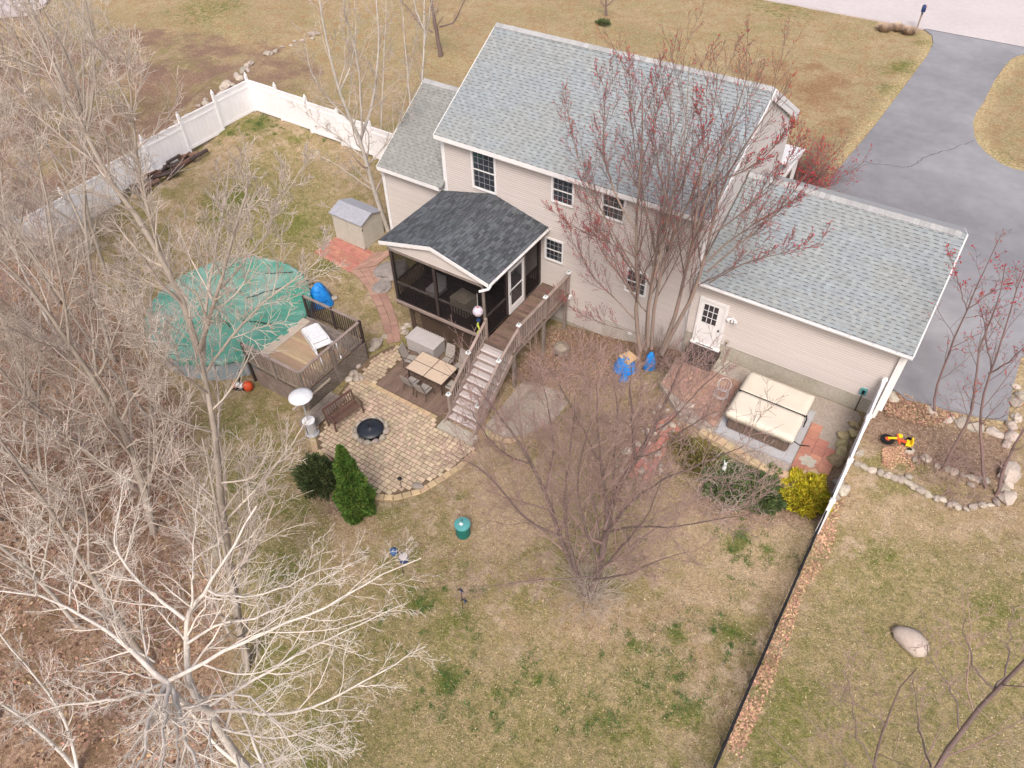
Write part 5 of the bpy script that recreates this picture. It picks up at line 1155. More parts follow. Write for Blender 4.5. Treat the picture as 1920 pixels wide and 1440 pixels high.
# ------------------------------------------------------------------ garden beyond the fence
G1 = 'pale stones edging the lower curve of the leafy bed'
low = [(1608, 872), (1620, 877), (1634, 884), (1650, 887), (1665, 893), (1678, 898), (1690, 902), (1703, 908), (1713, 915), (1725, 921), (1740, 930), (1755, 936), (1768, 938), (1782, 946), (1796, 953), (1810, 955), (1825, 951), (1840, 948), (1855, 948), (1868, 943)]
for i, (px, py) in enumerate(low): p = G(px, py); rock(p[0], p[1], rr.uniform(.11, .18), 'pale rounded stone in the lower curved row edging the leafy bed', G1)
inn = [(1705, 848), (1715, 862), (1735, 862), (1757, 875), (1775, 880), (1788, 886), (1805, 893), (1820, 897), (1832, 900), (1842, 902), (1820, 910), (1703, 895)]
for i, (px, py) in enumerate(inn): p = G(px, py); rock(p[0], p[1], rr.uniform(.12, .19), 'small pale stone in the inner row inside the leafy bed', 'stones of the inner row in the leafy bed')
top = [(1677, 740), (1702, 750), (1728, 758), (1750, 766), (1780, 778), (1803, 786), (1832, 796), (1868, 806)]
for i, (px, py) in enumerate(top): p = Z(px, py, .2); rock(p[0], p[1]-.15, rr.uniform(.18, .34), ['flat stone at the garage corner, first of the row along the driveway end', 'second flat stone from the garage in the row along the driveway end', 'third flat stone from the garage in the row along the driveway end', 'flat driveway-end stone just right of the leftmost sapling stem', 'fifth flat stone from the garage in the row along the driveway end', 'flat driveway-end stone between the middle and right saplings', 'second-last flat stone of the row along the driveway end', 'last flat stone of the driveway-end row, farthest from the garage'][i], 'flat stones along the driveway end', ms=RMF, z=.02, zs=1.3)
rgt = [(1893, 822, .27), (1886, 835, .17), (1895, 800, .22), (1902, 758, .24), (1905, 785, .22), (1912, 745, .26), (1903, 727, .18), (1897, 872, .14)]
for i, (px, py, r) in enumerate(rgt): p = G(px, py); rock(p[0], p[1], r, ['rough stone right below the lower right driveway corner', 'small rough stone second below the lower right driveway corner', 'rough stone touching the lower right driveway corner', 'rough stone beside the right driveway edge, third from the top', 'rough stone beside the right driveway edge, fourth from the top', 'biggest and second highest rough stone beside the right driveway edge', 'topmost small rough stone beside the right driveway edge', 'small stone just above the large pinkish boulder'][i], 'stones up the right side of the driveway bed')
for px, py, r, lb in ((1892, 893, .42, 'large pinkish boulder at the right bend of the leafy bed'), (1885, 937, .30, 'big white rounded stone at the bottom right corner of the bed'), (1882, 921, .22, 'medium stone directly above the big white corner stone'), (1888, 909, .22, 'tan stone just under the large pinkish boulder'), (1560, 930, .24, 'angular pale rock at the end of the white fence'), (1572, 905, .20, 'grey rock beside the lower white fence post'), (1577, 922, .26, 'pinkish rock right of the black fence start'), (1612, 851, .17, 'round cream stone beside the white fence in the leaf bed')):
    p = G(px, py); rock(p[0], p[1], r, lb)
bl = G(1705, 1203); o = rock(bl[0], bl[1], .62, 'large smooth tan boulder alone on the right-hand lawn', name='boulder', sink=.28); o.scale = (.56, .46, .5); o.rotation_euler = (0, 0, -.35)
o.data = rock_mesh(3, 'boulder'); o.data.polygons.foreach_set('use_smooth', [True]*len(o.data.polygons)); o.scale = (.52, .50, .5)
# big wheel trike
t0 = G(1680, 828)
tk = thing('toy_trike', 'yellow ride-on toy trike with a big black front wheel lying in the leaves', 'toy trike', (1.88, 20.95, float(GH(1.88, 20.95))+.02), .25); tk.scale = (.85, .85, .85)
MB().tube([(-.33, .0, .10), (-.33, .0, .17)], .26, 20).build('front_wheel', M['black'], tk); MB().tube([(-.33, 0, .171), (-.33, 0, .19)], .10, 12).build('hub', M['red_orange'], tk)
MB().bar((-.33, 0, .22), (.02, .06, .26), .07, .05).build('fork', M['yellow'], tk); MB().bar((.02, .28, .26), (.10, -.22, .24), .06, .05).bar((.0, .04, .25), (.38, .0, .2), .09, .07).build('frame', M['red_orange'], tk)
MB().prism([(.05, .12), (.22, .16), (.24, .30), (.06, .34)], .2, .28).build('handlebar', M['yellow'], tk, bevel=.02)
MB().prism([(.34, -.18), (.56, -.16), (.62, .14), (.40, .16)], .14, .22).box(.54, .6, -.16, .14, .22, .42).build('seat', M['yellow'], tk, bevel=.02)
for s in (-1, 1): MB().tube([(.52, s*.26, .11), (.52, s*.32, .11)], .10, 14).build('rear_wheel', M['black'], tk)
# leaves: loose drifts, one mesh per drift
def leaves(name, n, sampler, label, m='leaf_brown', size=(.05, .11), hz=.05, seed=1, parent=None, curl=.5):
    r = np.random.default_rng(seed); P = sampler(r, n); n = len(P); s = r.uniform(size[0], size[1], n)[:, None]
    a = r.uniform(0, 6.283, n); tilt = r.normal(0, curl, n); u = np.stack([np.cos(a), np.sin(a), np.sin(tilt)*.6], 1); v = np.stack([-np.sin(a), np.cos(a), r.normal(0, curl, n)], 1)
    z = np.array(GH(P[:, 0], P[:, 1]))+r.uniform(0.005, hz, n); c = np.column_stack([P[:, :2], z])
    V = np.stack([c-u*s*.5, c+v*s*.32, c+u*s*.55, c-v*s*.30], 1).reshape(-1, 3); F = np.arange(4*n).reshape(-1, 4)
    o = link(name, npmesh(name, V, F, M[m]), parent); tag(o, label, 'leaves', kind='stuff'); return o
def in_px(poly, z, mar=0):
    W_ = np.array(pz(poly, z)); lo, hi = W_.min(0), W_.max(0)
    def f(r, n):
        P = r.uniform(lo, hi, (int(n*3), 2)); P = P[inpoly(P[:, 0], P[:, 1], [tuple(w) for w in W_])]; k = np.array(vnoise(P[:, 0]+60, P[:, 1]+60, .7, 9)); k2 = np.array(vnoise(P[:, 0]+20, P[:, 1]+30, 1.9, 19)); P = P[r.random(len(P)) < np.clip((k*.7+k2*.7)*2.6-1.05, 0, 1)]; return P[:n]
    return f
leaves('fallen_leaves', 3500, in_px([(1655, 745), (1680, 742), (1735, 765), (1790, 785), (1740, 800), (1660, 780)], .1), 'drift of brown leaves below the driveway end', seed=1, m='leaf_brown', hz=.10)
leaves('fallen_leaves', 2600, in_px([(1655, 840), (1710, 838), (1715, 880), (1690, 892), (1655, 870)], .0), 'patch of tan leaves below the toy trike', seed=2, m='leaf_tan', hz=.06)
fl_ = [(.85+.35*math.sin(y*2.1), y) for y in np.linspace(16, 5, 30)]
leaves('fallen_leaves', 2000, in_px([(1572, 940), (1548, 1060), (1500, 1120), (1480, 1200), (1440, 1300), (1400, 1400), (1370, 1470), (1340, 1450), (1400, 1300), (1480, 1130), (1550, 960)], -1.2), 'strip of tan leaves caught along the black fence', seed=3, m='leaf_tan', hz=.05)
leaves('fallen_leaves', 2500, in_px([(1100, 600), (1250, 640), (1300, 680), (1200, 720), (1000, 690), (940, 700), (1020, 610)], -1.3), 'scattered brown leaves in the bed below the house wall', seed=4, hz=.04)
leaves('fallen_leaves', 42000, in_px([(-300, 480), (60, 520), (200, 640), (330, 760), (350, 940), (400, 1090), (420, 1250), (400, 1440), (500, 1750), (-900, 1800), (-1200, 900)], -2.6), 'brown leaf litter covering the floor of the wood', seed=5, size=(.06, .15), hz=.05, m='leaf_brown')
leaves('fallen_leaves', 3500, in_px([(440, 900), (1300, 1000), (1900, 1000), (1900, 1440), (450, 1440)], -1.6), 'stray pale leaf flecks scattered over the lawn', seed=6, m='pale_leaf', size=(.02, .045), hz=.03)
def anywhere(x0, x1, y0, y1, mask):
    def f(r, n):
        P = np.column_stack([r.uniform(x0, x1, n), r.uniform(y0, y1, n)]); i = np.clip(np.searchsorted(GX, P[:, 0]), 0, len(GX)-1); j = np.clip(np.searchsorted(GY, P[:, 1]), 0, len(GY)-1); return P[r.random(n) < mask[j, i]]
    return f
built = smooth((inpoly(XX, YY, drive_poly) | inpoly(XX, YY, patio_poly) | inpoly(XX, YY, tub_poly) | inpoly(XX, YY, gravel1_poly) | ((XX > -22) & (XX < 1.3) & (YY > 21.7) & (YY < 31)) | (np.hypot(XX-POX, YY-POY) < PR+.1) | ((XX > -21.6) & (XX < -18.3) & (YY > 12.3) & (YY < 16))).astype(float), 1)
okm = np.clip(1-built*2.5, 0, 1)*np.clip(1-litter*1.3, 0, 1)*(np.array(vnoise(XX+90, YY+90, 1.6, 4))*.9+.2)
def blades(name, n, box, mask, m, label, seed, size=(.03, .085)):
    r = np.random.default_rng(seed); P = anywhere(*box, mask)(r, n); n = len(P); s = r.uniform(size[0], size[1], n)[:, None]; a = r.uniform(0, 6.283, n)
    z = np.array(GH(P[:, 0], P[:, 1])); c = np.column_stack([P, z]); u = np.stack([np.cos(a), np.sin(a), 0*a], 1)*.013; tip = np.stack([r.normal(0, .6, n), r.normal(0, .6, n), r.uniform(.25, .8, n)], 1)
    V = np.stack([c-u, c+u, c+tip*s], 1).reshape(-1, 3); o = link(name, npmesh(name, V, np.arange(3*n).reshape(-1, 3), M[m])); tag(o, label, 'grass', kind='stuff'); return o
blades('dry_grass', 120000, (-30, 12, 2, 26), okm, 'straw', 'dry straw-coloured blades of the back lawn', 1)
blades('green_grass', 260000, (-42, 12, 2, 30), np.clip(greens*1.2-.15, 0, 1)*okm*np.clip(np.array(vnoise(XX+40, YY+40, .6, 14))*2.4-.7, 0, 1), 'grass_green', 'fresh green tufts in the patchy lawn', 2)
def tuft_clusters(r, n):
    C = [G(px, py)[:2] for px, py in [(786, 1128), (795, 1140), (770, 1105), (828, 1262), (838, 1280), (852, 1258), (845, 1292), (822, 1290), (1185, 1205), (1188, 1215), (1378, 1000), (1392, 1008), (1405, 1018), (1440, 1030), (1380, 1032), (1345, 1165), (1378, 1188), (1370, 1210), (1262, 1180), (1275, 1200), (1268, 1248), (1120, 1350), (1100, 1365), (935, 1302), (760, 1258), (1010, 1268), (1300, 1335), (1250, 1350), (1240, 1290), (1330, 1290), (1200, 1300), (480, 232), (495, 238), (465, 228), (512, 238), (430, 250), (600, 240), (1210, 1010), (870, 1152), (1145, 1345), (1060, 1330), (980, 1240), (925, 1340)]]
    C = np.array(C); i = r.integers(0, len(C), n); C = np.concatenate([C]+[C+r.normal(0, .55, C.shape) for _ in range(4)]); i = r.integers(0, len(C), n); s = r.uniform(.03, .17, (len(C), 2))[i]; return C[i]+r.normal(0, 1, (n, 2))*s
rg_ = np.random.default_rng(77); Pt = tuft_clusters(rg_, 10000); n_ = len(Pt); cz = np.column_stack([Pt, np.array(GH(Pt[:, 0], Pt[:, 1]))]); a_ = rg_.uniform(0, 6.28, n_); u_ = np.stack([np.cos(a_), np.sin(a_), 0*a_], 1)*.012; tp_ = np.stack([rg_.normal(0, .5, n_), rg_.normal(0, .5, n_), rg_.uniform(.4, 1, n_)], 1)*rg_.uniform(.05, .13, n_)[:, None]
o = link('green_tufts', npmesh('green_tufts', np.stack([cz-u_, cz+u_, cz+tp_], 1).reshape(-1, 3), np.arange(3*n_).reshape(-1, 3), M['tuft_green'])); tag(o, 'dark green clumps of fresh grass dotted over the back lawn', 'grass', kind='stuff')
# ------------------------------------------------------------------ objects on the lawn
bp = G(869, 1002)
bn2 = thing('compost_barrel', 'round teal green barrel with a lighter lid standing on the lawn', 'barrel', (bp[0], bp[1], bp[2]))
MB().lathe((0, 0, 0), [(.22, 0), (.25, .06), (.27, .55), (.26, .62)], 22).build('body', M['bin_green'], bn2, smooth=False)
MB().lathe((0, 0, .621), [(.285, 0), (.28, .05), (.15, .08), (0, .085)], 22).build('lid', M['bin_lid'], bn2); MB().box(-.07, .05, -.10, .0, .705, .712).build('sticker', M['white_plastic'], bn2); MB().box(-.09, -.05, .08, .12, .70, .73).build('vent', M['black'], bn2)
bp = G(757, 1078)
sk = thing('bird_feeder_hooks', 'dark shepherd hook stand with blue and grey feeders on the lawn', 'bird feeder', (bp[0], bp[1], bp[2]))
MB().tube([(0, 0, 0), (0, 0, 1.5), (.05, 0, 1.62), (.15, 0, 1.6), (.18, 0, 1.5)], .012, 6).tube([(0, 0, 1.45), (-.06, 0, 1.6), (-.16, .0, 1.58), (-.18, 0, 1.48)], .012, 6).build('hook_stand', M['black_metal'], sk)
MB().lathe((-.2, 0, 1.20), [(.10, 0), (.13, .04), (.13, .2), (.03, .27)], 12).build('feeder', M['feeder_blue'], sk); MB().lathe((.2, 0, 1.14), [(.14, 0), (.16, .03), (.16, .22), (.14, .24)], 12).build('hanging_pot', M['blue_dark'], sk); MB().lathe((.2, 0, 1.385), [(.15, 0), (.13, .03), (.0, .04)], 12).build('pot_soil', M['grey_plastic'], sk)
bp = G(868, 1142)
ws = thing('garden_spinner', 'black metal kinetic garden spinner on a thin stake in the lawn', 'wind spinner', (bp[0], bp[1], bp[2]))
MB().tube([(0, 0, 0), (.02, .01, 1.35)], .012, 6).build('stake', M['black_metal'], ws)
for cz, cx in ((1.35, 0), (.80, .10)):
    for k in range(6):
        a = k*math.pi/3; MB().add([(cx, 0, cz), (cx+.07*math.cos(a-.4), -.03, cz+.07*math.sin(a-.4)), (cx+.20*math.cos(a), -.05, cz+.20*math.sin(a)), (cx+.09*math.cos(a+.4), -.01, cz+.09*math.sin(a+.4)), (cx, .012, cz), (cx+.07*math.cos(a-.4), -.018, cz+.07*math.sin(a-.4)), (cx+.20*math.cos(a), -.038, cz+.20*math.sin(a)), (cx+.09*math.cos(a+.4), .002, cz+.09*math.sin(a+.4))], [(0, 1, 2, 3), (7, 6, 5, 4)]).build('vane', M['blue_dark' if k % 2 else 'black_metal'], ws)
bp = G(1353, 893)
sg = thing('garden_statue', 'small white figurine standing in front of the green junipers', 'statue', (bp[0], bp[1], bp[2]+.25))
MB().lathe((0, 0, 0), [(.09, 0), (.10, .05), (.06, .16), (.08, .28), (.04, .36), (.055, .42), (.05, .48), (.0, .52)], 12).build('figure', M['white_plastic'], sg, smooth=True)
for s in (-1, 1): MB().bar((s*.03, 0, .48), (s*.06, 0, .60), .025).build('ear', M['white_plastic'], sg)
bp = G(1172, 692)
tq = thing('tarp_covered_box', 'blue tarp pile with a tan cloth top beside the maple trunks', 'tarp', (bp[0], bp[1], bp[2]), -.3)
drape('tarp', tq, .55, .62, 'blue_tarp', 5, sharp=.6, sq=.8); MB().add([(-.32, -.10, .60), (.30, -.22, .60), (.34, .34, .66), (-.2, .36, .67), (-.30, -.10, .57), (.28, -.22, .57), (.3, .34, .6), (-.2, .36, .62)], [(0, 1, 2, 3), (7, 6, 5, 4), (0, 4, 5, 1), (1, 5, 6, 2), (2, 6, 7, 3), (3, 7, 4, 0)]).build('cloth', M['tan_cloth'], tq)
o = drape('tarp_corner', tq, .22, .3, 'blue_tarp', 8); o.location = (.42, -.5, 0)
bp = G(1217, 690)
tq = thing('tarp_bag', 'narrow upright blue tarp bag just right of the maple trunks', 'tarp', (bp[0], bp[1], bp[2]))
drape('tarp', tq, .24, .8, 'blue_tarp', 9, sharp=.5); MB().lathe((0, 0, .76), [(.07, 0), (.09, .08), (.03, .12)], 8).build('knot', M['blue_tarp'], tq)
bp = G(1050, 630)
wp = thing('whiskey_planter', 'round weathered tub planter against the deck under the railing', 'planter', (-11.2, 20.3, float(GH(-11.2, 20.3))))
MB().lathe((0, 0, 0), [(.26, 0), (.34, .2), (.33, .42), (.30, .42), (.29, .36)], 18).build('tub', M['grey_wood'], wp); MB().lathe((0, 0, .34), [(.28, 0), (.20, .05), (0, .07)], 14).build('soil', M['wicker'], wp)
bp = Z(1362, 728, .1)
hr = thing('wire_chair', 'thin round grey wire chair standing left of the hot tub', 'chair', (-4.05, 19.55, .05))
for k, (r, z) in enumerate(((.26, .42), (.2, .42), (.24, .75))): MB().tube([(r*math.cos(a), r*math.sin(a)+(.18 if k == 2 else 0), z+(.12*math.sin(a) if k == 2 else 0)) for a in np.linspace(0, 6.283, 18)], .010, 5).build('ring', M['steel'], hr)
for k in range(4): a = k*math.pi/2+.7; MB().tube([(.26*math.cos(a), .26*math.sin(a), .42), (.3*math.cos(a), .3*math.sin(a), 0)], .010, 5).build('leg', M['steel'], hr)
for k in range(5): MB().tube([(-.2+.1*k, .18, .42), (-.2+.1*k, .30, .84)], .008, 5).build('back_wire', M['steel'], hr)
# ------------------------------------------------------------------ street side
mp = Z(1718, 56, .3)
mb_ = thing('mailbox', 'dark mailbox on a slim wooden post at the end of the driveway', 'mailbox', (mp[0], mp[1], .28), .15)
MB().box(-.05, .05, -.05, .05, 0, 1.25).build('post', M['rail_wood'], mb_)
MB().box(-.13, .13, -.28, .30, 1.251, 1.42).tube([(0, -.28, 1.42), (0, .30, 1.42)], .13, 12).build('box', M['blue_dark'], mb_)
MB().box(-.06, .06, -.10, .10, 1.06, 1.10).build('bracket', M['black_metal'], mb_); MB().box(.135, .15, .05, .09, 1.38, 1.62).build('flag', M['red_orange'], mb_)
def clump(name, label, cat, x, y, r, h, n, m, group=None, seed=0, up=.8, size=.05):
    rg = np.random.default_rng(seed); z = float(GH(x, y)); a = rg.uniform(0, 6.283, n); rr0 = r*np.sqrt(rg.random(n))*.35; b = np.stack([rr0*np.cos(a), rr0*np.sin(a), 0*a], 1)
    out = rg.uniform(.3, 1, n); tip = np.stack([r*out*np.cos(a), r*out*np.sin(a), h*rg.uniform(.5, 1, n)*(1.1-.5*out)], 1); s = np.stack([-np.sin(a), np.cos(a), 0*a], 1)*size*.3
    V = np.stack([b-s, b+s, tip], 1).reshape(-1, 3); o = link(name, npmesh(name, V, np.arange(3*n).reshape(-1, 3), M[m]), None, (x, y, z)); tag(o, label, cat, group); return o
for i, (px, py, lb) in enumerate(((1657, 57, 'leftmost of the three dry grass clumps by the mailbox'), (1681, 55, 'middle dry grass clump of the three by the mailbox'), (1703, 62, 'dry grass clump nearest the mailbox post'))):
    p = Z(px, py, .3); clump('grass_clump', lb, 'ornamental grass', p[0], p[1], .75, .6, 900, 'straw_clump', 'dry grass clumps by the mailbox', seed=i)
g_ = Z(1132, 46, .3); t_ = None
# neighbour's pale path corner at the upper left, stone row, log heap
sheet('path', [(-66.5, 26), (-62.5, 29.6), (-66, 34), (-75, 36), (-76, 28)], .16, M['road'], .15)
sl_ = resample([Z(262, 262, 0), Z(330, 225, 0), Z(430, 165, 0), Z(480, 115, 0), Z(600, 70, 0)], 46)
for i, p in enumerate(sl_):
    if rr.random() < .22: continue
    rock(p[0]+rr.uniform(-.3, .3), p[1]+rr.uniform(-.2, .2), rr.uniform(.14, .34), 'pale fieldstone in the tumbled row running behind the white yard fence', 'fieldstones in the row behind the yard fence')
for i in range(10): p = Z(290+rr.uniform(-28, 28), 255+rr.uniform(-8, 10), 0); rock(p[0], p[1], rr.uniform(.15, .33), 'reddish-white stone in the heap just behind the yard fence', 'stones heaped behind the yard fence')
lg = thing('log_heap', 'low heap of dark rotting logs and brush at the foot of the yard fence', 'log pile', (-36.0, 20.0, float(GH(-36, 20))))
for k in range(26):
    a = rr.gauss(1.45, .35); L = rr.uniform(.5, 1.3); cx, cy, cz = rr.uniform(-.4, .7), rr.uniform(-2.2, 2.2), rr.uniform(.05, .38); MB().tube([(cx-L*math.cos(a)/2, cy-L*math.sin(a)/2, cz), (cx+L*math.cos(a)/2, cy+L*math.sin(a)/2, cz+rr.uniform(-.05, .1))], rr.uniform(.05, .13), 7).build('log', M['dark_wood' if k % 2 else 'bench_wood'], lg)
# ------------------------------------------------------------------ trees
def tubes(P, R, sides):
    """P (N,S,3), R (N,S) -> verts, quads"""
    N, Sg, _ = P.shape; T = np.gradient(P, axis=1); T /= (np.linalg.norm(T, axis=2, keepdims=True)+1e-9)
    ref = np.where(np.abs(T[:, :1, 2:3]) < .9, np.array([0, 0, 1.0]), np.array([1.0, 0, 0])); ref = np.repeat(ref, Sg, 1)
    u = np.cross(T, ref); u /= (np.linalg.norm(u, axis=2, keepdims=True)+1e-9)
    for s in range(1, Sg):
        v = u[:, s-1]-T[:, s]*np.sum(u[:, s-1]*T[:, s], 1, keepdims=True); u[:, s] = v/(np.linalg.norm(v, axis=1, keepdims=True)+1e-9)
    w = np.cross(T, u); a = 2*np.pi*np.arange(sides)/sides
    V = P[:, :, None, :]+R[:, :, None, None]*(u[:, :, None, :]*np.cos(a)[None, None, :, None]+w[:, :, None, :]*np.sin(a)[None, None, :, None])
    base = (np.arange(N)*Sg*sides)[:, None, None]; s = (np.arange(Sg-1)*sides)[None, :, None]; k = np.arange(sides)[None, None, :]; k2 = (k+1) % sides
    A = base+s+k; B = base+s+k2; F = np.stack([A, B, B+sides, A+sides], -1).reshape(-1, 4)
    return V.reshape(-1, 3), F
def unit(v): return v/(np.linalg.norm(v, axis=-1, keepdims=True)+1e-9)
def spawn(P, R, n, rng, length, ang=(25, 55), t0=.25, t1=1.0, S_=4, curv=.18, up=.15, rr_=.55, taper=.3, lenscale=True, minr=.004, plen=None):
    """n children on every branch of (P,R)."""
    N, Sg, _ = P.shape
    t = (np.arange(n)[None, :]+rng.random((N, n)))/n*(t1-t0)+t0; f = t*(Sg-1); i = np.clip(f.astype(int), 0, Sg-2); fr = f-i
    I = np.arange(N)[:, None]; p = P[I, i]*(1-fr[..., None])+P[I, i+1]*fr[..., None]; r = R[I, i]*(1-fr)+R[I, i+1]*fr; T = unit(P[I, i+1]-P[I, i])
    az = rng.random((N, 1))*6.28+np.arange(n)[None, :]*2.4+rng.normal(0, .4, (N, n))
    ref = np.where(np.abs(T[..., 2:3]) < .95, np.array([0, 0, 1.0]), np.array([1.0, 0, 0])); u = unit(np.cross(T, ref)); w = np.cross(T, u)
    th = np.radians(rng.uniform(ang[0], ang[1], (N, n)))[..., None]; d = T*np.cos(th)+(u*np.cos(az)[..., None]+w*np.sin(az)[..., None])*np.sin(th)
    d = d.reshape(-1, 3); p = p.reshape(-1, 3); r = r.reshape(-1); t = t.reshape(-1)
    if plen is None: plen = np.linalg.norm(np.diff(P, axis=1), axis=2).sum(1)
    L = np.repeat(plen, n)*length*rng.uniform(.6, 1.25, len(r)) if lenscale else length*rng.uniform(.6, 1.3, len(r))
    L = L*(1.15-.65*t)
    r0 = np.maximum(r*rr_*rng.uniform(.8, 1.1, len(r)), minr); out = [p]; cur = p; 
    for s in range(S_-1):
        d = unit(d+rng.normal(0, curv, d.shape)+np.array([0, 0, up])); cur = cur+d*(L/(S_-1))[:, None]; out.append(cur)
    Pn = np.stack(out, 1); Rn = np.maximum(r0[:, None]*np.linspace(1, taper, S_)[None, :], minr*.6); return Pn, Rn
def smoothpoly(pts, rad, S_):
    P = np.array([np.array(p, float) for p in pts]); L = np.concatenate([[0], np.cumsum(np.linalg.norm(np.diff(P, axis=0), axis=1))]); t = np.linspace(0, L[-1], S_)
    Q = np.stack([np.interp(t, L, P[:, k]) for k in range(3)], 1); K = Q.copy(); K[1:-1] = (Q[:-2]+2*Q[1:-1]+Q[2:])/4
    return K, np.interp(t, L, rad)
def build_tree(name, label, cat, base, limbs, levels, bk, tw, seed, group=None, limb_s=12, sides=7, buds=None, trunk_children=0, twig_min=.004):
    """limbs: list of (pts, [radii]) in world space; levels: spawn dicts; first level goes with the limbs"""
    rng = np.random.default_rng(seed); base = np.array(base, float)
    LP, LR = zip(*[smoothpoly(p, r, limb_s) for p, r in limbs]); LP = np.stack(LP)-base; LR = np.stack(LR)
    LP = LP+rng.normal(0, .012, LP.shape)
    tree = thing(name, label, cat, tuple(base), 0, group)
    V, F = tubes(LP, LR, sides); link('trunk', npmesh('trunk', V, F, M[bk], smooth=True), tree)
    Vs, Fs, off = [], [], 0; P, R = LP, LR; allP = []
    for li, lv in enumerate(levels):
        lv = dict(lv); sd = lv.pop('sides', 3); frm = lv.pop('from_all', False)
        P, R = spawn(P, R, rng=rng, minr=max(twig_min, lv.pop('minr', twig_min)), **lv)
        keep = P[:, :, 2].min(1) > -.1 if False else np.ones(len(P), bool); P, R = P[keep], R[keep]
        V, F = tubes(P, R, sd); Vs.append(V); Fs.append(F+off); off += len(V); allP.append(P)
    link('crown', npmesh('crown', np.concatenate(Vs), np.concatenate(Fs), M[tw]), tree)
    if buds:
        n, sz, m = buds; Q = np.concatenate([a.reshape(-1, 3) for a in allP[-2:]]); Q = Q[rng.choice(len(Q), min(n, len(Q)), replace=False)]+rng.normal(0, .01, (min(n, len(Q)), 3)); s = rng.uniform(.5, 1.3, len(Q))[:, None]*sz
        o6 = np.array([(1, 0, 0), (-1, 0, 0), (0, 1, 0), (0, -1, 0), (0, 0, 1.5), (0, 0, -1.2)]); V = (Q[:, None, :]+o6[None]*s[:, None, :]).reshape(-1, 3); f8 = np.array([(0, 2, 4), (2, 1, 4), (1, 3, 4), (3, 0, 4), (2, 0, 5), (1, 2, 5), (3, 1, 5), (0, 3, 5)])
        o = link('bud', npmesh('bud', V, (np.arange(len(Q))[:, None, None]*6+f8[None]).reshape(-1, 3), M[m]), tree); o['kind'] = 'stuff'
    return tree
def plane_pts(pxs, base, offs=0.0):
    """photo pixels -> points on the upright plane through base that faces the camera (offset towards it)"""
    b = np.array(base, float)[:2]; n = -b/np.linalg.norm(b); out = []
    offs = offs if hasattr(offs, '__len__') else [offs]*len(pxs)
    for (px, py), o in zip(pxs, offs):
        d = ray(px, py); t = (np.dot(n, b)+o)/np.dot(n, d[:2]); out.append(CP+t*d)
    return out
def zpts(pxs, z0, z1): return [Z(px, py, z0+(z1-z0)*k/(len(pxs)-1)) for k, (px, py) in enumerate(pxs)]
TW1 = [dict(n=7, length=.42, ang=(25, 60), t0=.2, t1=.97, S_=5, up=.12, curv=.14, rr_=.5), dict(n=5, length=.45, ang=(25, 60), t0=.2, t1=.97, S_=4, up=.10, curv=.18, rr_=.5), dict(n=4, length=.5, ang=(25, 60), t0=.2, t1=.95, S_=3, up=.08, curv=.2, rr_=.55)]
# --- red maple beside the house
mb = np.array((-8.05, 20.45, -1.35))
def yp(pxs, y0, y1=None):
    y1 = y0 if y1 is None else y1; return [onY(px, py, y0+(y1-y0)*k/(len(pxs)-1)) for k, (px, py) in enumerate(pxs)]
stems = [([(1200, 655), (1192, 600), (1194, 560), (1195, 500), (1191, 430), (1193, 380), (1205, 291), (1206, 216), (1203, 130)], 20.4, 19.6, .11),
         ([(1212, 655), (1214, 630), (1212, 587), (1221, 537), (1228, 479), (1240, 420), (1252, 382), (1261, 261), (1252, 130)], 20.4, 20.6, .10),
         ([(1214, 650), (1216, 560), (1232, 495), (1249, 448), (1254, 400), (1285, 267), (1292, 120)], 20.3, 19.2, .08),
         ([(1221, 655), (1221, 631), (1226, 575), (1235, 525), (1245, 484), (1265, 432), (1290, 380), (1315, 328), (1330, 261), (1345, 150)], 20.5, 20.3, .10),
         ([(1240, 660), (1251, 630), (1266, 594), (1280, 544), (1292, 474), (1301, 442), (1315, 406), (1336, 337), (1357, 276), (1382, 201), (1405, 130)], 20.4, 20.0, .11),
         ([(1240, 665), (1260, 625), (1282, 587), (1300, 552), (1322, 500), (1330, 450), (1342, 376), (1382, 291), (1433, 216), (1480, 165)], 20.3, 20.7, .10),
         ([(1327, 490), (1345, 470), (1400, 430), (1470, 385), (1550, 345)], 20.5, 21.0, .05), ([(1325, 510), (1370, 470), (1430, 425), (1500, 345), (1540, 290)], 20.5, 20.9, .045), ([(1335, 440), (1390, 400), (1460, 330), (1500, 260)], 20.5, 20.9, .04),
         ([(1330, 530), (1400, 490), (1470, 475), (1540, 455)], 20.4, 19.6, .035),
         ([(1192, 600), (1165, 570), (1120, 530), (1080, 470), (1060, 420)], 20.3, 20.8, .045), ([(1192, 560), (1165, 520), (1130, 480), (1110, 430), (1100, 370), (1090, 330)], 20.3, 19.8, .045),
         ([(1190, 480), (1145, 455), (1085, 432), (1035, 395)], 20.2, 19.8, .04), ([(1192, 432), (1155, 370), (1132, 300), (1130, 220), (1140, 140)], 20.0, 19.4, .05), ([(1192, 510), (1140, 420), (1095, 330), (1070, 250), (1065, 200)], 20.2, 19.6, .045),
         ([(1192, 625), (1150, 612), (1110, 600), (1040, 560)], 20.3, 21.0, .03), ([(1212, 587), (1180, 540), (1150, 480), (1120, 420)], 20.3, 19.2, .04), ([(1228, 479), (1215, 400), (1195, 320), (1180, 200), (1185, 120)], 20.5, 20.9, .045), ([(1301, 442), (1310, 370), (1318, 290), (1310, 180)], 20.2, 19.6, .04), ([(1265, 432), (1240, 340), (1225, 240), (1228, 140)], 20.3, 19.3, .04), ([(1336, 337), (1380, 330), (1440, 290), (1490, 230)], 20.2, 19.7, .035)]
limbs = [(yp(p, a, c), list(np.linspace(r*.82, r*.10, len(p)))) for p, a, c, r in stems]
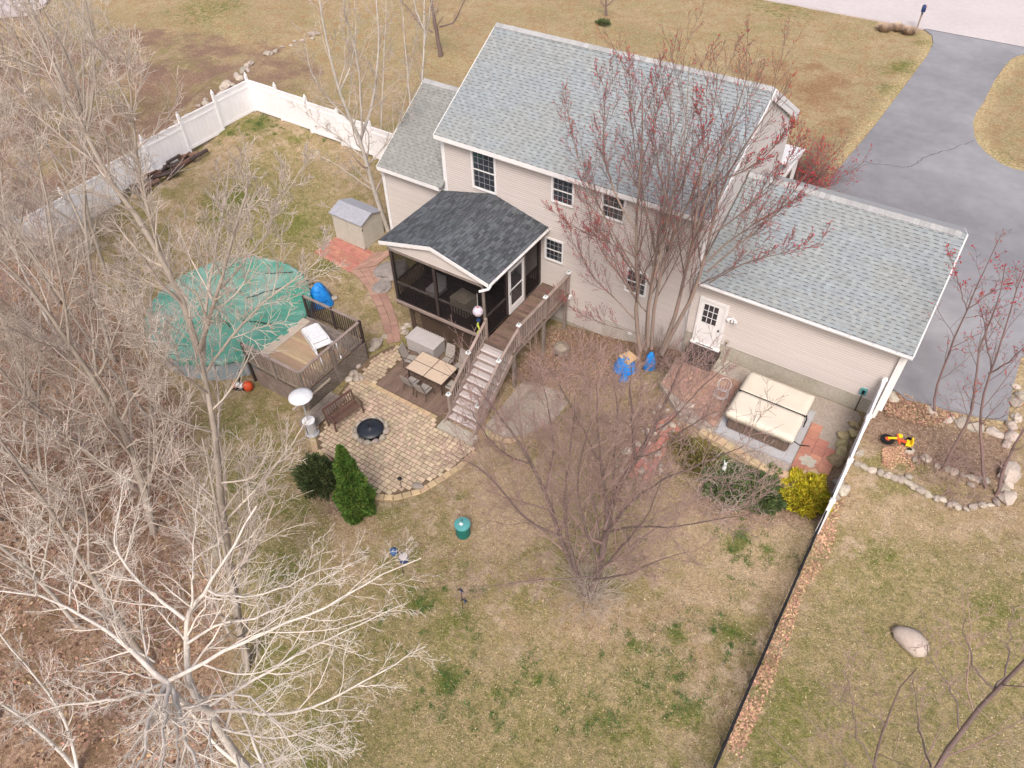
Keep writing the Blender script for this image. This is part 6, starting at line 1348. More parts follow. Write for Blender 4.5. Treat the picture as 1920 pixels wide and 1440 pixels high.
build_tree('red_maple_tree', 'large multi-stemmed maple with red buds rising in front of the house wall', 'tree', mb, limbs,
           [dict(n=14, length=.30, ang=(14, 38), t0=.2, t1=.98, S_=5, up=.16, curv=.07, rr_=.5, sides=3), dict(n=7, length=.47, ang=(15, 42), t0=.10, t1=.98, S_=4, up=.14, curv=.09, rr_=.6), dict(n=5, length=.47, ang=(18, 45), t0=.12, t1=.97, S_=3, up=.10, curv=.10, rr_=.65)],
           'bark_maple', 'twig_maple', 3, buds=(9000, .0150, 'bud_red'), twig_min=.0058, sides=8)
# --- reddish twiggy tree on the back lawn
cb = np.array(G(1103, 1118)); cpp = lambda px, o: plane_pts(px, cb, o)
LN = lambda n, a, c: list(np.linspace(a, c, n))
cl = [([(1103, 1127), (1117, 1095), (1127, 1060), (1133, 1015), (1137, 977), (1147, 945), (1161, 910), (1190, 860), (1210, 835), (1228, 808), (1245, 764), (1263, 723), (1280, 680)], LN(13, 0, -1.5), .17),
      ([(1190, 860), (1188, 820), (1185, 782), (1181, 735), (1184, 680)], LN(5, -.8, .4), .06), ([(1137, 977), (1137, 925), (1126, 875), (1121, 799), (1118, 720)], LN(5, -.2, .8), .07), ([(1135, 990), (1150, 940), (1150, 880), (1160, 800), (1150, 700)], LN(5, 0, -1.6), .07),
      ([(1100, 1125), (1085, 1085), (1060, 1035), (1043, 983), (1023, 920), (1000, 872), (968, 822), (948, 790), (919, 755), (890, 720)], LN(10, 0, -1.4), .11), ([(1085, 1085), (1068, 1030), (1058, 975), (1057, 904), (1070, 852), (1079, 747)], LN(6, 0, .8), .075), ([(1050, 1005), (1000, 985), (960, 945), (927, 901), (884, 866), (850, 850)], LN(6, 0, 1.4), .05),
      ([(1110, 1090), (1147, 1082), (1180, 1077), (1223, 1053), (1290, 1035)], LN(5, 0, 1.6), .05), ([(1120, 1080), (1080, 1085), (1007, 1087), (940, 1097), (880, 1100)], LN(5, 0, 1.8), .04), ([(1133, 1010), (1165, 960), (1205, 919), (1263, 890), (1321, 866), (1394, 837)], LN(6, 0, 1.5), .06), ([(1133, 1000), (1190, 985), (1260, 990), (1340, 975), (1430, 960)], LN(5, 0, 2.2), .045),
      ([(1190, 860), (1230, 850), (1290, 800), (1340, 770)], LN(4, -.8, .5), .04), ([(1023, 920), (1040, 850), (1030, 770), (1010, 680)], LN(4, -.5, -1.8), .045), ([(1000, 872), (940, 850), (900, 800), (880, 760)], LN(4, -.6, .6), .035), ([(1121, 860), (1090, 800), (1060, 740), (1030, 690)], LN(4, .3, 1.6), .04), ([(1228, 808), (1260, 790), (1320, 720), (1370, 680)], LN(4, -1, -.4), .035), ([(1127, 1060), (1100, 1000), (1080, 930), (1090, 850), (1110, 790)], LN(5, 0, 2.4), .06), ([(1120, 1080), (1170, 1020), (1220, 960), (1240, 900)], LN(4, 0, 2.6), .05)]
limbs = [(cpp(p, o), list(np.linspace(r*.80, r*.13, len(p)))) for p, o, r in cl]
build_tree('crab_apple_tree', 'spreading reddish-brown bare tree in the middle of the back lawn', 'tree', cb, limbs,
           [dict(n=12, length=.38, ang=(20, 52), t0=.15, t1=.98, S_=5, up=.15, curv=.08, rr_=.5), dict(n=8, length=.50, ang=(20, 48), t0=.10, t1=.95, S_=4, up=.15, curv=.10, rr_=.62), dict(n=5, length=.50, ang=(22, 55), t0=.1, t1=.97, S_=3, up=.10, curv=.16, rr_=.65)],
           'bark_crab', 'twig_crab', 7, twig_min=.0062, sides=8)
shrubtwigs_later = [(float(cb[0]), float(cb[1]))]
# --- pale aspen in the foreground
fb = np.array((-7.16, .91, float(GH(-7.16, .91))))
trunk = [(600, 1600), (530, 1520), (462, 1440), (432, 1402), (400, 1350), (385, 1325)]
tp = plane_pts(trunk, fb); zt = tp[-1][2]
tops = [zpts([(385, 1325), (357, 1300), (350, 1262), (347, 1220), (347, 1160), (357, 1140), (375, 1122), (400, 1087), (440, 1020), (480, 950)], zt, zt+3.0)]
fl = [(tp, .15, .10), (tops[0], .095, .022)]
z1 = zt+.5
nodeZ = z1+.9
def fz(px, a, c, r): fl.append((zpts(px, a, c), r, r*.22))
fz([(400, 1335), (375, 1326), (350, 1320), (330, 1300), (315, 1280)], zt, nodeZ, .085)
fz([(315, 1280), (290, 1260), (250, 1225), (212, 1187), (150, 1150), (65, 1112), (-30, 1108)], nodeZ, nodeZ+1.2, .07)
fz([(315, 1278), (340, 1265), (390, 1240), (470, 1197), (540, 1165), (590, 1152), (630, 1127), (700, 1085), (790, 1045)], nodeZ, nodeZ+.9, .055)
fz([(312, 1283), (290, 1325), (275, 1367), (272, 1412), (240, 1480)], nodeZ, nodeZ+.8, .065); fz([(314, 1285), (310, 1330), (308, 1380), (305, 1470)], nodeZ, nodeZ+.9, .06); fz([(320, 1290), (335, 1332), (347, 1375), (370, 1440), (390, 1500)], nodeZ, nodeZ+.5, .065)
fz([(310, 1285), (300, 1330), (255, 1400), (200, 1470)], nodeZ, nodeZ+.6, .04); fz([(335, 1300), (330, 1370), (333, 1430), (330, 1490)], nodeZ-.3, nodeZ+.4, .045); fz([(395, 1335), (392, 1390), (400, 1440), (395, 1500)], zt-.2, zt+.6, .04); fz([(420, 1365), (470, 1380), (530, 1385), (600, 1360), (680, 1350)], zt-.8, zt-.1, .035)
fz([(305, 1282), (262, 1300), (205, 1317), (150, 1320), (80, 1330), (20, 1360)], nodeZ, nodeZ+.7, .04); fz([(310, 1275), (270, 1268), (210, 1260), (120, 1258)], nodeZ, nodeZ+.6, .025)
fz([(400, 1333), (440, 1330), (475, 1337), (537, 1342), (575, 1332), (630, 1310), (700, 1270), (745, 1240), (800, 1212)], zt-.3, zt+.3, .05)
fz([(375, 1310), (440, 1300), (467, 1305), (507, 1340), (560, 1410), (590, 1470)], zt+.1, zt+.6, .035)
fz([(390, 1322), (487, 1270), (550, 1232), (630, 1192), (700, 1160), (760, 1130)], zt+.2, zt+1.0, .04)
fz([(350, 1210), (412, 1162), (467, 1167), (532, 1132), (575, 1105), (615, 1082), (690, 1040)], zt+1.4, zt+2.2, .035)
fz([(390, 1107), (415, 1119), (475, 1116), (537, 1102), (590, 1070), (640, 1060)], zt+2.2, zt+2.6, .03)
fz([(347, 1160), (300, 1127), (250, 1082), (208, 1013), (225, 960), (230, 900)], zt+1.9, zt+3.2, .045)
fz([(290, 1240), (240, 1215), (215, 1165), (205, 1100), (190, 1070)], zt+1.2, zt+2.2, .025); fz([(357, 1140), (362, 1080), (365, 1000), (370, 930)], zt+2.0, zt+3.2, .03)
fz([(128, 1132), (140, 1060), (150, 990)], nodeZ+.7, nodeZ+2.0, .025); fz([(70, 1115), (60, 1060), (50, 1000)], nodeZ+1.0, nodeZ+2.2, .022); fz([(190, 1320), (150, 1290), (100, 1270)], nodeZ+.3, nodeZ+.8, .02)
fz([(465, 1440), (520, 1425), (580, 1400), (660, 1390)], zt-2.4, zt-1.6, .03); fz([(450, 1425), (480, 1450), (530, 1480)], zt-2.2, zt-2, .03)
limbs = [(p, list(np.linspace(r*.70, q_*.6, len(p)))) for p, r, q_ in fl]
build_tree('aspen_tree', 'near pale-barked bare tree whose crown spreads towards the camera at lower left', 'tree', fb, limbs,
           [dict(n=11, length=.36, ang=(28, 60), t0=.08, t1=.97, S_=7, up=.05, curv=.13, rr_=.55, sides=4), dict(n=7, length=.48, ang=(25, 55), t0=.12, t1=.95, S_=5, up=.03, curv=.14, rr_=.6), dict(n=4, length=.42, ang=(25, 55), t0=.15, t1=.9, S_=4, up=.0, curv=.13, rr_=.6)],
           'bark_pale', 'twig_pale', 12, twig_min=.0040, sides=8, limb_s=14)
# --- individual trees of the wood whose trunks can be told apart
def wood(label, pxs, r, extra, seed, bk='bark_grey', tw='twig_grey', base=None, n=(7, 5, 4), offs=0.0, ls=.34, name='bare_tree', up=.14, tmin=.0085, ang=(25, 55)):
    b = np.array(G(*pxs[0])) if base is None else np.array(base); r *= .66; L = [(plane_pts(pxs, b, offs), list(np.linspace(r, r*.22, len(pxs))))]
    for px, o0, o1, q_ in extra: L.append((plane_pts(px, b, LN(len(px), o0, o1)), list(np.linspace(q_*.58, q_*.16, len(px)))))
    return build_tree(name, label, 'tree', b, L, [dict(n=n[0]+5, length=ls, ang=ang, t0=.15, t1=.98, S_=6, up=up, curv=.12, rr_=.48, sides=4), dict(n=n[1]+2, length=.50, ang=(22, 50), t0=.12, t1=.95, S_=5, up=up*.7, curv=.13, rr_=.55), dict(n=n[2]+1, length=.52, ang=(22, 50), t0=.15, t1=.92, S_=3, up=.04, curv=.12, rr_=.6)], bk, tw, seed, twig_min=tmin)
wood('tall grey tree standing just in front of the pool wall', [(462, 1240), (440, 1120), (417, 960), (400, 780), (385, 700), (372, 655)], .20, [([(372, 660), (350, 580), (300, 470), (250, 400), (207, 340), (160, 253), (113, 143), (67, 53), (40, -30)], 0, -1.5, .13), ([(374, 658), (393, 597), (407, 547), (430, 470), (450, 400), (470, 330)], 0, 1.5, .10), ([(380, 690), (385, 600), (395, 500), (420, 400), (430, 300)], 0, -1.0, .08), ([(385, 700), (440, 620), (500, 560), (560, 520), (620, 470)], 0, 1.8, .06), ([(407, 547), (450, 500), (500, 440), (520, 380), (580, 300)], .6, 0, .05), ([(300, 470), (260, 330), (250, 200), (235, 100)], -.8, .5, .06), ([(393, 740), (340, 700), (280, 640), (250, 560)], 0, 1.2, .05)], 21, n=(9, 6, 4))
wood('thick brown-grey forked tree leaning left in the wood', [(290, 1000), (267, 913), (256, 870), (227, 797), (200, 747), (180, 710), (133, 657), (100, 590), (57, 540), (0, 483)], .20, [([(227, 790), (250, 740), (283, 712), (300, 650), (310, 600)], 0, 1.2, .09), ([(180, 705), (175, 650), (170, 590), (165, 520), (150, 440)], 0, -1.2, .08), ([(183, 705), (205, 665), (215, 630), (235, 570), (250, 480)], 0, 1.0, .07), ([(130, 655), (120, 560), (100, 450), (80, 340), (60, 240)], 0, .8, .08), ([(133, 660), (70, 640), (10, 610)], 0, .6, .05)], 22, n=(9, 6, 4))
wood('mossy grey tree bending left behind the thick forked one', [(277, 930), (207, 887), (160, 845), (133, 823), (95, 780), (50, 757), (0, 690), (-40, 640)], .17, [([(45, 752), (48, 700), (45, 640), (20, 560)], 0, .8, .07), ([(207, 887), (130, 820), (90, 805), (30, 780), (-30, 760)], 0, 1.3, .06), ([(133, 823), (140, 740), (130, 650), (125, 560)], 0, -1, .06)], 23, n=(9, 6, 4))
wood('slim upright grey tree left of the pool wall', [(278, 955), (280, 860), (283, 760), (283, 667), (282, 600), (285, 500), (290, 400)], .085, [([(283, 715), (300, 690), (313, 640), (312, 600)], 0, .5, .035), ([(283, 640), (260, 560), (240, 470)], 0, -.6, .035)], 24, n=(9, 5, 4))
wood('leafless tree with a pale mossy trunk behind the near crown', [(283, 1247), (253, 1213), (210, 1140), (167, 1077), (130, 1010), (90, 950), (40, 880), (-20, 800)], .17, [([(167, 1077), (165, 990), (150, 900), (120, 790)], 0, 1, .07), ([(210, 1140), (240, 1040), (260, 940), (300, 850), (320, 760)], 0, 1.6, .07)], 25, n=(9, 5, 4))
wood('dark double-trunked tree beside the lawn edge at lower left', [(467, 1255), (450, 1180), (430, 1070), (415, 1000), (395, 900), (380, 820)], .13, [([(430, 1190), (400, 1120), (380, 1040), (340, 940), (300, 860)], 0, -1, .09), ([(430, 1070), (450, 980), (490, 900), (540, 840)], 0, 1.2, .05)], 26, n=(8, 5, 4))
def birchy(label, pxs, r, seed, extra=()): return wood(label, pxs, r, list(extra), seed, bk='birch_bark', tw='twig_pale', n=(10, 5, 3), ls=.16, name='birch_tree')
b1 = birchy('white birch with dark bands leaning left at the bottom edge', [(147, 1450), (140, 1410), (123, 1353), (92, 1300), (60, 1260), (0, 1190), (-60, 1120)], .085, 31)
b2 = birchy('white birch crossing the bottom left corner', [(145, 1445), (105, 1400), (57, 1357), (28, 1335), (0, 1318), (-70, 1270)], .10, 32)
# --- young trees behind the shed and wing
sb_ = np.array(G(728, 432))
def yq(px, y0, y1): return yp(px, y0, y1)
bl_ = [([(728, 432), (720, 412), (702, 357), (687, 302), (676, 262), (658, 229), (636, 175), (621, 120), (603, 40), (595, -30)], .13, 0, 1.2), ([(676, 262), (696, 207), (705, 149), (712, 90), (705, 0), (700, -60)], .07, .3, -.6), ([(676, 270), (680, 244), (676, 180), (672, 110), (650, 40), (640, -20)], .06, .3, 1.5), ([(687, 302), (640, 260), (600, 235), (560, 200)], .035, 0, -1.0), ([(702, 357), (660, 330), (620, 300), (590, 290)], .03, 0, -1.2), ([(720, 412), (680, 420), (640, 400), (600, 380)], .03, 0, -.8), ([(722, 415), (700, 440), (680, 445), (650, 420)], .025, 0, -.8), ([(690, 310), (740, 250), (760, 190), (770, 120)], .04, 0, 1.2), ([(658, 229), (610, 180), (580, 130), (570, 60)], .04, .2, .8), ([(636, 175), (660, 120), (668, 60), (665, 0)], .04, .6, -.2)]
limbs = [(plane_pts(p, sb_, LN(len(p), a, c)), list(np.linspace(r, r*.22, len(p)))) for p, r, a, c in bl_]
build_tree('poplar_tree', 'pale-stemmed forked tree growing between the garden shed and the house wing', 'tree', sb_, limbs, [dict(n=14, length=.26, ang=(25, 55), t0=.15, t1=.98, S_=6, up=.12, curv=.2, rr_=.5, sides=4), dict(n=7, length=.42, ang=(25, 60), t0=.2, t1=.97, S_=4, up=.06, curv=.2, rr_=.55), dict(n=4, length=.45, ang=(25, 60), t0=.2, t1=.95, S_=3, up=.02, curv=.2, rr_=.6)], 'bark_pale', 'twig_grey', 41, twig_min=.0085)
def young(name, label, pxs, r, seed, extra=(), bk='bark_pale', tw='twig_grey', n=(8, 5, 4), ls=.25, buds=None, base=None, up=.15, tmin=.0075, group=None):
    b = np.array(G(*pxs[0])) if base is None else np.array(base)
    L = [(plane_pts(pxs, b), list(np.linspace(r, r*.2, len(pxs))))]+[(plane_pts(p, b, LN(len(p), o0, o1)), list(np.linspace(q_, q_*.22, len(p)))) for p, o0, o1, q_ in extra]
    return build_tree(name, label, 'tree', b, L, [dict(n=n[0]+4, length=ls, ang=(22, 50), t0=.2, t1=.98, S_=5, up=up, curv=.16, rr_=.45), dict(n=n[1]+1, length=.42, ang=(25, 55), t0=.2, t1=.97, S_=4, up=up*.6, curv=.16, rr_=.55), dict(n=n[2], length=.45, ang=(25, 60), t0=.2, t1=.95, S_=3, up=.03, curv=.2, rr_=.6)], bk, tw, seed, buds=buds, twig_min=tmin, group=group)
young('poplar_tree', 'thin grey sapling rising in front of the white fence beside the wing roof', [(716, 300), (714, 266), (716, 200), (719, 130), (722, 60), (724, 0)], .06, 42)
young('birch_tree', 'white-barked birch standing behind the left wing roof', [(786, 235), (789, 190), (791, 150), (797, 75), (795, 0), (796, -60)], .08, 43, [([(797, 75), (805, 30), (812, -20)], 0, .5, .04), ([(797, 60), (780, 20), (770, -30)], 0, -.5, .04)], bk='birch_bark')
young('shade_tree', 'dark-trunked bare tree on the front lawn beyond the wing roof', [(826, 106), (822, 80), (815, 40), (808, 0), (806, -50)], .17, 44, [([(824, 50), (850, 45), (865, 15), (880, -25)], 0, .8, .06), ([(812, 60), (790, 50), (765, 15), (740, -10)], 0, -.6, .06)], bk='bark_crab', tw='twig_crab')
young('small_tree', 'small dark ornamental tree at the top edge of the front lawn', [(1137, 30), (1136, 12), (1138, -10), (1140, -40)], .09, 45, [([(1137, 12), (1150, 0), (1160, -20)], 0, .3, .04), ([(1136, 14), (1125, 0), (1120, -20)], 0, .3, .04)], bk='bark_crab', tw='twig_crab')
young('grey_sapling', 'pair-stemmed thin pale tree between the pale poplar and the wing roof', [(772, 240), (770, 200), (765, 150), (760, 90), (755, 30), (750, -20)], .06, 46, [([(765, 150), (775, 100), (785, 40)], 0, .6, .03)])
# --- saplings by the driveway
dA = [(1752, 775), (1747, 750), (1770, 690), (1790, 633), (1813, 580), (1830, 540), (1847, 507), (1877, 440)]
young('maple_sapling', 'leftmost thin red-budded sapling at the driveway end', dA, .045, 51, [([(1813, 582), (1800, 540), (1787, 493), (1775, 465)], 0, .4, .02), ([(1813, 582), (1860, 545), (1900, 535), (1925, 520)], 0, -.4, .02)], bk='bark_sapling', tw='twig_maple', n=(8, 4, 3), buds=(330, .020, 'bud_red'), tmin=.005)
young('maple_sapling', 'middle thin grey sapling beside the driveway end', [(1769, 879), (1790, 830), (1820, 788), (1830, 720), (1833, 657), (1860, 600), (1873, 560), (1885, 500)], .05, 52, bk='bark_sapling', tw='twig_maple', n=(8, 4, 3), buds=(200, .018, 'bud_red'), tmin=.005)
young('maple_sapling', 'right-hand forked sapling beside the driveway end', [(1848, 915), (1840, 850), (1836, 800), (1840, 747), (1860, 693), (1880, 630), (1907, 547), (1925, 500)], .055, 53, [([(1855, 700), (1890, 680), (1930, 640)], 0, .3, .03), ([(1860, 693), (1850, 650), (1845, 600), (1835, 570)], 0, -.3, .025)], bk='bark_sapling', tw='twig_maple', n=(8, 4, 3), buds=(200, .018, 'bud_red'), tmin=.005)
young('maple_sapling', 'leafless dark sapling at the right edge of the stone-lined bed', [(1868, 930), (1885, 870), (1905, 830), (1925, 800), (1960, 760)], .06, 54, bk='bark_sapling', tw='twig_crab', n=(7, 4, 3), tmin=.006)
# --- branches of the big tree at the lower right
rb = np.array((3.4, 3.2, float(GH(3.4, 3.2))))
rl = [(plane_pts([(1560, 1900), (1640, 1690), (1700, 1540), (1757, 1440), (1800, 1370), (1860, 1293), (1925, 1222), (2000, 1150)], rb), .13), (plane_pts([(1600, 1780), (1615, 1600), (1640, 1440), (1655, 1380), (1667, 1337), (1680, 1293), (1713, 1250)], rb, LN(7, 0, .8)), .06), (plane_pts([(1640, 1440), (1607, 1377), (1597, 1310), (1580, 1253)], rb, LN(4, .4, 1.2)), .03), (plane_pts([(1747, 1450), (1735, 1400), (1720, 1360), (1718, 1300), (1710, 1270)], rb, LN(5, 0, -.6)), .035), (plane_pts([(1800, 1370), (1795, 1320), (1780, 1290), (1745, 1240), (1740, 1200)], rb, LN(5, 0, .8)), .03), (plane_pts([(1860, 1293), (1890, 1260), (1895, 1200), (1900, 1130)], rb, LN(4, 0, -.6)), .03), (plane_pts([(1860, 1290), (1830, 1260), (1815, 1210), (1805, 1160)], rb, LN(4, 0, .9)), .03), (plane_pts([(1660, 1360), (1620, 1330), (1560, 1300), (1540, 1270)], rb, LN(4, .5, 1.0)), .02), (plane_pts([(1640, 1480), (1590, 1440), (1560, 1400), (1545, 1370)], rb, LN(4, .3, 1.0)), .02)]
build_tree('bare_tree', 'dark slender bare tree leaning in from the lower right corner', 'tree', rb, [(p, list(np.linspace(r*.36, r*.08, len(p)))) for p, r in rl], [dict(n=9, length=.28, ang=(25, 50), t0=.3, t1=.98, S_=5, up=.06, curv=.12, rr_=.4), dict(n=4, length=.45, ang=(25, 50), t0=.2, t1=.97, S_=4, up=.03, curv=.15, rr_=.5), dict(n=2, length=.5, ang=(25, 50), t0=.2, t1=.95, S_=3, up=.0, curv=.15, rr_=.6)], 'bark_crab', 'twig_crab', 55, twig_min=.003)
# --- the rest of the wood: four builds copied, each turned and scaled
def proto_tree(seed, h, r, bk, tw, lean=.08, forks=3):
    rg = np.random.default_rng(seed); P = [np.array((0, 0, -.3))]; d = np.array((rg.normal(0, lean), rg.normal(0, lean), 1.0))
    for k in range(8): P.append(P[-1]+d*h/8); d = d+np.array((rg.normal(0, .07), rg.normal(0, .07), 0))
    L = [(P, list(np.linspace(r, r*.15, len(P))))]
    for f in range(forks):
        i = 2+f+int(rg.integers(0, 2)); a = rg.uniform(0, 6.28); Q = [P[i]]; dd = np.array((math.cos(a)*.55, math.sin(a)*.55, 1.0))
        for k in range(5): Q.append(Q[-1]+dd*h/11); dd = dd+np.array((rg.normal(0, .1), rg.normal(0, .1), .1))
        L.append((Q, list(np.linspace(r*.55, r*.1, len(Q)))))
    L = [(np.array(p), q_) for p, q_ in L]
    return build_tree('bare_tree', 'x', 'tree', (0, 0, 0), L, [dict(n=9, length=.36, ang=(28, 60), t0=.22, t1=.98, S_=6, up=.12, curv=.13, rr_=.48, sides=3), dict(n=8, length=.48, ang=(22, 50), t0=.15, t1=.95, S_=4, up=.08, curv=.13, rr_=.55), dict(n=5, length=.52, ang=(22, 50), t0=.15, t1=.92, S_=3, up=.03, curv=.12, rr_=.6)], bk, tw, seed, twig_min=.0085)
protos = [proto_tree(61, 13, .105, 'bark_grey', 'twig_grey'), proto_tree(62, 15, .12, 'bark_grey', 'twig_grey', forks=4), proto_tree(63, 11, .075, 'bark_grey', 'twig_crab'), proto_tree(64, 14, .09, 'bark_pale', 'twig_pale')]
wx = [(-25.5, 3.0), (-29, 6.5), (-33, 3.0), (-31.5, 9.5), (-36, 7), (-27.5, -1), (-22.5, -.5), (-38.5, 11.5), (-42, 7), (-40, 3), (-35, -1), (-43.5, 13.5), (-47, 10), (-32, 12.8), (-45.5, 18), (-50, 15), (-18.5, -2.5), (-22, 3.8), (-49, 21), (-53, 18), (-46, 4), (-29, -5), (-54, 24), (-44, 23.5), (-58, 20), (-41, 17.2), (-24, 7.8), (-19.5, 1.6), (-34.5, 10.6), (-28.5, 9.2)]
rw_ = random.Random(8)
for i, (x, y) in enumerate(wx):
    k = i % 4; o = protos[k] if i < 4 else copy_tree(protos[k])
    sc = rw_.uniform(.72, 1.05)*(.75 if y > 15 else 1); o.location = (x+rw_.uniform(-.8, .8), y+rw_.uniform(-.8, .8), float(GH(x, y))); o.rotation_euler = (rw_.uniform(-.05, .05), rw_.uniform(-.05, .05), rw_.uniform(0, 6.28)); o.scale = (sc, sc, sc)
    o['label'] = ('slender leafless grey tree standing in the wood left of the pool', 'tall leafless grey tree with several forks in the wood left of the pool', 'smaller leafless reddish-twigged tree in the wood left of the pool', 'pale-barked leafless tree standing in the wood left of the pool')[k]
    o['group'] = ('slender grey trees of the left-hand wood', 'tall forked grey trees of the left-hand wood', 'reddish-twigged trees of the left-hand wood', 'pale-barked trees of the left-hand wood')[k]
# --- twiggy undergrowth
def brush(name, label, n, sampler, h, tw, seed, kind='stuff', cat='undergrowth', minr=.006, spread_=.5):
    rg = np.random.default_rng(seed); B = sampler(rg, n); n = len(B); z = np.array(GH(B[:, 0], B[:, 1])); p = np.column_stack([B, z]); d = unit(np.stack([rg.normal(0, spread_, n), rg.normal(0, spread_, n), np.ones(n)], 1)); L = h*rg.uniform(.4, 1.3, n); out = [p]; cur = p
    for s in range(4): d = unit(d+rg.normal(0, .22, d.shape)); cur = cur+d*(L/4)[:, None]; out.append(cur)
    P = np.stack(out, 1); R = np.ones((n, 5))*np.linspace(.011, .005, 5); P2, R2 = spawn(P, R, 4, rg, .55, (20, 60), .15, .95, 4, .25, .02, .7, minr=minr); P3, R3 = spawn(P2, R2, 2, rg, .5, (20, 60), .2, .95, 3, .25, .0, .8, minr=minr*.8)
    V1, F1 = tubes(P, R, 3); V2, F2 = tubes(P2, R2, 3); V3, F3 = tubes(P3, R3, 3)
    o = link(name, npmesh(name, np.concatenate([V1, V2, V3]), np.concatenate([F1, F2+len(V1), F3+len(V1)+len(V2)]), M[tw])); tag(o, label, cat, kind=kind); return o
brush('undergrowth', 'dense reddish-brown leafless brambles on the floor of the wood', 1900, in_px([(-250, 380), (40, 470), (170, 560), (250, 650), (300, 740), (350, 860), (330, 960), (370, 1060), (250, 1090), (60, 1050), (-500, 1000)], -2.3), 1.7, 'twig_brush', 3, minr=.0085)
brush('undergrowth', 'thin bare twigs between the trunks at the bottom of the wood', 450, in_px([(-300, 1050), (250, 1090), (390, 1120), (410, 1300), (380, 1440), (-500, 1500)], -2.6), 1.2, 'twig_brush', 4)
brush('undergrowth', 'tangle of thin grey twigs along the left yard fence', 600, in_px([(-60, 330), (90, 400), (210, 395), (240, 420), (150, 500), (-100, 470)], -1.0), 1.8, 'twig_grey', 5)
def shrubtwigs(name, label, cat, c, n, rad, h, tw, seed, group=None, spread_=.8, minr=.005, buds=None):
    def sm(rg, n): a = rg.uniform(0, 6.283, n); r = rad*np.sqrt(rg.random(n)); return np.column_stack([c[0]+r*np.cos(a), c[1]+r*np.sin(a)])
    o = brush(name, label, n, sm, h, tw, seed, kind=None, cat=cat, minr=minr, spread_=spread_)
    o['group'] = group or ''; 
    if not group: del o['group']
    if buds:
        rg = np.random.default_rng(seed+50); V0 = np.empty(len(o.data.vertices)*3, np.float32); o.data.vertices.foreach_get('co', V0); Q = V0.reshape(-1, 3); Q = Q[rg.choice(len(Q), buds)]; s = rg.uniform(.5, 1.2, (buds, 1, 1))*.03
        o6 = np.array([(1, 0, 0), (-1, 0, 0), (0, 1, 0), (0, -1, 0), (0, 0, 1.4), (0, 0, -1.2)]); f8 = np.array([(0, 2, 4), (2, 1, 4), (1, 3, 4), (3, 0, 4), (2, 0, 5), (1, 2, 5), (3, 1, 5), (0, 3, 5)])
        k = link('bud', npmesh('bud', (Q[:, None]+o6[None]*s).reshape(-1, 3), (np.arange(buds)[:, None, None]*6+f8[None]).reshape(-1, 3), M['bud_red']), o); k['kind'] = 'stuff'
    return o
shrubtwigs('twiggy_shrub', 'dense leafless pinkish shrub beside the upper stair railing', 'shrub', (-11.3, 18.4), 38, .4, 2.0, 'twig_crab', 71)
shrubtwigs('twiggy_shrub', 'leafless pinkish shrub in front of the house wall between the deck and the maple', 'shrub', (-10.1, 20.2), 45, .8, 1.4, 'twig_crab', 72)
shrubtwigs('twiggy_shrub', 'low leafless shrub between the stairs and the gravel pad edge', 'shrub', (-11.3, 15.9), 16, .2, 1.6, 'twig_crab', 73)
shrubtwigs('twiggy_shrub', 'reddish leafless shrub at the main block corner near the back door', 'shrub', (-6.9, 20.9), 70, .5, 1.7, 'twig_crab', 74)
shrubtwigs('twiggy_shrub', 'leafless shrub left of the stairs behind the dining chairs', 'shrub', (-13.6, 16.9), 12, .15, 2.0, 'twig_crab', 75)
shrubtwigs('red_shrub', 'bushy red-budded shrub on the front lawn beyond the main gable', 'shrub', (-5.9, 35.2), 150, .9, 2.4, 'twig_maple', 76, buds=1500)
shrubtwigs('twiggy_shrub', 'ring of thin suckers sprouting at the foot of the reddish lawn tree', 'shrub', shrubtwigs_later[0], 60, .35, 1.9, 'twig_grey', 79, spread_=.5)
shrubtwigs('twiggy_shrub', 'sprawling grey leafless shrub over the junipers', 'shrub', (-2.6, 16.6), 80, 1.2, 1.1, 'twig_grey', 77)
shrubtwigs('twiggy_shrub', 'thin bare twigs in the leafy bed under the driveway saplings', 'shrub', (3.9, 20.3), 60, 1.2, 1.0, 'twig_crab', 78)
# --- evergreens
def leafcloud(name, label, cat, base, shape, n, m, seed, size=(.05, .12), group=None, tone=None):
    """shape(rng,n)->positions (rel), outward normals"""
    rg = np.random.default_rng(seed); P, Nn = shape(rg, n); s = rg.uniform(*size, len(P))[:, None]; d = unit(Nn+rg.normal(0, .45, P.shape)+np.array([0, 0, .35])); a = unit(np.cross(d, rg.normal(0, 1, P.shape)))
    V = np.stack([P-a*s*.28, P+a*s*.28, P+d*s*1.1+a*s*.12, P+d*s*1.1-a*s*.12], 1).reshape(-1, 3); t = thing(name, label, cat, tuple(base), 0, group)
    link('foliage', npmesh('foliage', V, np.arange(4*len(P)).reshape(-1, 4), M[m]), t); return t
def conesh(h, r, sx=1.0, lob=.10, bulge=.75):
    def f(rg, n):
        z = rg.random(n)**1.25; a = rg.uniform(0, 6.283, n); prof = r*((1-z)**bulge)*(.72+.28*np.minimum(1, z*6)); bump = 1+lob*np.sin(a*5+z*9)+lob*np.sin(a*3-z*14)+rg.normal(0, .05, n); rad = prof*bump*(1-.35*rg.random(n)**2)
        P = np.stack([rad*np.cos(a)*sx, rad*np.sin(a), z*h], 1); return P, np.stack([np.cos(a), np.sin(a), .25+0*a], 1)
    return f
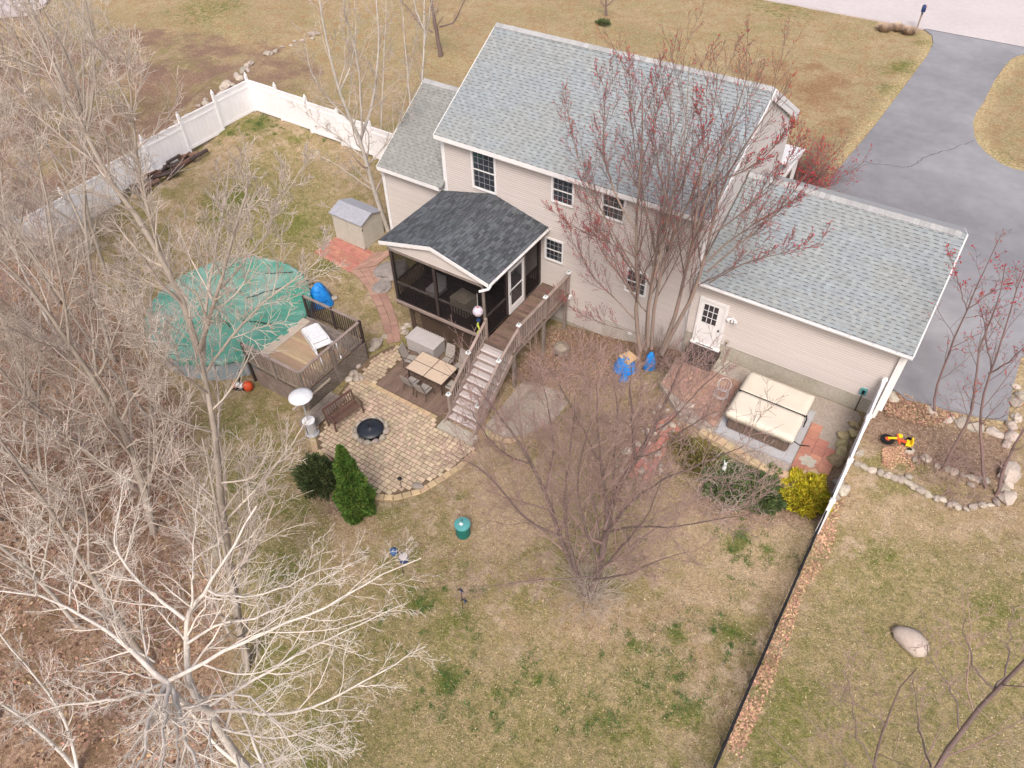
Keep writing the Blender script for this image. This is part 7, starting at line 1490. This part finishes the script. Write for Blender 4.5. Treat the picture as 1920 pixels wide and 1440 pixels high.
def mound(r, h, seedl, lob=.22):
    def f(rg, n):
        v = unit(rg.normal(0, 1, (n, 3))); v[:, 2] = np.abs(v[:, 2]); k = np.array([mnoise.noise(Vector(q*2.3)+Vector((seedl, 0, 0)))*1.0+mnoise.noise(Vector(q*5.5)+Vector((0, seedl, 3)))*.6 for q in v]); R = (1+lob*k)*(1-.4*rg.random(n)**2.2)
        return v*R[:, None]*np.array([r, r*.9, h]), v
    return f
def stem(t, h, m='bark_crab', r=.05): MB().tube([(0, 0, -.1), (0, 0, h)], [r, r*.5], 7).build('trunk', M[m], t)
ab = G(672, 958); t = leafcloud('arborvitae', 'bright green conical arborvitae at the front left of the paver patio', 'shrub', ab, conesh(3.7, .68, lob=.16), 17000, 'arb_green', 81, (.04, .11)); stem(t, 2.4)
ab2 = G(600, 905); t = leafcloud('yew_shrub', 'dark green rounded shrub left of the bright arborvitae', 'shrub', ab2, mound(.78, 1.15, 4, .5), 8000, 'yew_green', 82, (.04, .11)); stem(t, .8)
g_ = G(1507, 932); t = leafcloud('golden_shrub', 'bright yellow-green shrub mound beside the end of the white fence', 'shrub', g_, mound(.82, .72, 8, .35), 13000, 'gold_shrub', 83, (.05, .13)); stem(t, .4)
g_ = G(1425, 920); t = leafcloud('juniper', 'deep green juniper mound below the retaining wall, nearest the yellow shrub', 'shrub', g_, mound(.95, .55, 12, .5), 11000, 'juniper', 84, (.05, .13)); stem(t, .3)
g_ = G(1368, 905); t = leafcloud('juniper', 'low spreading juniper left of the deep green one behind the statue', 'shrub', g_, mound(1.0, .4, 15, .5), 8000, 'juniper', 85, (.05, .13)); stem(t, .3)
g_ = G(1318, 862); t = leafcloud('olive_shrub', 'olive-brown scrubby shrub at the left end of the retaining wall', 'shrub', g_, mound(.85, .4, 18, .5), 5000, 'olive_shrub', 86, (.05, .12)); stem(t, .3)
g_ = G(1280, 835); t = leafcloud('olive_shrub', 'small yellowish scrub clump by the broken brick steps', 'shrub', g_, mound(.5, .3, 21, .5), 2200, 'olive_shrub', 87, (.05, .12)); stem(t, .2)

g_ = G(1130, 46); t = leafcloud('low_shrub', 'low dark green shrub under the small tree on the front lawn', 'shrub', g_, mound(.45, .25, 30, .6), 500, 'yew_green', 88, (.06, .14)); stem(t, .2)
